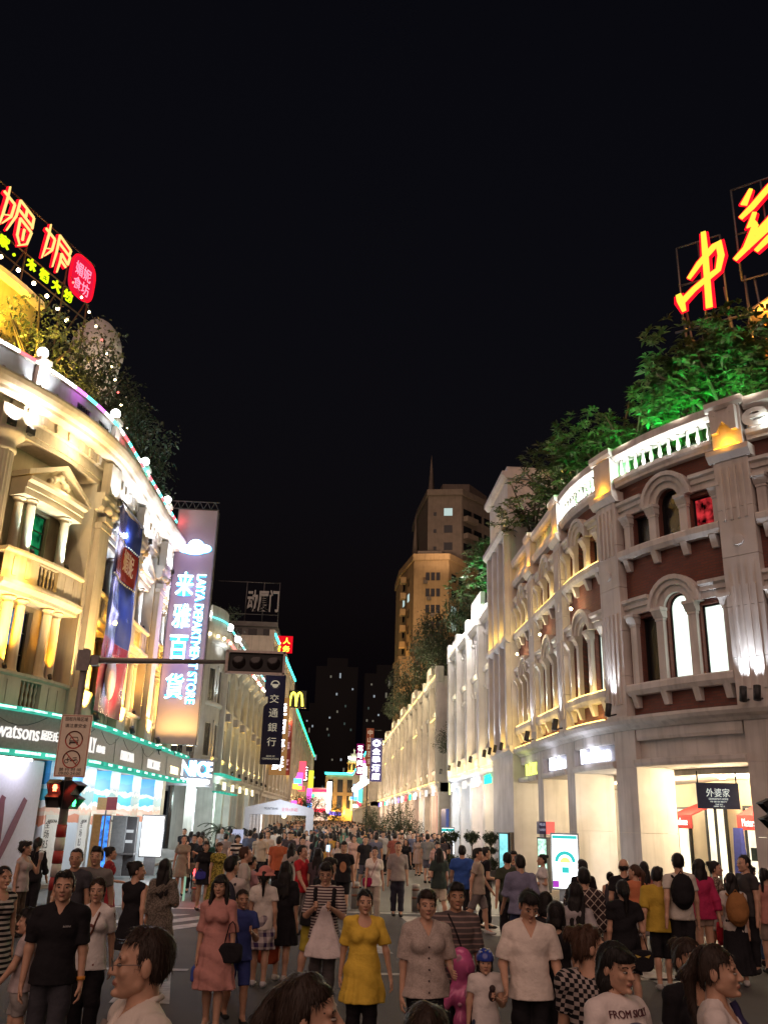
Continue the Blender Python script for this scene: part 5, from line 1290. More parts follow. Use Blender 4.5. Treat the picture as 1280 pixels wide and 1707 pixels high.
m = MB(); m.ball((5.3, 243.6, 17.5), .4, 8, 6); m.ball((7.9, 243.8, 17.4), .42, 8, 6); m.build('globe_lamp', E_GLOBE, EB); lamp('POINT', (6.2, 242.5, 18), 160, (.7, 1, .6), EB)
ES = thing('sign_cluster_wall', 'red and white neon shop front at the far left end of the street', 'shop', (-2, 225, 0))
m = MB(); m.box(-4.5, .3, 228, 234, 0, 9.2); m.build('wall', M_CREAM, ES)
for z, mt, h in ((3.6, 'sign_red', .7), (8.2, 'sign_red', .6)): m = MB(); m.box(-4.4, .2, 227.6, 227.9, z, z + h); m.build('neon_band', MATS[mt], ES)
m = MB(); m.box(-.2, .9, 226, 226.4, 3.3, 10.6); m.build('sign_board', E_LETW, ES)
m = MB(); m.box(.4, 3.4, 224, 224.3, 2.9, 3.7); m.build('shop_sign', MATS['sign_violet'], ES)
lamp('POINT', (-2, 224, 5.5), 420, (1, .7, .6), ES, size=.4); lamp('POINT', (1.5, 222, 4.5), 260, (1, .85, .8), ES, size=.4)
# small blade signs crowding the far end of the street
r6 = random.Random(8); BLC = [((1, .05, .08), 2.5), ((.1, .4, 1), 2.5), ((1, .75, .2), 2.5), ((.1, .9, .4), 2), ((1, .95, .95), 4), ((.8, .1, .6), 2), ((1, .4, .05), 2.5)]
for k in range(34):
    left = k % 2 == 0; B_ = L4 if left else RC; Pq = P4 if left else PF
    s = r6.uniform(0, 100 if left else 88); z = r6.uniform(3.0, 9.5); w_ = r6.uniform(.5, 1.3); h_ = r6.choice((.6, .8, 2.2, 3.0)); c_ = BLC[r6.randrange(7)]
    m = MB(); m.pbox(Pq, s, s + .2, .3, .3 + w_, z, z + h_); m.build('blade_sign', emis('blade_%d' % BLC.index(c_), c_[0], c_[1]), B_)
# air conditioner boxes hung on the ochre tower and the second left block
for k in range(7):
    z = 36.6 - k * 2.55; m = MB(); m.box(13.1 + .55 * (k % 3), 13.75 + .55 * (k % 3), 131.0, 131.45, z, z + .5); m.build('air_conditioner', M_DUSK, AT)
for k, s in enumerate((2.2, 6.3, 10.4, 18.6, 22.7)):
    m = MB(); m.pbox(P2, s, s + .8, .2, .55, 8.5, 9.05); m.build('air_conditioner', M_FASC, L2)
# ================================================================ traffic signal pole with sign
M_POLE = plain('grey_painted_pole', (.20, .18, .17), .45, .3)
M_BLK = plain('black_housing', (.012, .012, .013), .5)
SG = thing('traffic_signal', 'grey signal pole on the left kerb with long arm and unlit three lens head', 'traffic light', (-6.05, 22, 0))
m = MB(); m.tube([(-6.05, 22, 0), (-6.05, 22, 6.0)], [.11, .085], 12); m.lathe((-6.05, 22, 0), [(.2, .12), (.2, .2), (.12, .26)], 12); m.build('pole', M_POLE, SG)
for k in range(5):
    m = MB(); m.lathe((-6.05, 22, .55 + k * .28), [(.117, 0), (.115, .27)], 12); m.build('reflective_band', plain('red_band', (.35, .03, .03), .5) if k % 2 == 0 else plain('white_band', (.5, .45, .42), .5), SG)
m = MB(); m.tube([(-6.05, 22, 5.72), (-4.4, 21.98, 5.76), (-2.5, 21.95, 5.80)], [.075, .065, .05], 10); m.build('arm', M_POLE, SG)
m = MB(); m.box(-6.2, -5.9, 21.86, 21.885, 5.45, 5.95); m.box(-5.9, -5.7, 21.9, 22.1, 5.6, 5.84); m.build('bracket', M_POLE, SG)
m = MB(); m.box(-2.56, -1.22, 21.72, 21.99, 5.52, 6.02); hd = m.build('signal_head', M_BLK, SG)
bv = hd.modifiers.new('bevel', 'BEVEL'); bv.width = .05; bv.segments = 3
m = MB()
for z in (5.48, 6.0): m.box(-2.6, -1.18, 21.66, 21.74, z, z + .06)
for x in (-2.62, -1.235): m.box(x, x + .06, 21.66, 21.74, 5.5, 6.04)
m.build('rim', plain('pale_rim', (.55, .48, .44), .4), SG)
for k in range(3):
    x = -2.3 + k * .42
    m = MB(); m.smooth = True; vs = []; fs = []
    for i in range(5):
        for j in range(16):
            r = .165 * i / 4; a = 2 * PI * j / 16; vs.append((x + r * math.cos(a), 21.712 - .05 * (1 - (i / 4) ** 2), 5.77 + r * math.sin(a)))
    for i in range(4):
        for j in range(16): fs.append((i * 16 + j, i * 16 + (j + 1) % 16, (i + 1) * 16 + (j + 1) % 16, (i + 1) * 16 + j))
    m.add(vs, fs); m.build('lens', plain('dark_lens', (.012, .009, .009), .2, spec=.5), SG)
# sign plate
FSG = Flat(-6.0, 21.82)
m = MB(); m.pbox(FSG, -.36, .36, -.02, 0, 2.98, 4.4); sp = m.build('sign_plate', plain('sign_white', (.78, .68, .54), .5, var=.05), SG)
M_SRED = plain('sign_ring_red', (.42, .05, .03), .5); M_SBLK = plain('sign_ink', (.05, .035, .03), .5)
m = MB()
for a, b, c, d in ((-.34, .34, 3.0, 3.012), (-.34, .34, 4.368, 4.38), (-.34, -.328, 3.012, 4.368), (.328, .34, 3.012, 4.368)): m.pbox(FSG, a, b, .0, .004, c, d)
m.build('border', M_SRED, sp)
m = MB()
for cz in (3.82, 3.38): m.arch(FSG, 0, cz, .182, .205, .001, .006, 20); 
q = 32
for cz in (3.82, 3.38):
    vs = [FSG.pt(r * math.cos(2 * PI * j / q), .006, cz + r * math.sin(2 * PI * j / q)) for r in (.18, .207) for j in range(q)]
    m.add(vs, [(j, (j + 1) % q, (j + 1) % q + q, j + q) for j in range(q)])
    ribbon(FSG, [(-.135, cz + .135), (.135, cz - .135)], .011, .004, .008, m)
m.build('prohibition_ring', M_SRED, sp)
mb = MB()
for tx, z, w, h in (('园桩升降区域', 4.25, .52, .095), ('请注意安全', 4.10, .5, .09), ('禁 行 时 间', 3.11, .5, .075), ('09:00-24:00', 3.03, .5, .065)):
    text_fit(mb, tx, lambda x, y, d: FSG.pt(x - w / 2, .002 + d, z + y), w, h, .004)
# pictograms: car front and motorcycle
for pts, r in (([(-.10, 3.76), (.10, 3.76)], .022), ([(-.10, 3.80), (-.075, 3.88), (.075, 3.88), (.10, 3.80)], .009), ([(-.085, 3.74), (-.085, 3.71)], .018), ([(.085, 3.74), (.085, 3.71)], .018), ([(-.1, 3.8), (.1, 3.8)], .008),
               ([(-.10, 3.35), (-.03, 3.39), (.05, 3.36), (.10, 3.35)], .009), ([(-.07, 3.44), (-.1, 3.35)], .008), ([(.03, 3.41), (.12, 3.415)], .009), ([(-.03, 3.35), (.06, 3.35)], .014)):
    ribbon(FSG, pts, r, .001, .005, mb)
for cx in (-.11, .1):
    vs = [FSG.pt(cx + r * math.cos(2 * PI * j / 16), .004, 3.335 + r * math.sin(2 * PI * j / 16)) for r in (.035, .05) for j in range(16)]
    mb.add(vs, [(j, (j + 1) % 16, (j + 1) % 16 + 16, j + 16) for j in range(16)])
mb.build('lettering', M_SBLK, sp)
def pedhead(P, z, red, par):
    m = MB(); m.pbox(P, -.15, .15, -.2, 0, z, z + .62); h = m.build('pedestrian_head', M_BLK, par)
    for k, zz in ((0, z + .33), (1, z + .03)):
        m = MB(); m.prof(P, -.15, .15, [(0.001, zz + .28), (.2, zz + .2), (.2, zz + .18), (0.001, zz + .26)])
        for x in (-.15, .135): m.add([P.pt(x + u, n, zc) for u in (0, .015) for n, zc in ((0, zz), (0, zz + .27), (.2, zz + .2))], [(0, 1, 2), (3, 5, 4), (0, 3, 4, 1), (1, 4, 5, 2), (2, 5, 3, 0)])
        m.build('visor', M_BLK, h)
    z0 = z + (.36 if red else .06)
    m = MB(); m.ball(P.pt(0, .01, z0 + .19), .03, 8, 5)
    for pts, r in (([(0, z0 + .15), (0, z0 + .07)], .032), ([(-.03, z0 + .13), (-.045, z0 + .06)], .012), ([(.03, z0 + .13), (.045, z0 + .06)], .012), ([(-.015, z0 + .07), (-.025, z0)], .016), ([(.015, z0 + .07), (.025, z0)], .016)): ribbon(P, pts, r, .004, .014, m)
    if red is None: m.build('figure', plain('dark_figure', (.02, .03, .02), .3), h); return
    m.build('lit_figure', emis('red_figure', (1, .16, .06), 9) if red else emis('green_figure', (.05, 1, .25), 6), h)
    lamp('POINT', P.pt(0, .16, z0 + .1), 2.2 if red else .8, (1, .06, .03) if red else (.05, 1, .25), par, size=.05)
pedhead(Flat(-6.28, 21.82), 2.3, True, SG)
pedhead(Flat(-5.82, 21.86, (.5, .866), (.866, -.5)), 2.28, False, SG)
SG2 = thing('traffic_signal', 'black pedestrian signal seen side on at the right edge', 'traffic light', (8.9, 18.2, 0))
m = MB(); m.tube([(9.12, 18.3, .1), (9.12, 18.3, 3.4)], .07, 10); m.build('pole', M_POLE, SG2)
pedhead(Flat(8.88, 18.3, (0, 1), (-1, 0)), 2.25, None, SG2)

# ================================================================ street furniture
def bollard(x, y, label, lit=False):
    B = thing('bollard', label, 'bollard', (x, y, 0), 'steel bollards across the street mouth')
    m = MB(); m.lathe((x, y, 0), [(.1, 0), (.1, .58), (.105, .59), (.105, .63), (.09, .66), (.02, .67)], 14); m.build('post', plain('brushed_steel', (.42, .4, .37), .35, .7), B)
    for z in (.3, .5): m = MB(); m.lathe((x, y, z), [(.102, 0), (.102, .06)], 14); m.build('band', plain('brown_band', (.16, .07, .04), .5), B)
    if lit:
        m = MB(); m.lathe((x, y, .67), [(.09, 0), (.1, .05), (.08, .14), (.02, .17)], 12); m.build('lamp', emis('red_bollard_lamp', (1, .05, .06), 5), B); lamp('POINT', (x, y - .2, .8), 5, (1, .1, .08), B)
        m = MB(); m.tube([(x - .3, y, .0), (x - .3, y, .62)], .03, 6); m.build('light_tube', emis('pale_green_tube', (.6, 1, .7), .35), B)
bollard(2.43, 25.25, 'steel bollard between the grey polo man and the green topped woman'); bollard(4.05, 26.0, 'steel bollard beside the man in beige shirt walking away'); bollard(.85, 25.6, 'steel bollard behind the woman in the yellow dress'); bollard(-3.5, 26.6, 'bollard with a glowing red lamp on top at the left', True)
TN = thing('tent', 'pale blue white sales tent with lit counter in the middle of the street', 'tent', (-2.75, 56, 0))
M_TENT = plain('tent_cloth', (.50, .52, .58), .6, var=.05)
m = MB()
x0, x1, y0, y1 = -4.75, -.78, 54.8, 58.6
pts = [(x0, y0, 2.72), (x1, y0, 2.72), (x1, y1, 2.72), (x0, y1, 2.72), ((x0 + x1) / 2, y0, 3.2), ((x0 + x1) / 2, y1, 3.2)]
m.add(pts, [(0, 4, 5, 3), (4, 1, 2, 5)]); rf = m.build('roof', M_TENT, TN)
so = rf.modifiers.new('thick', 'SOLIDIFY'); so.thickness = .03
m = MB(); m.add([(x0, y0 - .01, 2.34), (x1, y0 - .01, 2.34), (x1, y0 - .01, 2.72), ((x0 + x1) / 2, y0 - .01, 3.2), (x0, y0 - .01, 2.72)], [(0, 1, 2, 3, 4)]); vl = m.build('valance', M_TENT, TN)
FT2 = Flat(-2.75, y0 - .012)
mb = MB(); text_fit(mb, 'MONTBEAR', lambda x, y, d: FT2.pt(-.9 + x, .002 + d, 2.62 + y), .8, .13, .01); mb.build('lettering', MATS['black_print'], vl)
mb = MB(); text_fit(mb, '全场1折起', lambda x, y, d: FT2.pt(.1 + x, .002 + d, 2.55 + y), .95, .2, .01); mb.build('lettering', plain('red_print', (.5, .03, .06), .5), vl)
for x, w in ((x0, .3), (x1 - .42, .42)):
    m = MB(); m.box(x, x + w, y0, y0 + .12, 0, 2.34); m.build('post_cover', M_TENT, TN)
for x in (x0 + .05, x1 - .1): m = MB(); m.box(x, x + .06, y1 - .1, y1 - .04, 0, 2.7); m.build('post', M_TENT, TN)
m = MB(); m.add([(x0 + .3 + .1 * i, y0 + .2 + .06 * (i % 2), z) for z in (.2, 2.34) for i in range(8)], [(i, i + 1, i + 9, i + 8) for i in range(7)]); m.build('curtain', plain('sheer_curtain', (.5, .46, .45), .8), TN)
m = MB(); m.box(x0 + .4, x1 - 1.0, y0 + .5, y0 + 1.1, 0, .95); m.build('counter', plain('white_counter', (.6, .58, .52), .4), TN)
m = MB(); m.ball((-2.5, y0 + .5, 2.3), .12, 8, 6); m.build('lamp', MATS['warm_bulb'], TN)
lamp('POINT', (-2.6, y0 + .6, 2.1), 110, (1, .96, .88), TN); lamp('POINT', (-2.4, y0 - 1.6, 2.6), 40, (.85, .92, 1), TN)
def lightbox(label, c, w, z0, z1, ang, face, txt=None, base=True, th=.16, fcol=None, nm='lightbox'):
    L = thing(nm, label, 'advertising box', (c[0], c[1], 0)); F = Flat(c[0], c[1], (math.cos(ang), math.sin(ang)), (math.sin(ang), -math.cos(ang)))
    m = MB(); m.pbox(F, -w / 2, w / 2, -th, 0, z0, z1); m.build('case', fcol or M_STEEL, L)
    m = MB(); m.pbox(F, -w / 2 + .04, w / 2 - .04, .001, .012, z0 + .05, z1 - .05); m.build('lit_panel', face, L)
    if base: m = MB(); m.pbox(F, -w / 4, w / 4, -th + .03, -.03, .1, z0 - .001); m.build('stand', M_STEEL, L)
    if txt:
        for (kind, *a) in txt:
            if kind == 'box': m = MB(); m.pbox(F, a[0], a[1], .0125, .016, a[2], a[3]); m.build('printed_band', a[4], L)
            elif kind == 'arc': m = MB(); m.arch(F, a[0], a[1], a[2], a[3], .0125, .017 + .002 * a[2]); m.build('printed_arc', a[4], L)
            else: mb = MB(); text_fit(mb, a[0], lambda x, y, d: F.pt(a[1] - a[3] / 2 + x, .0125 + d, a[2] + y), a[3], a[4], .004); mb.build('lettering', a[5], L)
    return L, F
E_BOX = emis('lightbox_white', (.93, .98, 1.0), 2.2); E_BTL = emis('print_turquoise', (.05, .62, .6), .9); E_BYE = emis('print_yellow', (1, .78, .2), 1.4); E_BPU = emis('print_purple', (.5, .06, .6), .8)
_, F1 = lightbox('tall white lightbox poster with turquoise arcs by the cream pillars', (7.05, 27.6), .82, .45, 2.02, -.35, E_BOX, [('box', -.36, .36, 1.86, 1.95, E_BTL), ('arc', 0, 1.22, .2, .3, E_BTL), ('arc', 0, 1.2, .0, .15, E_BYE), ('box', -.1, .1, .92, 1.08, E_BTL), ('box', -.37, -.2, .52, .7, E_BPU), ('text', '城市通卡', 0, 1.7, .4, .09, E_BTL), ('text', '快乐出行', 0, .8, .3, .06, E_BTL)])
lamp('POINT', (6.7, 26.9, 1.3), 30, (.9, .97, 1), None, size=.3)
lightbox('narrow green and white lit phone booth panel under the red cube sign', (6.98, 30.2), .42, .2, 1.85, -.95, emis('phone_panel', (.45, .8, .6), 1.6, .6, 6), nm='phone_booth')
PB = thing('booth_sign', 'small sign cube half blue print and half glowing red above the phone panel', 'sign', (7.1, 30.2, 1.9))
m = MB(); m.box(6.85, 7.08, 30.0, 30.35, 1.95, 2.33); bb = m.build('blue_face', plain('indigo_print', (.05, .045, .12), .5), PB)
m = MB(); m.box(7.081, 7.36, 30.0, 30.35, 1.95, 2.33); m.build('red_face', emis('red_cube', (1, .16, .12), 1.0), PB)
m = MB(); m.box(7.05, 7.11, 30.15, 30.21, .1, 1.949); m.build('post', M_STEEL, PB)
FB = Flat(6.965, 30.0); mb = MB(); text_fit(mb, '电话', lambda x, y, d: FB.pt(-.09 + x, .002 + d, 2.2 + y), .18, .09, .004); text_fit(mb, '公用亭', lambda x, y, d: FB.pt(-.09 + x, .002 + d, 2.04 + y), .18, .08, .004); mb.build('lettering', emis('letter_dim_white', (.8, .8, 1), .5), bb)
lightbox('slim cyan lit cabinet beside a grey column', (6.9, 36.4), .42, .45, 1.9, -.6, emis('cyan_panel', (.25, .75, .8), 1.1, .4, 2), nm='display_cabinet')
m = MB(); m.box(7.12, 7.55, 36.1, 36.4, .1, 1.92); tag(m.build('junction_cabinet', stone('taupe_cabinet', (.16, .14, .12)), None), 'plain taupe street cabinet joined to the slim cyan display', 'cabinet')
lightbox('white and teal lightbox farthest down the right pavement', (6.75, 52), .75, .5, 1.95, 0, E_BOX, [('box', -.34, .34, 1.72, 1.88, E_BTL), ('arc', 0, 1.1, .14, .2, E_BTL), ('box', -.1, .1, .9, 1.0, E_BTL)])
_, F2 = lightbox('blank glowing white lightbox on the left pavement', (-6.35, 35), .82, .72, 2.18, .12, emis('blank_white_panel', (.95, .98, 1), 4.5)); lamp('POINT', (-6.2, 34.2, 1.5), 40, (.92, .96, 1), None, size=.3)
AC = thing('utility_cabinet', 'grey cash machine cabinet left of the blank lightbox', 'cabinet', (-7.3, 34.6, 0))
m = MB(); m.box(-7.72, -7.22, 34.5, 35.0, .1, 2.12); m.build('body', plain('grey_cabinet', (.16, .17, .18), .5), AC)
m = MB(); m.box(-7.219, -6.86, 34.6, 34.95, .1, 2.1); m.build('side_bay', plain('dark_bay', (.03, .03, .033), .5), AC)
for z in (1.55, 1.2): m = MB(); m.box(-7.2, -6.95, 34.56, 34.599, z, z + .1); m.build('label_strip', emis('cabinet_label', (.8, .85, .9), .6), AC)
m = MB(); m.box(-7.75, -6.83, 34.45, 35.02, .8, .86); m.build('ledge', M_STEEL, AC)
BC, FBC = lightbox('gold framed totem with a blue lit screen near the left shop columns', (-8.05, 34.3), .62, .3, 2.15, .35, emis('blue_screen', (.05, .22, .8), 1.3, .7, 5), nm='totem', fcol=plain('gold_case', (.42, .24, .10), .35, .6))
m = MB(); m.pbox(FBC, -.31, -.02, .013, .06, .3, 2.15); m.build('gold_side', MATS['gold_case'], BC)
RP = thing('street_sign', 'small gold and red square street plate above the totem', 'sign', (-7.9, 33.6, 2.2))
m = MB(); m.box(-8.1, -7.78, 33.5, 33.55, 2.3, 2.72); m.build('gold_plate', plain('gold_plate', (.45, .26, .1), .4), RP)
m = MB(); m.box(-7.779, -7.42, 33.5, 33.55, 2.3, 2.74); m.build('red_plate', plain('dull_red_plate', (.22, .03, .04), .5), RP)
m = MB(); m.box(-7.8, -7.75, 33.52, 33.56, .1, 2.29); m.build('post', M_STEEL, RP)
EZ = thing('easel_board', 'small lilac notice board in front of the tent', 'sign', (-4.1, 45, 0))
m = MB(); m.box(-4.5, -3.9, 45, 45.04, 1.0, 1.62); bd = m.build('board', emis('lilac_board', (.55, .58, .8), .7), EZ)
m = MB(); m.tube([(-4.4, 45.06, 0), (-4.25, 45.05, 1.5)], .02, 5); m.tube([(-4.0, 45.06, 0), (-4.15, 45.05, 1.5)], .02, 5); m.build('leg', M_METAL, EZ)
mb = MB(); F = Flat(-4.2, 45); text_fit(mb, '特价', lambda x, y, d: F.pt(-.2 + x, .002 + d, 1.25 + y), .4, .2, .006); mb.build('lettering', M_SBLK, bd)

# ================================================================ vegetation
def leaf_mat(name, c, tr=.25):
    if name in MATS: return MATS[name]
    m, t, b = nmat(name)
    oi = t.nodes.new('ShaderNodeNewGeometry'); r = t.nodes.new('ShaderNodeMapRange'); r.inputs[3].default_value = .55; r.inputs[4].default_value = 1.5
    t.links.new(oi.outputs['Random Per Island'], r.inputs[0])
    vm = t.nodes.new('ShaderNodeVectorMath'); vm.operation = 'SCALE'; vm.inputs[0].default_value = c; t.links.new(r.outputs[0], vm.inputs['Scale'])
    t.links.new(vm.outputs[0], b.inputs['Base Color']); b.inputs['Roughness'].default_value = .45
    tl = t.nodes.new('ShaderNodeBsdfTranslucent'); t.links.new(vm.outputs[0], tl.inputs[0]); mx = t.nodes.new('ShaderNodeMixShader'); mx.inputs[0].default_value = tr
    t.links.new(b.outputs[0], mx.inputs[1]); t.links.new(tl.outputs[0], mx.inputs[2]); t.links.new(mx.outputs[0], t.nodes['Material Output'].inputs[0])
    MATS[name] = m; return m
M_LEAF = leaf_mat('broad_leaf', (.055, .085, .028)); M_LEAFD = leaf_mat('dark_leaf', (.04, .06, .03)); M_BARK = stone('bark', (.10, .08, .06), fine=20)
def leaves_mesh(name, clumps, rosette, L, W, per, mat, seed):
    """crown: leaf-sized bent blades; rosette = long leaves fanning from twig tips, else loose sprays"""
    g = np.random.default_rng(seed); vs = []; fs = []
    def blade(p, d, L, W):
        d = d / np.linalg.norm(d); a = np.cross(d, (0, 0, 1.0)); 
        if np.linalg.norm(a) < .05: a = np.cross(d, (0, 1.0, 0))
        a /= np.linalg.norm(a); nrm = np.cross(a, d); o = len(vs)
        tw = g.normal(0, .5); a = a * math.cos(tw) + nrm * math.sin(tw)
        vs.extend([p, p + d * L * .45 + a * W, p + d * L * .45 - a * W, p + d * L * .95 - np.array((0, 0, .25 * L))])
        fs.extend([(o, o + 1, o + 2), (o + 1, o + 3, o + 2)])
    for cx, cy, cz, rx, rz, cnt in clumps:
        for _ in range(cnt):
            u = g.normal(size=3); u /= np.linalg.norm(u); r = g.uniform(.45, 1.05) ** .6
            p = np.array((cx + u[0] * rx * r, cy + u[1] * rx * r, cz + u[2] * rz * r))
            for k in range(per):
                if rosette:
                    a = 2 * PI * k / per + g.uniform(0, .6); d = np.array((math.cos(a), math.sin(a), g.uniform(-.1, .75))) + u * .35
                else:
                    d = g.normal(size=3) + u * .6; d[2] -= .2
                blade(p + (0 if rosette else g.normal(size=3) * L * .7), d, L * g.uniform(.45, 1.35), W * g.uniform(.6, 1.25))
    me = bpy.data.meshes.new(name); me.from_pydata([tuple(v) for v in vs], [], fs); me.materials.append(mat); return me
def clumpset(seed, n, R, H, cnt, base):
    g = random.Random(seed); out = []
    for k in range(n):
        a = g.uniform(0, 2 * PI); r = R * math.sqrt(g.random()) * .8; out.append((r * math.cos(a), r * math.sin(a), base + g.uniform(.1, 1) * H * (1.1 - .5 * r / R), R * g.uniform(.28, .45), R * g.uniform(.2, .36), cnt))
    return out
CROWN = [leaves_mesh('crown', clumpset(i, 13, 1.6, 2.0, 27, 1.2), True, .21, .034, 8, M_LEAF, i) for i in range(3)]
CROWN_F = [leaves_mesh('crown', clumpset(20 + i, 15, 1.6, 2.2, 76, 1.1), False, .135, .032, 4, M_LEAFD, 30 + i) for i in range(3)]
def trunk_mesh(seed):
    g = random.Random(seed); m = MB(); m.tube([(0, 0, 0), (.06, .03, .7), (.0, .08, 1.4)], [.13, .1, .08], 7)
    for k in range(7):
        a = g.uniform(0, 2 * PI); l = g.uniform(.7, 1.4); m.tube([(0, .05, 1.0 + .08 * k), (l * .5 * math.cos(a), l * .5 * math.sin(a), 1.7 + .1 * k), (l * math.cos(a), l * math.sin(a), 2.2 + .15 * k)], [.06, .04, .015], 5)
    return mesh_of(m, 'trunk', M_BARK)
TRUNK = [trunk_mesh(i) for i in range(3)]
_tn = [0]
def tree(x, y, z, sc, label, fine=False, group=None, cat='tree', name='tree', szz=1.0):
    i = _tn[0]; _tn[0] += 1
    T = thing(name, label, cat, (x, y, z), group); T.rotation_euler = (0, 0, i * 1.7); T.scale = (sc, sc, sc * szz)
    link_obj('trunk', TRUNK[i % 3], T); link_obj('crown', (CROWN_F if fine else CROWN)[i % 3], T); return T
def on(P, s, n, z): p = P.pt(s, n, z); return p[0], p[1], p[2]
# right roof garden
for k, (s, n, sc, lab) in enumerate(((-9.6, -2.0, 1.35, 'broad leaved roof tree at the right edge under the brush stroke sign'), (-7.9, -2.6, 1.5, 'tall roof tree in front of the orange roof pavilion'), (-6.0, -2.2, 1.55, 'roof tree lit bright green above the lit balustrade'), (-4.4, -2.6, 1.6, 'roof tree left of the green lit one with a ragged top'),
                                     (-1.9, -1.6, 1.2, 'small green lit roof tree over the second bay'), (.4, -1.7, 1.35, 'roof tree with drooping leaves over the third bay'), (2.6, -1.5, 1.35, 'roof tree over the fourth bay'), (5.0, -1.1, 1.45, 'roof tree reaching toward the slit windowed tower'), (7.2, -.4, 1.25, 'roof tree leaning out past the slit windowed tower'))):
    x, y, z = on(PR, s, n, 11.7); tree(x, y, z, sc, lab)
for s, n, e in ((-6.2, -1.1, 60), (-4.6, -1.1, 45), (-2.4, -.8, 26), (-.2, -.9, 10)): lamp('POINT', PR.pt(s, n, 13.0), e, (.02, 1, .12), None, size=.15, name='garden_lamp')
for k, (x, y, z, sc, lab) in enumerate(((9.0, 44, 11.8, 1.5, 'roof tree on the lilac row beside the slit windowed tower'), (9.6, 49, 11.8, 1.9, 'largest roof tree on the lilac row'), (8.9, 54, 11.8, 1.5, 'roof tree at the lane end of the lilac row'), (8.6, 66, 11.6, 1.3, 'roof tree nearest the lane on the warm row'), (9.2, 73, 11.6, 2.2, 'big dark roof tree on the warm row before the ochre tower'), (9.0, 82, 11.6, 1.9, 'second dark roof tree on the warm row'), (8.6, 92, 11.6, 1.7, 'third roof tree on the warm row behind the cyan sign'), (8.4, 104, 11.6, 1.4, 'last roof tree on the warm row'), (8.4, 60.5, 5.8, .9, 'shrub hanging over the lane annexe'))):
    tree(x, y, z, sc, lab, fine=k > 1)
lamp('POINT', (8.6, 45.5, 13.5), 160, (.02, 1, .15), None, size=.15, name='garden_lamp')
for s in (-8.2, -6.2, -4.2, -1.5, 1.5, 4.5): lamp('SPOT', PR.pt(s, .75, 12.9), 34, (1, .86, .66), None, PR.pt(s, -1.6, 14.8), .2, 110, .8, name='parapet_lamp')  # added fill lamps for the roof trees, no fixtures stand here
# left roof trees
for s, n, sc, lab, z in ((-3.7, -2.1, 1.6, 'golden lit leafy tree in front of the yellow attic wall', 15), (-2.2, -1.6, .95, 'small roof tree beneath the red seal of the neon sign', 15), (-8.2, -5.6, 1.5, 'roof tree behind the neon characters', 20.5), (.2, -1.8, 1.25, 'dark roof tree below the dome', 15),
                         (2.2, -2.2, 1.75, 'dark roof tree with a string of small bulbs', 15), (5.2, -2.2, 1.7, 'dark roof tree past the bulb string', 15), (8.2, -2.2, 1.45, 'dark roof tree second from the truss', 15), (11.2, -2.2, 1.2, 'dark roof tree next to the truss', 15), (14, -2.2, 1.0, 'small roof tree behind the sign tower', 15)):
    x, y, z = on(PL, s, n, z); tree(x, y, z, sc, lab, fine=True)
ST = thing('light_string', 'string of tiny white and orange bulbs running down the left roof trees', 'lights', PL.pt(0, -1, 17))
m = MB(); g3 = random.Random(3)
for k in range(15):
    s = -4.6 + k * .62; p = PL.pt(s, -.5, 20.6 - .26 * k); m = MB(); m.ball(p, .045, 6, 5); m.build('bulb', MATS['warm_bulb'] if k % 4 else MATS['red_bulb'], ST)
m = MB(); m.tube([PL.pt(-4.8 + k * .62, -.5, 20.75 - .26 * k) for k in range(16)], .012, 4); m.build('cable', M_METAL, ST)
x, y, z = on(P2, 5, -2, 13.2); tree(x, y, z, 1.4, 'faint roof tree behind the grey corner building', fine=True)
# street trees, topiary, cycad
tree(3.4, 66, .3, .78, 'round street tree in the crowd left of the bigger one', fine=True); tree(4.9, 61, .3, .88, 'spreading street tree in the crowd before the pink shop fronts', fine=True); tree(-2.6, 150, .0, 1.9, 'dark street tree far left under the black lettered sign', fine=True); tree(1.5, 190, 0, 1.5, 'dark street tree in front of the domed building', fine=True)
TOPB = leaves_mesh('foliage_ball', [(0, 0, 0, .27, .2, 210)], False, .075, .03, 5, M_LEAFD, 77)
for k, (x, y, lab, two) in enumerate(((5.35, 40, 'low round topped potted tree at the left of the topiary group', False), (6.12, 39.4, 'single ball topiary in the middle of the group', False), (6.78, 38.6, 'two tier topiary at the right of the group', True))):
    T = thing('potted_topiary', lab, 'potted plant', (x, y, 0), 'clipped topiary trees by the arcade')
    m = MB(); m.lathe((x, y, 0), [(.2, 0), (.28, .1), (.34, .4), (.36, .42), (.3, .42)], 12); m.build('pot', stone('grey_planter', (.2, .19, .18)), T)
    m = MB(); m.tube([(x, y, .4), (x + .03, y, 1.0), (x, y, 1.6)], .025, 6)
    for q in range(6): m.tube([(x, y, 1.3), (x + .25 * math.cos(q), y + .25 * math.sin(q), 1.62)], .01, 4)
    m.build('stem', M_BARK, T)
    link_obj('foliage', TOPB, T, (0, 0, 1.68)); link_obj('foliage', TOPB, T, (0, 0, .65), None, (.9, .9, 1.2))
    if two: link_obj('foliage', TOPB, T, (0, 0, 1.18), None, (.85, .85, .6))
CY = thing('potted_palm', 'dark cycad palm with arching fronds in a green planter left of the tent', 'potted plant', (-5.9, 53, 0))
m = MB(); m.lathe((-5.9, 53, 0), [(.5, 0), (.62, .5), (.66, .55), (.6, .56)], 14); m.build('planter', stone('green_planter', (.06, .16, .11)), CY)
m = MB(); m.lathe((-5.9, 53, .5), [(.22, 0), (.25, .5), (.2, .9)], 10); m.build('trunk', M_BARK, CY)
g4 = np.random.default_rng(4); 
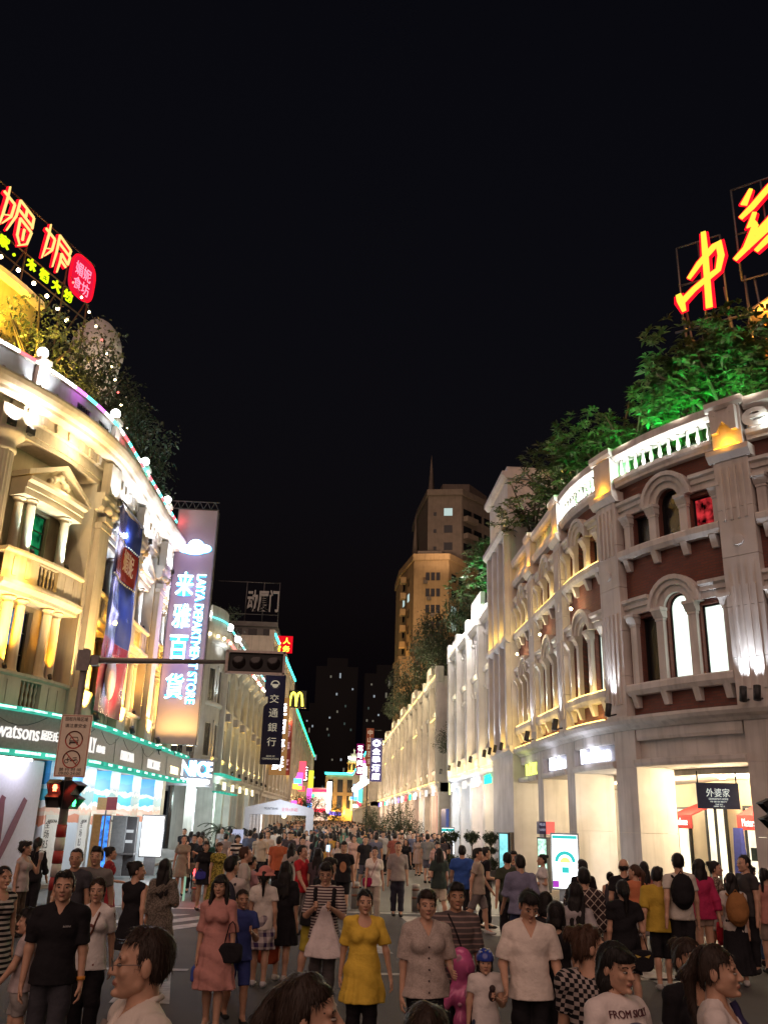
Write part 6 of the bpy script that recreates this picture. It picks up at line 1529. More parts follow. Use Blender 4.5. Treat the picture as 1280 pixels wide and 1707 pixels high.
for k in range(22):
    a = 2 * PI * k / 22 + g4.uniform(-.1, .1); up = g4.uniform(.2, 1.2); m = MB(); pp = []
    for i in range(8):
        t = i / 7; pp.append(np.array((-5.9 + 1.35 * t * math.cos(a), 53 + 1.35 * t * math.sin(a), 1.35 + up * t * 1.3 - 1.25 * t * t)))
    m.tube(pp, [.02] * 8, 4)
    for i in range(1, 8):
        d = pp[i] - pp[i - 1]; d /= np.linalg.norm(d); sd = np.cross(d, (0, 0, 1)); sd /= np.linalg.norm(sd)
        for sg in (-1, 1):
            for u in (0, .5):
                p = pp[i - 1] + (pp[i] - pp[i - 1]) * u; e = p + sd * sg * .3 * (1 - .6 * i / 8) + d * .14; m.add([p, p + d * .035, e], [(0, 1, 2)])
    m.build('frond', M_LEAFD, CY)
for k, (x, y) in enumerate(((-5.35, 50.5), (-6.6, 50.9))):
    T = thing('potted_shrub', ['rounded grey green shrub in a planter right of the cycad', 'rounded grey green shrub in a planter left of the cycad'][k], 'potted plant', (x, y, 0))
    m = MB(); m.lathe((x, y, 0), [(.3, 0), (.42, .4), (.44, .45), (.38, .45)], 12); m.build('planter', MATS['green_planter'], T); link_obj('foliage', TOPB, T, (0, 0, .75), None, (1.5, 1.5, 1.9))
FLS = thing('flower_stand', 'white bouquet stand by the lit shop wall at the right', 'flower stand', PR.pt(-6.9, -1.9, .15))
_f = PR.pt(-6.6, -1.7, .15); m = MB()
for a in (0, 2.1, 4.2): m.tube([(_f[0] + .35 * math.cos(a), _f[1] + .35 * math.sin(a), .15), (_f[0], _f[1], 1.2)], .02, 5)
m.build('tripod', M_METAL, FLS)
FL_ME = leaves_mesh('blooms', [(0, 0, 0, .34, .42, 90)], False, .09, .05, 6, plain('white_petals', (.75, .72, .66), .6), 5)
o = link_obj('blooms', FL_ME, FLS); o.location = Vector((_f[0], _f[1], 1.55)) - Vector(FLS.location)
# ================================================================ people: implicit bodies polygonised into one smooth skin
def smin(a, b, k):
    h = np.clip(.5 + .5 * (b - a) / k, 0, 1)
    return b * (1 - h) + a * h - k * h * (1 - h)
class SDF:
    def __init__(self, k=.025): self.p = []; self.cuts = []; self.k = k; self.disp = None
    def cone(self, a, b, ra, rb, cut=None):
        """limb with two radii; cut=(t0,t1) slices flat across the limb"""
        a = np.array(a, float); b = np.array(b, float); d = b - a; L2 = d @ d; L = math.sqrt(L2)
        def f(X, Y, Z):
            px, py, pz = X - a[0], Y - a[1], Z - a[2]
            t = (px * d[0] + py * d[1] + pz * d[2]) / L2; tc = np.clip(t, 0, 1)
            q = np.sqrt((px - tc * d[0]) ** 2 + (py - tc * d[1]) ** 2 + (pz - tc * d[2]) ** 2) - (ra + (rb - ra) * tc)
            if cut: q = np.maximum(q, np.maximum((t - cut[1]) * L, (cut[0] - t) * L))
            return q
        r = max(ra, rb); self.p.append((f, np.minimum(a, b) - r, np.maximum(a, b) + r)); return self
    def ell(self, c, r):
        c = np.array(c, float); r = np.array(r, float)
        def f(X, Y, Z):
            x, y, z = (X - c[0]) / r[0], (Y - c[1]) / r[1], (Z - c[2]) / r[2]
            k0 = np.sqrt(x * x + y * y + z * z) + 1e-9
            k1 = np.sqrt((x / r[0]) ** 2 + (y / r[1]) ** 2 + (z / r[2]) ** 2) + 1e-9
            return k0 * (k0 - 1) / k1
        self.p.append((f, c - r, c + r)); return self
    def skirt(self, z0, z1, r0, r1, fl, n, amp, cx=0, cy=0):
        """hanging cloth: radius runs r0 (top z0) to r1 (hem z1); fl flattens front to back; n pleats"""
        def f(X, Y, Z):
            t = np.clip((z0 - Z) / (z0 - z1), 0, 1); th = np.arctan2((Y - cy) / fl, X - cx)
            rr = (r0 + (r1 - r0) * t ** .85) * (1 + amp * t * np.sin(n * th + 2 * np.sin(3 * th)))
            q = (np.sqrt((X - cx) ** 2 + ((Y - cy) / fl) ** 2) - rr) * .8
            return np.maximum(q, np.maximum(Z - z0, z1 - Z))
        r = max(r0, r1) * 1.15; self.p.append((f, np.array((cx - r, cy - r, z1)), np.array((cx + r, cy + r, z0)))); return self
    def mesh(self, vx):
        mn = np.min([p[1] for p in self.p], axis=0) - .03 - vx; mx = np.max([p[2] for p in self.p], axis=0) + .03 + vx
        n = np.maximum(3, np.ceil((mx - mn) / vx).astype(int) + 1)
        ax = [mn[i] + vx * np.arange(n[i]) for i in range(3)]
        F = np.full(n, .5)
        for f, a, b in self.p:
            mg = self.k + 2 * vx
            i0 = np.clip(np.floor((a - mg - mn) / vx).astype(int), 0, n - 1); i1 = np.clip(np.ceil((b + mg - mn) / vx).astype(int) + 1, 1, n)
            sl = tuple(slice(i0[i], i1[i]) for i in range(3))
            X = ax[0][sl[0]][:, None, None]; Y = ax[1][sl[1]][None, :, None]; Z = ax[2][sl[2]][None, None, :]
            F[sl] = smin(F[sl], f(X, Y, Z), self.k)
        X = ax[0][:, None, None]; Y = ax[1][None, :, None]; Z = ax[2][None, None, :]
        if self.disp: F = F + self.disp(X, Y, Z)
        for c in self.cuts: F = np.maximum(F, c(X, Y, Z))
        F[0] = F[-1] = .5; F[:, 0] = F[:, -1] = .5; F[:, :, 0] = F[:, :, -1] = .5
        return snet(F, mn, vx)
def snet(F, mn, vx):
    s = F < 0
    c = [s[i:F.shape[0] - 1 + i, j:F.shape[1] - 1 + j, k:F.shape[2] - 1 + k] for i in (0, 1) for j in (0, 1) for k in (0, 1)]
    cnt = sum(x.astype(np.int8) for x in c); act = (cnt > 0) & (cnt < 8)
    I = np.argwhere(act); idx = np.full(act.shape, -1, np.int64); idx[act] = np.arange(len(I))
    off = np.array([(i, j, k) for i in (0, 1) for j in (0, 1) for k in (0, 1)])
    V = np.stack([F[I[:, 0] + o[0], I[:, 1] + o[1], I[:, 2] + o[2]] for o in off], 1)
    acc = np.zeros((len(I), 3)); num = np.zeros(len(I))
    for a in range(8):
        for b in range(a + 1, 8):
            if np.abs(off[a] - off[b]).sum() != 1: continue
            m = (V[:, a] < 0) != (V[:, b] < 0)
            t = np.where(m, V[:, a] / np.where(m, V[:, a] - V[:, b], 1), 0)
            acc += m[:, None] * (off[a] + t[:, None] * (off[b] - off[a])); num += m
    P = (I + acc / np.maximum(num, 1)[:, None]) * vx + mn
    Q = []
    for d in range(3):
        u, w = (d + 1) % 3, (d + 2) % 3
        lo = [slice(None)] * 3; hi = [slice(None)] * 3; lo[d] = slice(0, -1); hi[d] = slice(1, None)
        ch = s[tuple(lo)] != s[tuple(hi)]; E = np.argwhere(ch)
        ok = (E[:, u] > 0) & (E[:, w] > 0) & (E[:, u] < s.shape[u] - 1) & (E[:, w] < s.shape[w] - 1); E = E[ok]
        q = []
        for a, b in ((0, 0), (1, 0), (1, 1), (0, 1)):
            G = E.copy(); G[:, u] -= a; G[:, w] -= b; q.append(idx[G[:, 0], G[:, 1], G[:, 2]])
        q = np.stack(q, 1); fl = ~s[E[:, 0], E[:, 1], E[:, 2]]
        q[fl] = q[fl][:, ::-1]; Q.append(q)
    return P, np.concatenate(Q)
def to_mesh(name, parts, mats):
    """parts: list of (verts, faces, mat index array or int)"""
    vs = []; fs = []; mi = []; o = 0
    for v, f, m in parts:
        vs.append(np.asarray(v)); fs.extend([tuple(int(i) + o for i in q) for q in f]); mi.extend([m] * len(f) if np.isscalar(m) else list(m)); o += len(v)
    me = bpy.data.meshes.new(name); me.from_pydata(np.concatenate(vs).tolist(), [], fs)
    for m in mats: me.materials.append(m)
    me.polygons.foreach_set('material_index', mi); me.polygons.foreach_set('use_smooth', [True] * len(fs)); me.update()
    return me

# ---------------------------------------------------------------- cloth, skin and hair materials
def skin_mat(name, c):
    m = plain(name, c, .48, var=.07, scale=26, spec=.35); b = m.node_tree.nodes['Principled BSDF']
    b.inputs['Subsurface Weight'].default_value = .12; b.inputs['Subsurface Radius'].default_value = (.012, .005, .003); return m
SKIN = [skin_mat('skin_tone_%d' % i, c) for i, c in enumerate(((.54, .32, .22), (.45, .255, .165), (.6, .38, .27)))]
M_LIP = plain('lips', (.33, .145, .11), .4); M_EYEW = plain('eye_white', (.38, .33, .29), .3); M_IRIS = plain('dark_iris', (.012, .008, .006), .15, spec=.8)
def hair_mat(name, c):
    if name in MATS: return MATS[name]
    m, t, b = nmat(name); tc = t.nodes.new('ShaderNodeTexCoord'); mp = t.nodes.new('ShaderNodeMapping'); mp.inputs['Scale'].default_value = (110, 110, 6)
    t.links.new(tc.outputs['Object'], mp.inputs[0]); n = t.nodes.new('ShaderNodeTexNoise'); n.inputs['Scale'].default_value = 1.0; n.inputs['Detail'].default_value = 3; t.links.new(mp.outputs[0], n.inputs[0])
    bp = t.nodes.new('ShaderNodeBump'); bp.inputs['Strength'].default_value = .8; bp.inputs['Distance'].default_value = .006; t.links.new(n.outputs[0], bp.inputs['Height']); t.links.new(bp.outputs[0], b.inputs['Normal'])
    r = t.nodes.new('ShaderNodeMapRange'); r.inputs[3].default_value = .4; r.inputs[4].default_value = 1.7; t.links.new(n.outputs[0], r.inputs[0])
    vm = t.nodes.new('ShaderNodeVectorMath'); vm.operation = 'SCALE'; vm.inputs[0].default_value = c; t.links.new(r.outputs[0], vm.inputs['Scale']); t.links.new(vm.outputs[0], b.inputs['Base Color'])
    b.inputs['Roughness'].default_value = .55; b.inputs['Specular IOR Level'].default_value = .3; MATS[name] = m; return m
HAIR = [hair_mat('black_hair', (.012, .010, .010)), hair_mat('brown_black_hair', (.028, .017, .012)), hair_mat('brown_hair', (.06, .03, .018))]
def cloth(c1, pat=None, c2=(0, 0, 0), p=.05, duty=.5):
    name = 'cloth_%s_%s_%s_%.3f_%.2f' % ('-'.join('%.2f' % x for x in c1), pat, '-'.join('%.2f' % x for x in c2), p, duty)
    if name in MATS: return MATS[name]
    m, t, b = nmat(name); tc = t.nodes.new('ShaderNodeTexCoord')
    n = t.nodes.new('ShaderNodeTexNoise'); n.inputs['Scale'].default_value = 9; n.inputs['Detail'].default_value = 5; t.links.new(tc.outputs['Object'], n.inputs[0])
    bp = t.nodes.new('ShaderNodeBump'); bp.inputs['Strength'].default_value = .55; bp.inputs['Distance'].default_value = .04; t.links.new(n.outputs[0], bp.inputs['Height']); t.links.new(bp.outputs[0], b.inputs['Normal'])
    b.inputs['Roughness'].default_value = .85; b.inputs['Specular IOR Level'].default_value = .15
    sp = t.nodes.new('ShaderNodeSeparateXYZ'); t.links.new(tc.outputs['Object'], sp.inputs[0])
    def mth(op, a, bb):
        q = t.nodes.new('ShaderNodeMath'); q.operation = op
        for i, x in enumerate((a, bb)):
            if x is None: continue
            if isinstance(x, (int, float)): q.inputs[i].default_value = x
            else: t.links.new(x, q.inputs[i])
        return q.outputs[0]
    def band(o, per, dt): return mth('LESS_THAN', mth('FRACT', mth('MULTIPLY', o, 1 / per), None), dt)
    fac = None
    if pat == 'stripe': fac = band(sp.outputs[2], p, duty)
    elif pat == 'vstripe': fac = band(sp.outputs[0], p, duty)
    elif pat == 'check':
        a = band(mth('ADD', sp.outputs[0], sp.outputs[1]), p, .5); d = band(sp.outputs[2], p, .5); fac = mth('ABSOLUTE', mth('SUBTRACT', a, d), None)
    elif pat == 'plaid':
        a = band(mth('ADD', sp.outputs[0], mth('MULTIPLY', sp.outputs[1], .7)), p, .42); d = band(sp.outputs[2], p, .42); fac = mth('MULTIPLY', mth('ADD', a, d), .5)
    elif pat == 'lattice':
        a = band(mth('ADD', sp.outputs[0], sp.outputs[2]), p, .14); d = band(mth('SUBTRACT', sp.outputs[0], sp.outputs[2]), p, .14); fac = mth('MAXIMUM', a, d)
    elif pat == 'print':
        v = t.nodes.new('ShaderNodeTexNoise'); v.inputs['Scale'].default_value = 1 / p; v.inputs['Detail'].default_value = 2; t.links.new(tc.outputs['Object'], v.inputs[0]); fac = mth('GREATER_THAN', v.outputs[0], duty)
    mx = t.nodes.new('ShaderNodeMixRGB'); mx.inputs[1].default_value = (*c1, 1); mx.inputs[2].default_value = (*c2, 1)
    if fac is None: mx.inputs[0].default_value = 0
    else: t.links.new(fac, mx.inputs[0])
    r = t.nodes.new('ShaderNodeMapRange'); r.inputs[3].default_value = .78; r.inputs[4].default_value = 1.15; t.links.new(n.outputs[0], r.inputs[0])
    vm = t.nodes.new('ShaderNodeVectorMath'); vm.operation = 'SCALE'; t.links.new(mx.outputs[0], vm.inputs[0]); t.links.new(r.outputs[0], vm.inputs['Scale']); t.links.new(vm.outputs[0], b.inputs['Base Color'])
    MATS[name] = m; return m

# ---------------------------------------------------------------- head (unit: metres, centre of skull at origin, facing -y) and hands
def head_proto(fem, vx):
    s = SDF(.018); w = .96 if fem else 1.0; j = .9 if fem else 1.0
    s.ell((0, .012, .03), (.074 * w, .094, .088)); s.ell((0, -.02, -.022), (.067 * w, .072, .085)); s.ell((0, -.045, -.075), (.038 * j, .04, .036))
    s.cone((-.045 * j, -.01, -.062), (0, -.062, -.088), .022, .020); s.cone((.045 * j, -.01, -.062), (0, -.062, -.088), .022, .020)
    s.ell((.036 * w, -.066, -.022), (.024, .018, .022)); s.ell((-.036 * w, -.066, -.022), (.024, .018, .022))
    s.cone((-.044, -.07, .024), (.044, -.07, .024), .015, .015)
    P = SDF(.010); P.p = list(s.p)
    P.cone((0, -.088, .010), (0, -.1075, -.025), .0075, .0118); P.ell((.0115, -.096, -.029), (.0085, .009, .0065)); P.ell((-.0115, -.096, -.029), (.0085, .009, .0065))
    P.ell((0, -.0905, -.054), (.020, .010, .0055)); P.ell((0, -.089, -.063), (.017, .010, .006)); P.ell((0, -.088, -.093), (.017, .014, .013))
    for sg in (-1, 1): P.ell((sg * .076 * w, .012, -.008), (.011, .02, .032))
    P.cone((0, .02, -.07), (0, .03, -.15), .048 if not fem else .042, .052 if not fem else .044)
    def sock(X, Y, Z):
        d = 9
        for sg in (-1, 1): d = np.minimum(d, np.sqrt(((X - sg * .031) / 1.35) ** 2 + (Y + .098) ** 2 + (Z - .002) ** 2) - .0118)
        return -d
    P.cuts.append(sock)
    V, Q = P.mesh(vx)
    c = V[Q].mean(1); mi = np.zeros(len(Q), int)
    lips = (c[:, 1] < -.082) & (((c[:, 0] / .021) ** 2 + ((c[:, 2] + .0585) / .0105) ** 2) < 1); mi[lips] = 1
    for sg in (-1, 1):
        x = (c[:, 0] - sg * .032) / .022; arc = .026 - .006 * x ** 2 + .002 * sg * x
        mi[(np.abs(x) < 1) & (np.abs(c[:, 2] - arc) < .0034) & (c[:, 1] < -.05)] = 2
    parts = [(V, Q, mi)]
    for sg in (-1, 1):
        e = SDF(.002); e.ell((sg * .031, -.0815, .001), (.0145, .0125, .0058)); v, q = e.mesh(.0033); cc = v[q].mean(1)
        m = np.where(((cc[:, 0] - sg * .031) ** 2 + (cc[:, 2] - .001) ** 2 < .0072 ** 2) & (cc[:, 1] < -.085), 2, 3); m[cc[:, 2] > .0044] = 2
        parts.append((v, q, m))
    return parts
def hand_proto(grip, vx):
    """right hand hanging down (-z), thumb toward -y, palm toward +x; 0.18 m long"""
    s = SDF(.008); s.cone((0, 0, .02), (0, .0, -.03), .024, .022); s.ell((0, 0, -.055), (.016, .040, .042)); s.ell((.004, -.02, -.045), (.017, .018, .032))
    for i, (y, L) in enumerate(((-.030, .070), (-.010, .080), (.011, .074), (.030, .058))):
        a = np.array((0, y, -.088)); c1, c2 = (.45, 1.2) if not grip else (1.3, 2.9)
        b = a + L * .5 * np.array((math.sin(c1 * .6), y * 1.2, -math.cos(c1 * .6))); e = b + L * .5 * np.array((math.sin(c2 * .75), y * .8, -math.cos(c2 * .75)))
        s.cone(a, b, .0098, .0088); s.cone(b, e, .0088, .0072)
    t0 = np.array((.006, -.030, -.035)); t1 = np.array((.018, -.056, -.066)); t2 = np.array((.030, -.060, -.094)) if not grip else np.array((.046, -.030, -.084))
    s.cone(t0, t1, .014, .011); s.cone(t1, t2, .011, .0085)
    return s.mesh(vx)
HEADS = {(f, l): head_proto(f, (.0052, .010)[l]) for f in (0, 1) for l in (0, 1)}
HANDS = {g: hand_proto(g, .0068) for g in (0, 1)}
ARM = {'d': ((.14, .03, -1), (.06, -.14, -1)), 'f': ((.1, -.36, -.93), (.02, -.6, -.8)), 'k': ((.14, .36, -.93), (.1, .05, -1)), 'p': ((.16, -.18, -1), (-.5, -.8, .42)),
       'h': ((.22, -.62, -.72), (-.3, -.3, .95)), 'b': ((.22, .1, -1), (-.15, -.98, -.12)), 'c': ((.18, .0, -1), (-.95, -.5, -.02)), 's': ((.2, .05, -1), (.0, -.75, -.55)), 'u': ((.2, -.9, .1), (-.2, -.6, .8)), 'o': ((.32, -.05, -1), (.2, -.1, -1))}
def nrm(v): v = np.array(v, float); return v / np.linalg.norm(v)
def skeleton(h, fem, wide, legs, arms, lean=0.0):
    J = {}; sh = (.094 if fem else .108) * h * wide; hp = .046 * h
    ly = -lean * h * .3
    for side, sg in (('L', 1), ('R', -1)):
        st = legs * sg
        J['hip' + side] = np.array((sg * hp, 0, .515 * h)); kd = nrm((.02 * sg, -st * .9, -1)); J['knee' + side] = J['hip' + side] + kd * .235 * h
        back = max(0, -st); ad = nrm((0, back * 1.5 + .03 - max(0, st) * .3, -1)); J['ank' + side] = J['knee' + side] + ad * .235 * h
        J['sho' + side] = np.array((sg * sh, .005 * h + ly, .797 * h))
        up, fo = ARM[arms[0 if side == 'L' else 1]]
        J['elb' + side] = J['sho' + side] + nrm((up[0] * sg, up[1], up[2])) * .172 * h
        J['wri' + side] = J['elb' + side] + nrm((fo[0] * sg, fo[1], fo[2])) * .145 * h; J['fd' + side] = nrm((fo[0] * sg, fo[1], fo[2]))
    dz = -min(J['ankL'][2], J['ankR'][2]) + .045 * h
    for k in J:
        if k[:2] != 'fd': J[k] = J[k] + np.array((0, 0, dz))
    J['dz'] = dz; J['ly'] = ly
    return J
def torso(s, h, fem, w, J, g=0.0, lo=True):
    z = lambda t: t * h + J['dz']; ly = J['ly']
    s.ell((0, .004 * h, z(.525)), (.092 * h * w + g, .066 * h * w + g, .075 * h + g)); s.ell((0, ly * .4, z(.625)), ((.076 if fem else .088) * h * w + g, .058 * h * w + g, .085 * h + g))
    s.ell((0, ly, z(.735)), ((.088 if fem else .098) * h * w + g, .062 * h * w + g, .095 * h + g))
    for d, sg in (('L', 1), ('R', -1)): s.cone((sg * .018 * h, .010 * h + ly, z(.822)), J['sho' + d] - (sg * .012 * h, 0, .004 * h), .026 * h + g * .7, .031 * h + g * .8)
    s.ell((0, .008 * h + ly, z(.785)), (.088 * h * w + g, .047 * h + g, .045 * h + g))
    if fem:
        for sg in (-1, 1): s.ell((sg * .042 * h, -.045 * h + ly, z(.728)), (.036 * h + g, .034 * h + g, .036 * h + g))
def build_body(h, fem, w, J, lod, skin, hyaw, htilt, grip=(0, 0), hshape=None):
    s = SDF(.028); torso(s, h, fem, w, J)
    s.cone((0, .012 * h + J['ly'], .80 * h + J['dz']), (0, .006 * h + J['ly'] * 1.2, .885 * h + J['dz']), (.036 if fem else .041) * h, (.029 if fem else .034) * h)
    hv = lod > 0
    for d in 'LR':
        k = 1 if not fem else .86
        s.cone(J['sho' + d], J['elb' + d], .031 * h * k, .024 * h * k); s.cone(J['elb' + d], J['wri' + d], .0245 * h * k, .0155 * h * k)
        s.cone(J['hip' + d], J['knee' + d], .050 * h, .034 * h); s.cone(J['knee' + d], J['ank' + d], .032 * h, .021 * h)
        m = J['knee' + d] * .68 + J['ank' + d] * .32; s.ell(m + (0, .012 * h, 0), (.03 * h, .032 * h, .06 * h))
        if hv: s.cone(J['wri' + d], J['wri' + d] + J['fd' + d] * .085 * h, .017 * h, .014 * h)
        s.cone(J['ank' + d], J['ank' + d] + np.array((0, -.09 * h, -.028 * h)), .02 * h, .017 * h)
    V, Q = s.mesh((.011, .02, .04)[lod]); parts = [(V, Q, 0)]
    hs = h / 1.7 * (1.02 if lod < 2 else 1.05) * (1.14 if h < 1.35 else 1.0) * 1.06
    cz, sz = math.cos(hyaw), math.sin(hyaw); ct, st = math.cos(htilt), math.sin(htilt)
    R = np.array(((cz, -sz, 0), (sz, cz, 0), (0, 0, 1))) @ np.array(((1, 0, 0), (0, ct, -st), (0, st, ct)))
    hc = np.array((0, -.004 * h + J['ly'] * 1.3 - .03 * math.sin(htilt), .924 * h + J['dz'] - (.0 if h > 1.3 else .01)))
    if lod < 2:
        fs_ = np.array(hshape) if hshape is not None else np.ones(3)
        for v, q, m in HEADS[(fem, lod)]: parts.append(((v * hs * fs_) @ R.T + hc, q, m))
    else:
        e = SDF(.02); e.ell((0, 0, 0), (.078 * hs, .095 * hs, .115 * hs)); v, q = e.mesh(.045); parts.append((v @ R.T + hc, q, 0))
    if lod == 0:
        for i, d in enumerate('LR'):
            v, q = HANDS[grip[i]]; v = v.copy() * h / 1.72 * (.92 if fem else 1.0)
            if d == 'L': v[:, 0] *= -1; q = q[:, ::-1]
            z = -J['fd' + d]; y = np.array((0, 1.0, 0)); 
            if abs(z[1]) > .7: y = np.array((0, .2, 1.0)) if z[1] > 0 else np.array((0, .2, -1.0))
            x = nrm(np.cross(y, z)); y = np.cross(z, x); M = np.stack((x, y, z), 1)
            parts.append((v @ M.T + J['wri' + d] + J['fd' + d] * .012 * h, q, 0))
    return parts, R, hc, hs
def folds(seed, a=.006):
    r = random.Random(seed); q = [(r.uniform(5, 16), r.uniform(5, 16), r.uniform(10, 30), r.uniform(0, 6)) for _ in range(4)]
    def f(X, Y, Z): return np.minimum(a * (sum(np.sin(i * X + j * Y + k * Z + p) for i, j, k, p in q) * .5 - .3), .0)
    return f
def garment(kind, h, fem, w, J, lod, seed, sleeve=.55, hem=None, neck='round', loose=.012):
    s = SDF(.022); z = lambda t: t * h + J['dz']; g = loose * h / 1.7; vx = (.0095, .019, .04)[lod]
    s.disp = folds(seed, .010 if lod < 2 else 0)
    if kind in ('tee', 'dress', 'tank'):
        torso(s, h, fem, w, J, g)
        if kind != 'tank' and sleeve > 0:
            for d in 'LR':
                c = (0, 1) if sleeve >= 1 else (-.2, sleeve)
                s.cone(J['sho' + d], J['elb' + d], .0295 * h + g * .7, .029 * h + g * .8, cut=(-9, min(1.02, sleeve)))
                if sleeve > 1: s.cone(J['elb' + d], J['wri' + d], .03 * h + g * .7, .024 * h + g * .5, cut=(-.1, sleeve - 1))
        hz = z(hem if hem is not None else .47)
        if kind == 'dress': s.skirt(z(.62), hz, .078 * h * w + g, (.125 + .12 * max(0, .5 - (hem or .4))) * h, .78, 9, .07)
        elif hem is None or hem < .52: s.skirt(z(.71), hz, .070 * h * w + g * .6, .103 * h * w + g * 1.4, .76, 7, .035)
        s.cuts.append(lambda X, Y, Z: hz - Z + 0 * X + 0 * Y)
        nz = z(.842); ly = J['ly']
        r = {'round': .052, 'polo': .042, 'v': .045, 'scoop': .068}[neck] * h / 1.7 * 1.05
        def nk(X, Y, Z):
            d = np.sqrt(X ** 2 + (Y - .012 * h - ly) ** 2 + ((Z - nz - .012 * h) * .9) ** 2) - r
            if neck in ('v', 'polo'):
                t = np.clip((nz + .01 * h - Z) / ((.085 if neck == 'v' else .06) * h), 0, 1); v = np.maximum(np.abs(X) - .042 * h * (1 - t), Y - .0); v = np.maximum(v, z(.765 if neck == 'v' else .785) - Z); d = np.minimum(d, v)
            if neck == 'scoop': d = np.minimum(d, np.sqrt(X ** 2 + (Y + .06 * h) ** 2 + (Z - z(.835)) ** 2) - .058 * h)
            return -d
        s.cuts.append(nk)
        if kind == 'tank':
            def arm(X, Y, Z): return -np.minimum(np.sqrt((X - J['shoL'][0] - .01 * h) ** 2 + ((Z - z(.80)) * .7) ** 2) - .035 * h, np.sqrt((X + J['shoL'][0] + .01 * h) ** 2 + ((Z - z(.80)) * .7) ** 2) - .035 * h) + 0 * Y
            s.cuts.append(arm)
    elif kind in ('trousers', 'shorts'):
        g2 = g * .7; s.ell((0, .004 * h, z(.525)), (.094 * h * w + g2, .068 * h * w + g2, .078 * h)); s.ell((0, 0, z(.585)), (.082 * h * w + g2, .06 * h * w + g2, .06 * h)); s.k = .015
        e = hem if hem is not None else (1.9 if kind == 'trousers' else .85)
        for d in 'LR':
            s.cone(J['hip' + d], J['knee' + d], .053 * h + g2 * .5, .041 * h + g2, cut=(-.3, min(1.05, e)))
            if e > 1: s.cone(J['knee' + d], J['ank' + d], .040 * h + g2, .033 * h + g2 * .8, cut=(-.15, min(1.0, e - 1)))
        s.cuts.append(lambda X, Y, Z: Z - z(.605) + 0 * X + 0 * Y)
    elif kind == 'skirt':
        hz = z(hem if hem is not None else .33); s.skirt(z(.60), hz, .082 * h * w + g, (.118 + .1 * max(0, .45 - (hem or .33))) * h, .8, 9, .06); s.ell((0, .004 * h, z(.525)), (.094 * h * w + g, .07 * h * w + g, .07 * h)); s.cuts.append(lambda X, Y, Z: np.maximum(hz - Z, Z - z(.605)) + 0 * X + 0 * Y)
    return s.mesh(vx)
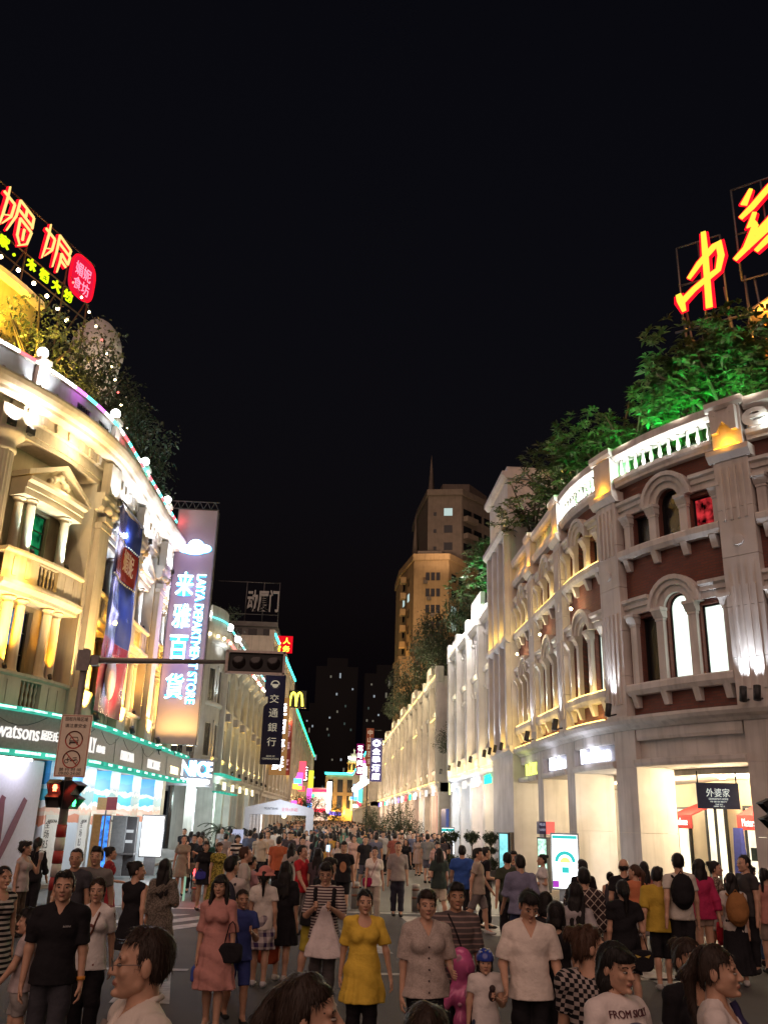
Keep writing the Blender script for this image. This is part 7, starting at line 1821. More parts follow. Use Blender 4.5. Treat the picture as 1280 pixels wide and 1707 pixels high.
def hair_mesh(style, R, hc, hs, lod, seed):
    s = SDF(.02); vx = (.007, .013, .04)[lod]; fr = style
    s.ell((0, .018, .036), (.081, .098, .092))
    r = random.Random(seed); q = [(r.uniform(40, 90), r.uniform(40, 90), r.uniform(8, 30), r.uniform(0, 6)) for _ in range(4)]
    s.disp = (lambda X, Y, Z: (.0022 if style != 'curly' else .004) * sum(np.sin(i * X + j * Y + k * Z + p) for i, j, k, p in q)) if lod < 2 else None
    face_lo = .052
    if style in ('short', 'crew'):
        fz = .060 if style == 'short' else .074
        s.ell((0, .04, -.005), (.076, .07, .065))
        if style == 'short': s.ell((0, -.03, .085), (.068, .065, .05))
        cutf = lambda X, Y, Z: np.minimum(np.minimum(np.maximum(Z - fz, Y + .022), np.maximum(Z + .012, Y - .028)), Z + .062 + 0 * X + 0 * Y)
    elif style in ('long', 'bangs'):
        s.ell((0, .045, -.06), (.086, .062, .13)); s.cone((-.05, .05, -.08), (-.055, .075, -.33), .05, .035); s.cone((.05, .05, -.08), (.055, .075, -.33), .05, .035); s.cone((0, .06, -.1), (0, .085, -.36), .05, .035)
        if style == 'bangs': s.ell((0, -.055, .05), (.066, .045, .035))
        for sg in (-1, 1): s.cone((sg * .076, -.012, .03), (sg * .092, -.03, -.25), .022, .026)
        zl = .036 if style == 'bangs' else .066
        cutf = lambda X, Y, Z: np.maximum(np.maximum(Z - zl, Y + .03), np.abs(X) - .060)
    elif style in ('bun', 'pony', 'bob', 'curly'):
        s.ell((0, .04, -.01), (.078, .07, .075))
        if style == 'bun': s.ell((0, .115, .075), (.042, .04, .042))
        if style == 'pony': s.cone((0, .10, .05), (0, .15, -.02), .032, .036); s.cone((0, .15, -.02), (0, .12, -.26), .034, .016)
        if style == 'bob':
            s.ell((0, .035, -.06), (.09, .075, .075)); s.ell((0, -.05, .06), (.066, .045, .035))
        if style == 'curly':
            for k in range(14):
                a = r.uniform(0, 6.28); s.ell((.075 * math.cos(a), .02 + .09 * math.sin(a), r.uniform(-.05, .11)), (.035, .035, .035))
        cutf = (lambda X, Y, Z: np.minimum(np.maximum(Z - .066 + .3 * np.abs(X), Y + .015), np.maximum(Z + .04, Y - .065))) if style != 'bob' else (lambda X, Y, Z: np.maximum(np.maximum(Z - .038, Y + .03), np.abs(X) - .062))
    elif style == 'bald':
        s.p = []; s.ell((0, .05, -.01), (.074, .06, .045)); cutf = None
    if cutf: s.cuts.append(lambda X, Y, Z: -cutf(X, Y, Z))
    V, Q = s.mesh(vx)
    if lod < 2 and len(Q) > 50:
        # loose locks lying over the cap so the outline is never a clean shell
        g = np.random.default_rng(seed); F = V[Q]; ce = F.mean(1); nr = np.cross(F[:, 2] - F[:, 0], F[:, 3] - F[:, 1]); nr /= np.linalg.norm(nr, axis=1)[:, None] + 1e-9
        pk = g.choice(len(Q), min(len(Q), 1500 if lod == 0 else 220)); nv = []; nq = []; o = len(V)
        for i in pk:
            n = nr[i]; p = ce[i]; dn = (p - np.array((0, .03, .14))); dn[2] -= .12; dn = dn - n * (dn @ n); dn /= np.linalg.norm(dn) + 1e-9; dn += g.normal(size=3) * .13
            sd = np.cross(dn, n); sd /= np.linalg.norm(sd) + 1e-9; L = g.uniform(.025, .05) * (1.5 if style in ('long', 'bangs') else 1); wd = g.uniform(.0011, .0024) * (1 if lod == 0 else 1.8); lf = g.uniform(.0, .0035)
            if style == 'curly': dn += n * .8
            a = p - n * .004; b = p + dn * L * .5 + n * lf; c = p + dn * L + n * (lf * .6 - .002)
            if c[1] < -.03 and c[2] < .055 and abs(c[0]) < .06: continue
            nv += [a - sd * wd, a + sd * wd, b - sd * wd, b + sd * wd, c]; nq += [(o, o + 1, o + 3, o + 2), (o + 2, o + 3, o + 4)]; o += 5
        if nv: V = np.concatenate((V, np.array(nv))); Q = [tuple(q) for q in Q] + nq
    return (V * hs) @ R.T + hc, Q
def shoe(h, a, lod, yawf=0.0):
    s = SDF(.014); t = np.array((a[0], a[1], 0)); zb = a[2] - .045 * h
    s.ell((a[0], a[1] - .012 * h, zb + .026 * h), (.027 * h, .038 * h, .028 * h)); s.ell((a[0], a[1] - .072 * h, zb + .018 * h), (.03 * h, .05 * h, .02 * h)); s.cone((a[0], a[1] + .01 * h, zb + .03 * h), (a[0], a[1] + .004 * h, zb + .05 * h), .027 * h, .026 * h)
    s.cuts.append(lambda X, Y, Z: np.maximum(zb + .001 - Z, Z - zb - .058 * h) + 0 * X + 0 * Y)
    return s.mesh((.011, .018, .04)[lod])
PSTAT = []
def pixel_spot(px, py, z):
    """ground point whose vertical line carries height z at this picture point (plain ray and plane)"""
    d = _fw + _rt2 * ((px - 640) / 1476.0) + _up2 * ((853.5 - py) / 1476.0)
    t = (z - CAM_H) / d.z; return t * d.x, t * d.y
def person(label, x, y, yaw, h=1.66, fem=0, w=1.0, hair='short', hc_=0, top=('tee', (.5, .5, .5)), bottom=('trousers', (.02, .02, .025)), legs=.0, arms='dd', hyaw=0, htilt=0, skin=0, shoes=(.03, .03, .03), lod=None, z=0.0, extras=(), grip=(0, 0), group=None, seed=None, lean=0.0, cat='person'):
    dist = math.hypot(x, y)
    if lod is None: lod = 0 if dist < 13 else 1
    seed = seed if seed is not None else int(x * 131 + y * 17) & 1023
    J = skeleton(h, fem, w, legs, arms, lean)
    rr_ = random.Random(seed); hs3 = (rr_.uniform(.95, 1.05), rr_.uniform(.96, 1.03), rr_.uniform(.97, 1.03))
    parts, R, hc, hs = build_body(h, fem, w, J, lod, SKIN[skin], rad(hyaw), htilt, grip, hs3)
    root = link_obj('person', to_mesh('person', parts, [SKIN[skin], M_LIP, HAIR[hc_], M_EYEW]), None, (x, y, z), (0, 0, rad(yaw)))
    root['label'] = label; root['category'] = cat
    if group: root['group'] = group
    def ch(nm, vq, mat):
        return link_obj(nm, to_mesh(nm, [(vq[0], vq[1], 0)], [mat]), root)
    if hair: ch('hair', hair_mesh(hair, R, hc, hs, lod, seed), HAIR[hc_])
    def wear(sp, sd):
        kind, col = sp[0], sp[1]; o = dict(sp[2]) if len(sp) > 2 else {}
        pat = o.pop('pat', None); mt = cloth(col, *pat) if pat else cloth(col)
        return ch(kind if kind != 'tee' else o.pop('name', 'shirt'), garment(kind, h, fem, w, J, lod, sd, **{k: v for k, v in o.items() if k != 'name'}), mt)
    tp = wear(top, seed) if top else None
    if bottom: wear(bottom, seed + 1)
    if top and len(top) > 2 and top[2].get('neck') == 'polo' and lod == 0:
        cm = MB(); cm.smooth = True; zc = .842 * h + J['dz']; ly = J['ly']
        for sg in (-1, 1): cm.tube([(sg * x * h, y * h + .01 * h + ly, zc + z * h) for x, y, z in ((.002, .040, .012), (.022, .036, .012), (.036, .014, .010), (.038, -.012, .0), (.028, -.040, -.018), (.016, -.054, -.032))], [.010, .012, .014, .016, .017, .008], 7)
        v_ = np.array(cm.v); link_obj('collar', to_mesh('collar', [(v_, cm.f, 0)], [tp.data.materials[0]]), root)
    for d in 'LR': ch('shoe', shoe(h, J['ank' + d], lod), cloth(shoes))
    for e in extras: e(root, J, h, R, hc, hs, tp)
    PSTAT.append((label[:30], round(dist, 1)))
    return root, J
# ================================================================ extras worn or carried
from mathutils.bvhtree import BVHTree
def wp(root, p):
    c, s = math.cos(root.rotation_euler.z), math.sin(root.rotation_euler.z); return Vector((root.location.x + c * p[0] - s * p[1], root.location.y + s * p[0] + c * p[1], root.location.z + p[2]))
def cmesh(name, mb, mat, root):
    """child whose geometry is already in the person's own coordinates"""
    me = bpy.data.meshes.new(name); me.from_pydata([tuple(v) for v in mb.v], [], mb.f); me.materials.append(mat); me.polygons.foreach_set('use_smooth', mb.sm)
    bm = bmesh.new(); bm.from_mesh(me); bmesh.ops.recalc_face_normals(bm, faces=bm.faces); bm.to_mesh(me); bm.free(); return link_obj(name, me, root)
def bvh(o): return BVHTree.FromPolygons([tuple(v.co) for v in o.data.vertices], [tuple(p.vertices) for p in o.data.polygons])
def surf(t, x, z, front=True):
    q = t.ray_cast(Vector((x, -2 if front else 2, z)), Vector((0, 1 if front else -1, 0))); return q[0].y if q[0] is not None else None
def shirt_text(tx, x0, z0, w, h, mat):
    def f(root, J, H, R, hc, hs, tp):
        t = bvh(tp); mb = MB(); text_fit(mb, tx, lambda x, y, d: (x0 + x, d, z0 * H + y), w, h, .004)
        out = []
        for v in mb.v:
            y = surf(t, v[0], v[2]); out.append((v[0], (y if y is not None else -.1) - .0045 - v[1], v[2]))
        mb.v = out; cmesh('print', mb, mat, tp if tp else root)
    return f
def shirt_patch(x0, x1, z0, z1, mat, name='print'):
    def f(root, J, H, R, hc, hs, tp):
        t = bvh(tp); mb = MB(); n = 9; vs = []
        for j in range(n):
            for i in range(n):
                u, v = i / (n - 1) * 2 - 1, j / (n - 1) * 2 - 1; u2 = u * math.sqrt(1 - v * v / 2); v2 = v * math.sqrt(1 - u * u / 2)
                x = (x0 + x1) / 2 + u2 * (x1 - x0) / 2; z = (z0 + z1) / 2 * H + v2 * (z1 - z0) / 2 * H; y = surf(t, x, z); vs.append((x, (y if y is not None else -.12) - .004, z))
        mb.smooth = True; mb.add(vs, [(j * n + i, j * n + i + 1, (j + 1) * n + i + 1, (j + 1) * n + i) for j in range(n - 1) for i in range(n - 1)]); cmesh(name, mb, mat, tp)
    return f
def strap(pts, mat, wd=.016, front=True, name='strap', back=None):
    """flat strap lying on the garment through (x, z/h) points"""
    def f(root, J, H, R, hc, hs, tp):
        t = bvh(tp); mb = MB()
        for ps, fr in ((pts, front), (back, not front)):
            if not ps: continue
            P = []; last = None
            for a, b in zip(ps[:-1], ps[1:]):
                for k in range(8):
                    u = k / 8; x = a[0] + (b[0] - a[0]) * u; z = (a[1] + (b[1] - a[1]) * u) * H; y = surf(t, x, z, fr)
                    y = last if y is None else y; last = y
                    if y is not None: P.append(Vector((x, y + (-.008 if fr else .008), z)))
            if len(P) > 1: mb.tube(P, wd / 2, 6)
        if mb.v: cmesh(name, mb, mat, root)
    return f
def glasses(mat=None):
    def f(root, J, H, R, hc, hs, tp):
        mb = MB(); T = lambda p: tuple(R @ (np.array(p) * hs) + hc)
        for sg in (-1, 1):
            ring = [T((sg * .033 + .024 * math.cos(2 * PI * k / 12), -.104, .0 + .017 * math.sin(2 * PI * k / 12))) for k in range(13)]; mb.tube(ring, .0016, 5); mb.tube([T((sg * .056, -.102, .004)), T((sg * .078, -.03, .006)), T((sg * .082, .02, .0))], .0016, 5)
        mb.tube([T((-.01, -.106, .004)), T((.01, -.106, .004))], .0016, 5); cmesh('glasses', mb, mat or M_STEEL, root)
    return f
def headwear(kind, mat):
    def f(root, J, H, R, hc, hs, tp):
        if kind == 'helmet':
            s = SDF(.01); s.ell((0, .01, .045), (.10, .125, .10)); s.cuts.append(lambda X, Y, Z: .02 + .12 * np.minimum(0, Y + .02) * -.3 - Z + 0 * X)
            v, q = s.mesh(.009); o = link_obj('helmet', to_mesh('helmet', [((v * hs) @ R.T + hc, q, 0)], [mat]), root)
            for x in (-.045, 0, .045):
                for y in (-.06, .02):
                    e = SDF(.004); zt = .045 + .10 * math.sqrt(max(0, 1 - (x / .1) ** 2 - ((y - .01) / .125) ** 2)); e.ell((x, y, zt), (.011, .028, .008)); v, q = e.mesh(.005); link_obj('vent', to_mesh('vent', [((v * hs) @ R.T + hc, q, 0)], [plain('pale_vent', (.45, .45, .5), .4)]), o)
            mb = MB(); T = lambda p: tuple(R @ (np.array(p) * hs) + hc)
            mb.tube([T((-.085, -.01, .03)), T((-.06, -.03, -.06)), T((0, -.05, -.118)), T((.06, -.03, -.06)), T((.085, -.01, .03))], .006, 5); cmesh('chin_strap', mb, M_BLK, root)
        else:
            s = SDF(.014); s.ell((0, .015, .055), (.096, .112, .085)); s.skirt(.045, -.0, .098, .165, 1.08, 5, .06, 0, .012); s.cuts.append(lambda X, Y, Z: -(np.sqrt((X / .8) ** 2 + (Y - .012) ** 2) - .098 + (Z > .04) * 9) + 0 * Z)
            v, q = s.mesh(.010); link_obj('sun_hat', to_mesh('sun_hat', [((v * hs) @ R.T + hc, q, 0)], [mat]), root)
            s = SDF(.01)
            for k in range(6): s.ell((-.10 + .018 * math.cos(k), -.03 + .02 * math.sin(k), .045 + .015 * math.cos(2 * k)), (.018, .02, .02))
            v, q = s.mesh(.008); link_obj('hat_flower', to_mesh('hat_flower', [((v * hs) @ R.T + hc, q, 0)], [mat]), root)
    return f
def wristband(side, mat):
    def f(root, J, H, R, hc, hs, tp):
        mb = MB(); a = J['wri' + side]; d = J['fd' + side]; mb.tube([a - d * .035, a - d * .005], .036, 12); cmesh('wristband', mb, mat, root)
    return f
def carried(name, cat, label, local, build):
    """something held or carried: stands on its own in the scene"""
    def f(root, J, H, R, hc, hs, tp):
        p = local(J, H) if callable(local) else local; w = wp(root, p)
        o = thing(name, label, cat, w); o.rotation_euler = (0, 0, root.rotation_euler.z); build(o)
    return f
def part(o, name, mb, mat): return cmesh(name, mb, mat, o)
def sdf_part(o, name, s, vx, mat): v, q = s.mesh(vx); return link_obj(name, to_mesh(name, [(v, q, 0)], [mat]), o)
def b_bag(w, h, d, col, handle=.2, pat=None):
    def g(o):
        s = SDF(.012); s.ell((0, 0, -handle - h * .5), (w * .62, d * .75, h * .6)); s.cuts.append(lambda X, Y, Z: np.maximum(np.maximum(np.abs(X) - w / 2, np.abs(Y) - d / 2), np.abs(Z + handle + h / 2) - h / 2)); s.disp = folds(int(w * 999), .006)
        sdf_part(o, 'bag_body', s, .011, cloth(col, *pat) if pat else cloth(col))
        m = MB(); m.tube([(-w * .3, 0, -handle - .02), (-w * .12, 0, -.03), (0, 0, 0), (w * .12, 0, -.03), (w * .3, 0, -handle - .02)], .007, 5); part(o, 'handle', m, cloth(col))
    return g
def b_backpack(col, pat=None):
    def g(o):
        s = SDF(.02); s.ell((0, .07, 0), (.17, .11, .25)); s.ell((0, .14, -.08), (.12, .06, .11)); s.cuts.append(lambda X, Y, Z: -.005 - Y + 0 * X + 0 * Z); s.disp = folds(5, .005)
        sdf_part(o, 'pack_body', s, .014, cloth(col, *pat) if pat else cloth(col)); m = MB(); m.tube([(-.04, .03, .23), (0, .03, .28), (.04, .03, .23)], .009, 5); part(o, 'grab_loop', m, cloth(col))
        for sg in (-1, 1): m = MB(); m.tube([(sg * .11, .0, .19), (sg * .13, -.09, .22), (sg * .13, -.2, .14), (sg * .13, -.17, -.06), (sg * .12, 0, -.15)], .018, 6); part(o, 'shoulder_strap', m, cloth(col))
    return g
def b_phone(lit):
    def g(o):
        m = MB(); m.box(-.036, .036, -.072, .072, -.004, .004); part(o, 'case', m, M_BLK)
        if lit: m = MB(); m.box(-.032, .032, -.066, .066, .0045, .006); part(o, 'screen', m, emis('phone_screen', (.35, .75, 1), 3.5))
    return g
def b_cup(o):
    m = MB(); m.lathe((0, 0, -.07), [(.032, 0), (.045, .12), (.047, .125)], 14); part(o, 'cup', m, plain('milky_cup', (.6, .5, .45), .3)); m = MB(); m.lathe((0, 0, .056), [(.049, 0), (.05, .012), (.03, .03)], 14); part(o, 'lid', m, plain('clear_lid', (.7, .68, .66), .2)); m = MB(); m.tube([(0, 0, .05), (.02, 0, .17)], .005, 6); part(o, 'straw', m, plain('white_straw', (.7, .6, .55), .4))

# ================================================================ the cast: everyone one can tell apart
K = (.016, .015, .018); WH = (.80, .76, .73); GY = (.30, .28, .27); NAVY = (.03, .04, .09); DEN = (.05, .07, .12); BEI = (.48, .41, .34)
def P(px, py, h, yaw, label, **k):
    k['w'] = k.get('w', 1.0) * .96; r = random.Random(px); k.setdefault('legs', r.choice((.03, .1, .18, .26, -.12, -.2)) if abs(yaw) > -1 else 0); k.setdefault('arms', r.choice(('dd', 'fk', 'kf', 'db', 'kd')))
    x, y = pixel_spot(px, py, h + .012 + k.get('z', 0)); return person(label, x, y, yaw, h=h, **k)
hl = lambda s: (lambda J, H: J['wri' + s] + J['fd' + s] * .085 * H / 1.7)
P(112, 1449, 1.73, 8, 'broad man in black polo shirt with orange wristband walking toward the camera', hair='crew', w=1.05, top=('tee', K, dict(neck='polo', sleeve=.8, loose=.014)), bottom=('trousers', (.05, .05, .06)), legs=.15, arms='dd', extras=[wristband('L', cloth((.62, .26, .05))), shirt_text('BOSSINI', .05, .735, .06, .014, plain('white_logo', (.6, .6, .6), .5))])
P(246, 1541, 1.79, -62, 'nearest man at the left, with glasses and cream polo with grey bands, looking left', hair='crew', hc_=1, w=1.1, top=('tee', (.76, .69, .62), dict(neck='polo', sleeve=.8, loose=.02)), bottom=('trousers', GY), arms='dd', hyaw=-12, lod=0, extras=[glasses(), strap([(-.10, .80), (-.095, .70), (-.09, .62)], cloth((.2, .17, .15)), .04, name='grey_band'), strap([(.10, .80), (.095, .70), (.09, .62)], cloth((.2, .17, .15)), .04, name='grey_band')])
P(166, 1461, 1.60, 5, 'girl in white printed tee with hair tied back beside the black polo man', fem=1, hair='pony', hc_=1, top=('tee', WH, dict(neck='v', sleeve=.7, pat=('print', (.25, .1, .09), .11, .62))), bottom=('trousers', K), legs=.1, extras=[strap([(.06, .80), (.02, .70), (-.08, .58)], cloth((.16, .06, .04)), .02)])
P(164, 1410, 1.76, 0, 'tall young man with thick fringe in grey tee behind the printed tee girl', hair='short', w=1.08, top=('tee', (.20, .19, .18)), bottom=('trousers', NAVY), legs=.1)
P(130, 1413, 1.74, 4, 'round faced man behind the black polo man, only head and shoulders showing', hair='crew', top=('tee', (.06, .06, .07)), bottom=('trousers', K), skin=1)
P(187, 1410, 1.60, 100, 'woman with top bun in red dress walking right by the grey cabinet', fem=1, hair='bun', top=('dress', (.30, .03, .04), dict(hem=.3)), bottom=None, legs=.2)
P(46, 1402, 1.66, 75, 'curly haired girl in white top and brown cardigan drinking from a plastic cup', fem=1, hair='curly', top=('tee', (.5, .42, .4), dict(sleeve=0, neck='scoop')), bottom=('trousers', (.10, .07, .05)), arms='hd', grip=(1, 0), extras=[carried('drink_cup', 'cup', 'milky plastic cup with straw held by the curly haired girl', hl('L'), b_cup)])
P(66, 1395, 1.68, 175, 'person all in black with back turned behind the drinking girl', hair='pony', fem=1, top=('tee', K, dict(sleeve=1.6)), bottom=('trousers', K))
P(10, 1442, 1.62, 45, 'woman in sleeveless black and white striped dress at the left edge', fem=1, hair='pony', w=1.1, top=('dress', (.5, .46, .42), dict(hem=.3, sleeve=0, neck='scoop', pat=('stripe', K, .055, .5))), bottom=None, arms='db')
P(53, 1515, 1.32, -80, 'boy in pale shirt facing left beside the black polo man', hair='short', top=('tee', (.5, .42, .42)), bottom=('shorts', GY))
P(231, 1434, 1.62, 165, 'woman with low bun in sleeveless black dress seen from behind', fem=1, hair='bun', top=('dress', K, dict(hem=.33, sleeve=0)), bottom=None, legs=.12, hyaw=-60)
P(277, 1430, 1.62, 180, 'woman with waist long black hair and grey lace dress seen from behind', fem=1, hair='long', top=('dress', (.22, .19, .16), dict(hem=.2, sleeve=1.5, pat=('print', (.12, .10, .08), .02, .5))), bottom=None, arms='db')
P(370, 1456, 1.60, -8, 'long haired girl in pink dress with a black shoulder bag', fem=1, hair='bangs', top=('dress', (.52, .25, .22), dict(hem=.27, sleeve=1.0)), bottom=None, legs=.15, arms='dd', shoes=(.6, .58, .55), extras=[carried('shoulder_bag', 'handbag', 'black shoulder bag hanging at the hip of the pink dress girl', lambda J, H: np.array((.19, -.08, .70 * H)), b_bag(.26, .2, .09, K, .22)), carried('pouch', 'pouch', 'small blue pouch dangling from the hand of the pink dress girl', hl('R'), b_bag(.1, .16, .04, (.06, .10, .38), .04))])
P(406, 1480, 1.42, 20, 'boy in blue tee looking sideways between the pink dress and the pink hat', hair='crew', hc_=1, top=('tee', (.05, .07, .24), dict(loose=.02)), bottom=('shorts', (.05, .07, .25), dict(hem=1.0)), arms='pd', skin=1)
P(443, 1443, 1.56, 178, 'girl in pink sun hat, white top and plaid skirt seen from behind', fem=1, hair='pony', top=('tee', (.74, .68, .62), dict(sleeve=.5)), bottom=('skirt', (.52, .46, .46), dict(hem=.31, pat=('plaid', (.05, .03, .09), .13))), legs=.12, shoes=(.6, .6, .62), extras=[headwear('hat', cloth((.58, .22, .19)))])
P(478, 1434, 1.62, 170, 'woman with very long black hair and black dress right of the pink hat', fem=1, hair='long', top=('dress', K, dict(hem=.3, sleeve=1.0)), bottom=None, legs=.1, arms='dd', shoes=(.55, .53, .5), extras=[carried('carrier_bag', 'bag', 'orange red carrier bag in the hand of the black dressed woman', hl('L'), b_bag(.34, .36, .16, (.36, .07, .03), .12))])
P(545, 1436, 1.70, -6, 'man with glasses and striped tee looking down at his phone', hair='short', w=1.05, top=('tee', (.5, .45, .42), dict(sleeve=.9, pat=('stripe', (.06, .03, .04), .034, .5))), bottom=('trousers', (.10, .09, .09)), arms='pp', htilt=.3, grip=(1, 1), extras=[glasses(M_BLK), strap([(-.12, .815), (-.115, .72), (-.12, .62)], cloth(K), .055), strap([(.12, .815), (.115, .72), (.12, .62)], cloth(K), .055), carried('phone', 'phone', 'phone held up by the striped tee man', lambda J, H: (J['wriR'] + J['wriL']) / 2 + np.array((0, -.09, .05)), b_phone(False)),
   carried('carrier_bag', 'bag', 'tall white carrier bag drawn to a point below the striped tee man', lambda J, H: np.array((.02, -.16, .72 * H)), lambda o: (lambda s: sdf_part(o, 'bag_body', s, .014, cloth((.72, .64, .63))))((lambda s: (setattr(s, 'disp', folds(3, .006)), s)[1])(SDF(.02).skirt(0, -.62, .012, .25, .5, 6, .08))))])
P(525, 1428, 1.70, 120, 'person in yellow shorts and black top bending over behind the striped tee man', hair='short', top=('tee', K, dict(loose=.02)), bottom=('shorts', (.42, .34, .05), dict(hem=1.0)), lean=.35, arms='ss', htilt=.4)
P(609, 1481, 1.56, 4, 'woman in bright yellow dress with lace hem and fringe facing the camera', fem=1, hair='bun', hc_=0, w=1.08, top=('dress', (.74, .50, .07), dict(hem=.34, sleeve=.75, neck='scoop', loose=.02)), bottom=('trousers', K, dict(hem=1.75)), arms='ok', legs=.08, shoes=(.1, .08, .07))
P(515, 1618, 1.72, 78, 'woman with dark hair pulled back in profile at the bottom of the picture', fem=1, hair='pony', hc_=1, top=('tee', (.10, .06, .05)), bottom=('trousers', K), hyaw=5)
P(712, 1664, 1.62, 170, 'dark haired head cut off by the bottom edge in the middle', fem=1, hair='bob', hc_=1, top=('tee', (.1, .07, .06)), bottom=('trousers', K))
P(711, 1482, 1.64, 6, 'middle aged woman with short hair in buttoned cream blouse', fem=1, hair='short', hc_=1, w=1.12, top=('tee', (.50, .42, .38), dict(neck='v', sleeve=.85, loose=.022, pat=('print', (.42, .35, .31), .012, .5))), bottom=('trousers', K), arms='bd', legs=.08, extras=[lambda root, J, H, R, hc, hs, tp: [cmesh('button', MB().ball((0, (surf(bvh(tp), 0, z * H) or -.12) - .004, z * H), .009, 8, 5), plain('dark_button', (.06, .04, .04), .3), tp) for z in (.72, .665, .61, .555, .50)]])
P(760, 1470, 1.66, 3, 'man in dark striped tee with a thin crossbody strap behind the cream blouse woman', hair='short', w=1.05, skin=1, top=('tee', (.10, .08, .08), dict(sleeve=1.0, loose=.02, pat=('stripe', (.28, .20, .18), .05, .3))), bottom=('trousers', (.05, .05, .06)), extras=[strap([(-.09, .83), (.0, .70), (.10, .55)], cloth(K), .014)])
P(808, 1582, 1.14, -4, 'small child in blue helmet and white tee', hair='bob', top=('tee', (.72, .66, .63)), bottom=('shorts', DEN), arms='pd', grip=(1, 0), extras=[headwear('helmet', plain('blue_helmet_shell', (.03, .06, .34), .18, spec=.7)), carried('toy_figure', 'toy', 'small dark toy held by the helmeted child', hl('L'), lambda o: sdf_part(o, 'toy_body', SDF(.01).ell((0, 0, 0), (.035, .03, .05)).ell((0, -.02, .06), (.028, .026, .03)), .01, cloth((.06, .04, .04))))])
P(880, 1482, 1.67, -4, 'young man in plain white V neck tee looking down', hair='short', w=1.06, top=('tee', (.80, .71, .64), dict(neck='v', sleeve=.8, loose=.018)), bottom=('trousers', K), arms='ss', htilt=.5, hyaw=10, grip=(1, 0), legs=.05)
P(979, 1536, 1.66, 150, 'woman in black and white check blouse with hair up, turned to the right', fem=1, hair='bun', hc_=2, top=('tee', (.40, .34, .32), dict(sleeve=.6, neck='scoop', pat=('check', K, .05))), bottom=('trousers', K), arms='ps', hyaw=-55)
P(1022, 1567, 1.64, 32, 'smiling woman in white tee with arched lettering, nearest at the right', fem=1, hair='bob', w=1.1, top=('tee', (.80, .72, .69), dict(sleeve=.6)), bottom=('trousers', NAVY), arms='ds', htilt=.12, extras=[shirt_text('FROM SICILY', -.13, .785, .26, .036, plain('maroon_ink', (.1, .03, .04), .7)), shirt_patch(-.11, .11, .69, .772, plain('slate_ink', (.12, .13, .2), .7))])
P(1189, 1571, 1.66, 62, 'woman with tied back hair and navy shoulder strap looking right, nearest at the right edge', fem=1, hair='pony', hc_=1, w=1.08, top=('tee', (.78, .71, .68), dict(sleeve=.5, neck='scoop')), bottom=('trousers', DEN), arms='ds', extras=[strap([(.095, .83), (.085, .76), (.07, .62)], cloth((.04, .035, .10)), .05)])
P(1145, 1562, 1.60, 20, 'dark haired woman in black top half hidden behind the nearest right hand women', fem=1, hair='bun', hc_=1, skin=1, top=('tee', K, dict(sleeve=.5, neck='scoop')), bottom=('trousers', K), arms='pd')
P(957, 1468, 1.62, 176, 'woman with long black hair and pale grey dress seen from behind', fem=1, hair='long', top=('dress', (.40, .37, .38), dict(hem=.32)), bottom=None)
P(972, 1445, 1.70, 172, 'person in dark lattice patterned cardigan seen from behind', hair='short', w=1.12, top=('tee', (.045, .03, .03), dict(sleeve=1.6, loose=.025, pat=('lattice', (.45, .38, .33), .115))), bottom=('trousers', K))
P(1036, 1464, 1.60, 178, 'woman in black tee with hair tied low carrying a black bag with yellow eyes', fem=1, hair='pony', w=1.12, top=('tee', K, dict(loose=.022)), bottom=('shorts', (.05, .05, .07)), arms='db', extras=[carried('shoulder_bag', 'handbag', 'black bag with two slanting yellow eye shapes on its flap', lambda J, H: np.array((-.14, .20, .62 * H)), lambda o: (b_bag(.28, .24, .1, K, .2)(o), [part(o, 'eye_mark', (lambda m: (m.add([(sg * .02, .052, -.27), (sg * .10, .052, -.245), (sg * .07, .052, -.285)], [(0, 1, 2)]), m)[1])(MB()), plain('gold_mark', (.5, .36, .08), .4)) for sg in (-1, 1)]))])
P(1094, 1444, 1.68, 170, 'sturdy man in yellow tee and dark knee shorts seen from behind', hair='short', w=1.16, top=('tee', (.50, .34, .05), dict(loose=.03, sleeve=.9)), bottom=('shorts', K, dict(hem=1.1)), shoes=(.4, .38, .36), hyaw=-30)
P(1038, 1430, 1.72, 165, 'balding man in black shirt beside the stone pillar', hair='bald', w=1.1, top=('tee', K), bottom=('trousers', GY))
P(1056, 1440, 1.64, 195, 'woman in orange tee with brown hair next to the balding man', fem=1, hair='pony', hc_=2, top=('tee', (.58, .20, .10)), bottom=('skirt', GY), hyaw=35)
P(1072, 1434, 1.60, 178, 'girl with long hair in dusty red dress by the pillar', fem=1, hair='long', top=('dress', (.30, .12, .10), dict(hem=.3)), bottom=None)
P(1016, 1452, 1.40, 150, 'child with ponytail in front of the lit poster', fem=1, hair='bun', top=('tank', (.06, .05, .06)), bottom=('skirt', K))
P(970, 1432, 1.66, 185, 'person in black in front of the lightbox with head against the glow', hair='short', top=('tee', K), bottom=('trousers', K))
P(1128, 1421, 1.74, 172, 'man in white tee with black backpack on the lit platform', hair='crew', z=.15, top=('tee', (.6, .56, .5)), bottom=('trousers', K), extras=[carried('backpack', 'backpack', 'black backpack worn by the man on the lit platform', lambda J, H: np.array((0, .10, .70 * H)), b_backpack(K))])
P(1163, 1431, 1.64, 190, 'girl with long hair in raspberry blouse and pale shorts on the platform', fem=1, hair='long', z=.15, top=('tee', (.42, .03, .10), dict(sleeve=1.6, loose=.03)), bottom=('shorts', (.35, .25, .2), dict(hem=.45)))
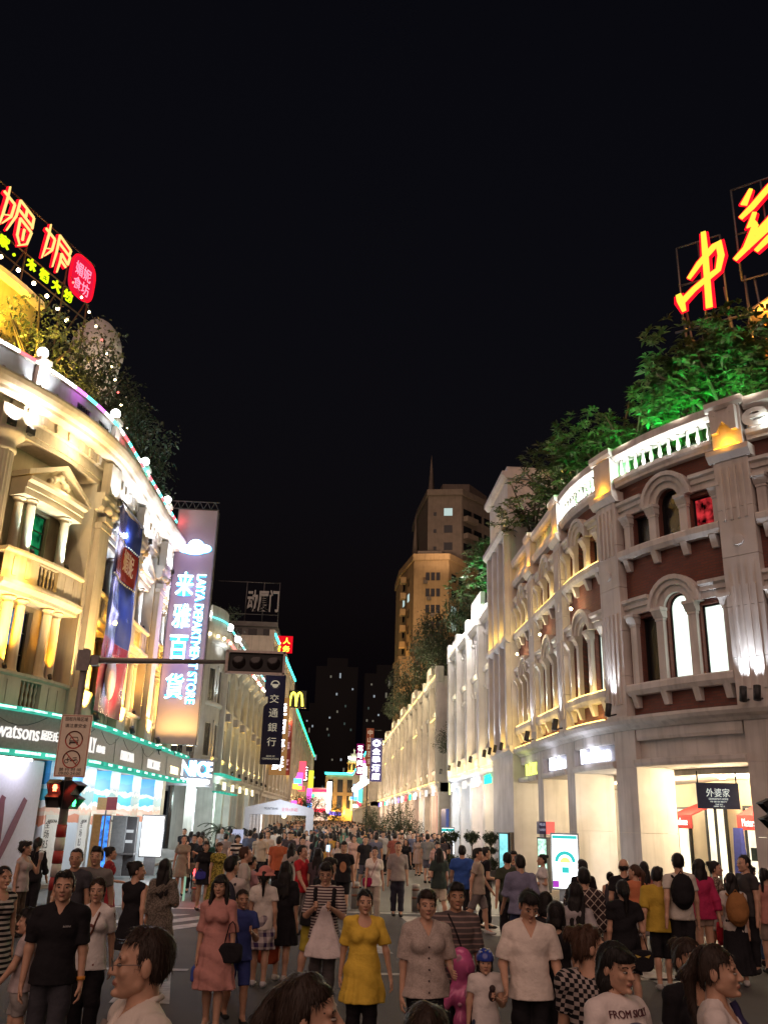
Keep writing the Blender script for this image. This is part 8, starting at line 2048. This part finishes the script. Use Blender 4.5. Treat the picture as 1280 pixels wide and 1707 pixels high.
P(1190, 1433, 1.60, 60, 'woman in patterned blouse holding a red round bag on the platform', fem=1, hair='bun', z=.15, top=('tee', (.34, .27, .22), dict(pat=('print', (.12, .08, .06), .03, .5))), bottom=('skirt', (.4, .36, .33)), extras=[carried('round_bag', 'bag', 'red round bag held by the woman in patterned blouse', hl('R'), b_bag(.3, .34, .1, (.5, .03, .05), .02))])
P(1238, 1424, 1.72, -80, 'man in dark shirt facing left by the lit shop wall', hair='crew', z=.15, top=('tee', (.05, .045, .045)), bottom=('trousers', K))
P(1216, 1454, 1.60, 168, 'woman with tan backpack, white tee and long black skirt seen from behind', fem=1, hair='long', top=('tee', (.55, .5, .46)), bottom=('skirt', K, dict(hem=.1)), shoes=(.5, .48, .46), arms='bd', legs=.08, extras=[carried('backpack', 'backpack', 'tan leather backpack of the woman in the long black skirt', lambda J, H: np.array((-.02, .13, .68 * H)), b_backpack((.30, .14, .05)))])
P(1272, 1446, 1.64, 175, 'woman in salmon top at the right edge', fem=1, hair='pony', top=('tank', (.48, .22, .18)), bottom=('shorts', (.3, .24, .2)), hyaw=-40)
P(1248, 1440, 1.66, 120, 'dark haired woman in navy top and blue jeans left of the salmon top', fem=1, hair='bob', top=('tee', NAVY), bottom=('trousers', (.05, .09, .18)), arms='pp')
P(866, 1424, 1.74, 190, 'man in blue grey shirt walking away past the bollards', hair='short', w=1.08, top=('tee', (.20, .20, .30), dict(loose=.03, sleeve=1.0)), bottom=('trousers', NAVY), legs=.2, arms='fk')
P(903, 1423, 1.62, -85, 'woman in white tee facing left beside the green lit panel', fem=1, hair='bun', top=('tee', (.6, .58, .58)), bottom=('trousers', (.45, .42, .4)), arms='cc')
P(770, 1408, 1.74, 176, 'man in cobalt blue tee seen from behind', hair='short', w=1.1, top=('tee', (.04, .10, .36), dict(loose=.025)), bottom=('trousers', K))
P(796, 1411, 1.74, 75, 'man in beige shirt and grey shorts striding right', hair='short', w=1.05, top=('tee', (.40, .33, .27), dict(loose=.025)), bottom=('shorts', (.22, .19, .19), dict(hem=.95)), legs=.4, shoes=(.45, .45, .45), arms='fk')
P(809, 1411, 1.72, 100, 'man in black tee just behind the beige shirted man', hair='short', top=('tee', K), bottom=('trousers', K), legs=.2)
P(664, 1403, 1.72, 2, 'upright older man in grey polo and dark trousers facing the camera alone', hair='crew', w=1.04, top=('tee', (.30, .26, .25), dict(neck='polo', sleeve=1.0)), bottom=('trousers', (.03, .03, .045)), legs=.06)
P(732, 1412, 1.66, 195, 'woman in dark green tee and cream shorts walking away with a maroon bag', fem=1, hair='long', top=('tee', (.035, .05, .045), dict(loose=.025)), bottom=('shorts', (.55, .48, .38)), legs=.3, arms='bd', extras=[carried('handbag', 'handbag', 'maroon handbag of the woman in dark green tee', lambda J, H: np.array((-.24, .02, .6 * H)), b_bag(.3, .26, .12, (.10, .015, .03), .18))])
P(625, 1410, 1.64, -5, 'woman in white polo with raspberry crossbody bag walking to the camera', fem=1, hair='pony', top=('tee', (.78, .73, .67), dict(neck='v')), bottom=('trousers', (.42, .36, .3)), legs=.2, extras=[strap([(.07, .81), (.0, .70), (-.08, .58)], cloth((.3, .05, .08)), .012), carried('crossbody_bag', 'handbag', 'raspberry crossbody bag on the hip of the woman in white polo', lambda J, H: np.array((-.15, -.1, .64 * H)), b_bag(.22, .2, .08, (.36, .02, .09), .1))])
P(574, 1402, 1.72, -4, 'young man in black tee with orange chest print facing the camera', hair='short', top=('tee', K, dict(loose=.025)), bottom=('shorts', K), legs=.15, extras=[shirt_patch(-.08, .08, .60, .74, plain('orange_ink', (.42, .2, .1), .7))])
P(308, 1391, 1.66, 15, 'woman in khaki dress with big grey bag at the head of the left group', fem=1, hair='pony', top=('dress', (.24, .21, .16), dict(hem=.3)), bottom=None, extras=[carried('handbag', 'handbag', 'large grey brown bag of the khaki dress woman', lambda J, H: np.array((.26, -.05, .66 * H)), b_bag(.36, .3, .14, (.12, .1, .08), .2))])
P(325, 1390, 1.66, 5, 'slim woman in black tee and leggings facing the camera near the shop columns', fem=1, hair='bun', top=('tee', K), bottom=('trousers', K), arms='db')
P(345, 1401, 1.62, 20, 'woman in black mini dress with a blue bag on her hip', fem=1, hair='bob', top=('dress', K, dict(hem=.38, sleeve=.6)), bottom=None, legs=.15, extras=[carried('crossbody_bag', 'handbag', 'royal blue bag on the hip of the black mini dress woman', lambda J, H: np.array((-.12, -.14, .6 * H)), b_bag(.26, .18, .08, (.05, .05, .3), .06))])
P(336, 1392, 1.64, -30, 'second woman in black reading her phone in the left group', fem=1, hair='bun', top=('tee', K), bottom=('trousers', (.03, .025, .03)), arms='pp')
P(367, 1403, 1.60, 30, 'woman in yellow floral long dress in the left group', fem=1, hair='bob', hc_=2, top=('dress', (.34, .27, .06), dict(hem=.12, pat=('print', (.12, .10, .02), .04, .5))), bottom=None)
P(397, 1391, 1.66, 35, 'person in black and white broad striped top near the tent', fem=1, hair='bob', top=('tee', (.5, .46, .42), dict(pat=('stripe', K, .13, .5))), bottom=('trousers', K))
P(388, 1425, 1.72, 160, 'man with thick black hair, white tee and dark backpack in the middle left crowd', hair='short', top=('tee', (.55, .48, .45)), bottom=('trousers', DEN), hyaw=-20, extras=[carried('backpack', 'backpack', 'dark blue backpack of the thick haired man in the middle left crowd', lambda J, H: np.array((0, .10, .68 * H)), b_backpack((.04, .04, .06)))])
P(411, 1410, 1.74, 100, 'man in pale cap and white shirt facing right in the middle left crowd', hair='crew', hc_=2, top=('tee', (.52, .46, .42)), bottom=('trousers', GY))
P(420, 1424, 1.60, 120, 'woman in pink tee with dark ponytail in the middle left crowd', fem=1, hair='pony', top=('tee', (.50, .28, .30)), bottom=('shorts', DEN))
P(466, 1394, 1.70, 176, 'man in burnt orange tee seen from behind before the tent', hair='short', w=1.12, top=('tee', (.36, .10, .045), dict(loose=.03)), bottom=('trousers', K))
P(436, 1387, 1.72, 170, 'man in cream shirt seen from behind before the tent', hair='short', w=1.08, top=('tee', (.42, .34, .26), dict(loose=.03)), bottom=('trousers', K))
P(505, 1408, 1.70, 60, 'man in bright red polo in profile right of the burnt orange tee', hair='crew', top=('tee', (.5, .03, .04), dict(neck='polo')), bottom=('trousers', GY))
P(487, 1404, 1.62, 170, 'woman in pale taupe dress seen from behind in the middle crowd', fem=1, hair='long', top=('dress', (.36, .30, .27), dict(hem=.25)), bottom=None)
P(531, 1412, 1.66, 175, 'woman holding up a phone with a bright blue screen', fem=1, hair='long', top=('tee', (.08, .06, .07)), bottom=('trousers', K), arms='du', extras=[lambda root, J, H, R, hc, hs, tp: (lambda o: (b_phone(True)(o), setattr(o, 'rotation_euler', (rad(90), 0, root.rotation_euler.z + PI))))(thing('phone', 'raised phone with a bright blue screen in the crowd', 'phone', wp(root, J['wriR'] + np.array((0, -.02, .10)))))])
P(908, 1484, 1.56, 172, 'woman in black top with dark bob behind the white V neck tee', fem=1, hair='bob', w=1.08, top=('tee', K, dict(loose=.02)), bottom=('trousers', K))
P(925, 1500, 1.56, 176, 'short haired woman in black dress between the V neck tee and the long haired woman', fem=1, hair='bob', top=('dress', K, dict(hem=.3)), bottom=None)
P(845, 1420, 1.70, 178, 'young man in olive green tee facing the pillars', hair='crew', top=('tee', (.05, .06, .04)), bottom=('trousers', K))
P(856, 1418, 1.66, -20, 'boy peering over the blue grey shirted man', hair='short', top=('tee', (.1, .1, .1)), bottom=('trousers', K))
# balloon beside the child
BX, BY = pixel_spot(768, 1577, 1.10)
BL = thing('foil_balloon', 'pink foil balloon bunch between the cream blouse and the helmeted child', 'balloon', (BX, BY, 0))
M_PINK = plain('pink_foil', (.66, .13, .34), .2, .1, var=.25, scale=5, spec=.8)
s = SDF(.045); s.ell((0, 0, .93), (.125, .08, .165)).ell((.03, .02, .66), (.12, .09, .15)).ell((0, -.02, .46), (.07, .055, .09)); s.cone((-.05, 0, .76), (-.15, -.02, .58), .045, .035); s.cone((.08, 0, .76), (.15, -.02, .62), .045, .03); s.disp = folds(77, .012); sdf_part(BL, 'balloon_body', s, .010, M_PINK)
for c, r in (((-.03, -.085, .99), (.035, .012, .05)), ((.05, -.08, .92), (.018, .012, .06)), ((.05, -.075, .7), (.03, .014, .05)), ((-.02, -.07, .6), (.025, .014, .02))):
    s = SDF(.01).ell(c, r); sdf_part(BL, 'painted_highlight', s, .008, plain('pale_pink_highlight', (.62, .3, .42), .25, var=.2))  # foil highlights painted on as pale pink patches
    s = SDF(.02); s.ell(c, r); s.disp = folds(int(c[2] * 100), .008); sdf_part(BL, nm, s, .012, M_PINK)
m = MB(); m.tube([(.0, 0, .3), (.02, .02, .2), (.0, .0, .02)], .003, 5); part(BL, 'string', m, MATS['white_straw'])
print('CAST', sorted([(d, l) for l, d in PSTAT])[:40])

# ================================================================ the crowd further down the street
g5 = random.Random(21)
TOPC = [(.78, .74, .7), (.5, .42, .36), K, (.06, .05, .06), (.4, .3, .26), (.3, .1, .08), (.12, .13, .2), (.52, .34, .3), (.2, .2, .2), (.45, .45, .48), (.08, .10, .16), (.5, .3, .08), (.24, .18, .16), (.1, .2, .16)]
TNAME = ['white', 'cream', 'black', 'charcoal', 'tan', 'brick red', 'slate blue', 'peach', 'grey', 'pale grey', 'navy', 'mustard', 'brown', 'teal']
PROTO = []
for i, (fem, hr, kind, legs, arms) in enumerate(((0, 'short', 'a', .15, 'dd'), (1, 'long', 'b', .1, 'dk'), (0, 'crew', 'c', .3, 'fk'), (1, 'pony', 'a', .2, 'fd'), (1, 'bob', 'd', .08, 'db'), (0, 'short', 'c', .05, 'pd'), (1, 'bun', 'b', .15, 'dd'), (0, 'crew', 'a', .0, 'dd'), (1, 'long', 'c', .2, 'kf'), (1, 'bangs', 'd', .1, 'pp'))):
    top = ('dress', (.5, .5, .5), dict(hem=.3)) if kind == 'b' else ('tee', (.5, .5, .5), dict(loose=.02))
    bot = {'a': ('trousers', K), 'b': None, 'c': ('shorts', (.1, .1, .13), dict(hem=.9)), 'd': ('skirt', (.16, .13, .13))}[kind]
    r_, _ = person('x', 0, -500, 0, h=1.6 if fem else 1.71, fem=fem, hair=hr, top=top, bottom=bot, legs=legs, arms=arms, lod=1, seed=i); PROTO.append((r_, fem, hr))
def pick(used, x0, x1, y0, y1, md):
    for _ in range(60):
        y = y0 + (y1 - y0) * g5.random() ** 1.0; lo = max(x0, -y * .16 - .6); x = g5.uniform(lo, x1)
        if -5.4 < x < -.2 and 53.8 < y < 59.5: continue
        if math.hypot(x - 4.9, y - 61) < .8 or math.hypot(x - 3.4, y - 66) < .8 or (x > 5.3 and 37 < y < 41) or (x < -5 and 49 < y < 54.5): continue
        if all((x - a) ** 2 + (y - b) ** 2 > md * md for a, b in used): used.append((x, y)); return x, y
    return None
def place(x, y):
    if y > 70: d = 'deep in the crowd'
    elif y > 60: d = 'past the tent'
    elif y > 52: d = 'level with the tent'
    elif y > 44: d = 'just before the tent'
    elif y > 36: d = 'level with the topiary'
    else: d = 'near the bollards'
    k = min(6, max(0, int((x + 6) / 1.8)))
    return ['by left shops', 'near left shops', 'left of centre', 'in mid street', 'right of centre', 'near right arcade', 'by right arcade'][k] + ' ' + d
used = [(o.location.x, o.location.y) for o in scene.objects if o.name.startswith('person')]
COLCL = [cloth(c) for c in TOPC]
HN = {'short': 'short hair', 'crew': 'cropped hair', 'long': 'long hair', 'pony': 'ponytail', 'bob': 'bobbed hair', 'bun': 'hair bun', 'bangs': 'fringe'}
nmid = 0; SEENM = set()
for n_, (x0, x1, y0, y1, cnt) in enumerate(((-1.5, 5.6, 27.5, 34, 7), (-6.2, -1.6, 29, 40, 9), (-1.8, 6.0, 34, 44, 36), (-5.6, 6.2, 44, 54, 66))):
    for k in range(cnt):
        if k % 5 > 1 and used and y0 < used[-1][1] < y1:
            ux, uy = used[-1]; q = pick(used, max(x0, ux - .9), min(x1, ux + .9), max(y0, uy - .7), min(y1, uy + .7), .42)
        else: q = pick(used, x0, x1, y0, y1, .55)
        if not q: continue
        pi = g5.randrange(len(PROTO)); r_, fem, hr = PROTO[pi]; ci = g5.randrange(len(TOPC))
        away = g5.random() < .5; sc = g5.uniform(.95, 1.05)
        o = r_.copy(); COL.objects.link(o); o.location = (q[0], q[1], 0); o.rotation_euler = (0, 0, rad((180 if away else 0) + g5.uniform(-25, 25))); o.scale = (sc, sc, sc)
        kd = 'dress' if any(c.name.startswith('dress') for c in r_.children) else 'top'
        for _ in range(30):
            lb = '%s with %s in %s %s %s' % ('woman' if fem else 'man', HN[hr], TNAME[ci], kd, place(*q))
            if lb not in SEENM: break
            ci = g5.randrange(len(TOPC))
        SEENM.add(lb); o['label'] = lb; o['group'] = o['label'].replace('woman', 'women', 1).replace('man ', 'men ', 1)
        for c in r_.children:
            d = c.copy(); COL.objects.link(d); d.parent = o
            if d.name.startswith(('shirt', 'dress')):
                d.material_slots[0].link = 'OBJECT'; d.material_slots[0].material = COLCL[ci]
        nmid += 1
# single mesh figures, too far to show parts
FAR = []
for i in range(8):
    fem = i % 2; h = 1.6 if fem else 1.7; J = skeleton(h, fem, 1.0, .12, 'dd')
    parts, R, hc, hs = build_body(h, fem, 1.0, J, 2, SKIN[0], 0, 0)
    hv, hq = hair_mesh(['short', 'long', 'crew', 'pony', 'short', 'bob', 'crew', 'long'][i], R, hc, hs, 2, i); tv, tq = garment('dress' if i in (1, 5) else 'tee', h, fem, 1, J, 2, i, **({'hem': .3} if i in (1, 5) else {}))
    P3_ = [(v, f, 0) for v, f, m in parts] + [(hv, hq, 1), (tv, tq, 2)]
    if i not in (1, 5): bv_, bq = garment('trousers', h, fem, 1, J, 2, i); P3_.append((bv_, bq, 3))
    for ci in range(len(TOPC)):
        if (i + ci) % 2 and ci > 3: continue
        if not FAR or FAR[-1][3] != i: base = to_mesh('person', P3_, [SKIN[0], HAIR[0], COLCL[ci], cloth(K)]); me = base
        else: me = base.copy(); me.materials[2] = COLCL[ci]
        FAR.append((me, fem, ci, i))
SEEN = set(); tries = 0
nfar = 0; target = 300 - len([o for o in scene.objects if o.name.startswith('person') and o.parent is None and o.location.y > -100])
while nfar < target:
    y = 54 + 46 * g5.random(); q = pick(used, -5.2, 6.3, y - 1, y + 1, .42)
    nfar += 1
    if not q: continue
    me, fem, ci, i = g5.choice(FAR); away = g5.random() < .5; sc = g5.uniform(.94, 1.05)
    o = link_obj('person', me, None, (q[0], q[1], 0), (0, 0, rad((180 if away else 0) + g5.uniform(-25, 25))), (sc, sc, sc))
    while True:
        lb = 'distant %s in %s %s %s' % ('woman' if fem else 'man', TNAME[ci], 'seen from behind' if away else 'facing forward', place(*q)); tries = globals().get('tries', 0) + 1
        if lb not in SEEN or tries > 40: break
        me, fem, ci, i = g5.choice(FAR)
    tries = 0; SEEN.add(lb); o.data = me
    o['label'] = 'distant %s in %s %s %s' % ('woman' if fem else 'man', TNAME[ci], 'seen from behind' if away else 'facing forward', place(*q)); o['category'] = 'person'; o['group'] = o['label'].replace('woman', 'women').replace('man ', 'men ')
# everyone beyond is one mass
vs = []; fs = []; mi = []; mats = [SKIN[0], HAIR[0], cloth(K)] + COLCL; o_ = 0
base = [(np.array([tuple(v.co) for v in f[0].vertices]), [tuple(p.vertices) for p in f[0].polygons], [p.material_index for p in f[0].polygons]) for f in (FAR[0], FAR[len(FAR) // 2], FAR[-1])]
for k in range(620):
    y = g5.uniform(96, 215); x = g5.uniform(-4.6, min(5.8, 6.5 - (y - 96) * .01)); v, f, m = base[k % 3]; a = PI * g5.randrange(2) + g5.uniform(-.4, .4); s_ = g5.uniform(.93, 1.06); c, s = math.cos(a), math.sin(a); ci = 3 + g5.randrange(len(COLCL))
    vs.append(np.stack((v[:, 0] * c - v[:, 1] * s, v[:, 0] * s + v[:, 1] * c, v[:, 2]), 1) * s_ + (x, y, 0)); fs.extend([tuple(i + o_ for i in q) for q in f]); o_ += len(v); mi.extend([(0, 1, ci, 2)[q] for q in m])
me = bpy.data.meshes.new('far_crowd'); me.from_pydata(np.concatenate(vs).tolist(), [], fs)
for m in mats: me.materials.append(m)
me.polygons.foreach_set('material_index', mi); o = link_obj('far_crowd', me); o['label'] = 'dense far crowd filling the street to its end'; o['category'] = 'crowd'; o['kind'] = 'stuff'
for r_, _, _ in PROTO:
    for c in list(r_.children): bpy.data.objects.remove(c)
    bpy.data.objects.remove(r_)
print('MID', nmid, 'FAR', nfar)
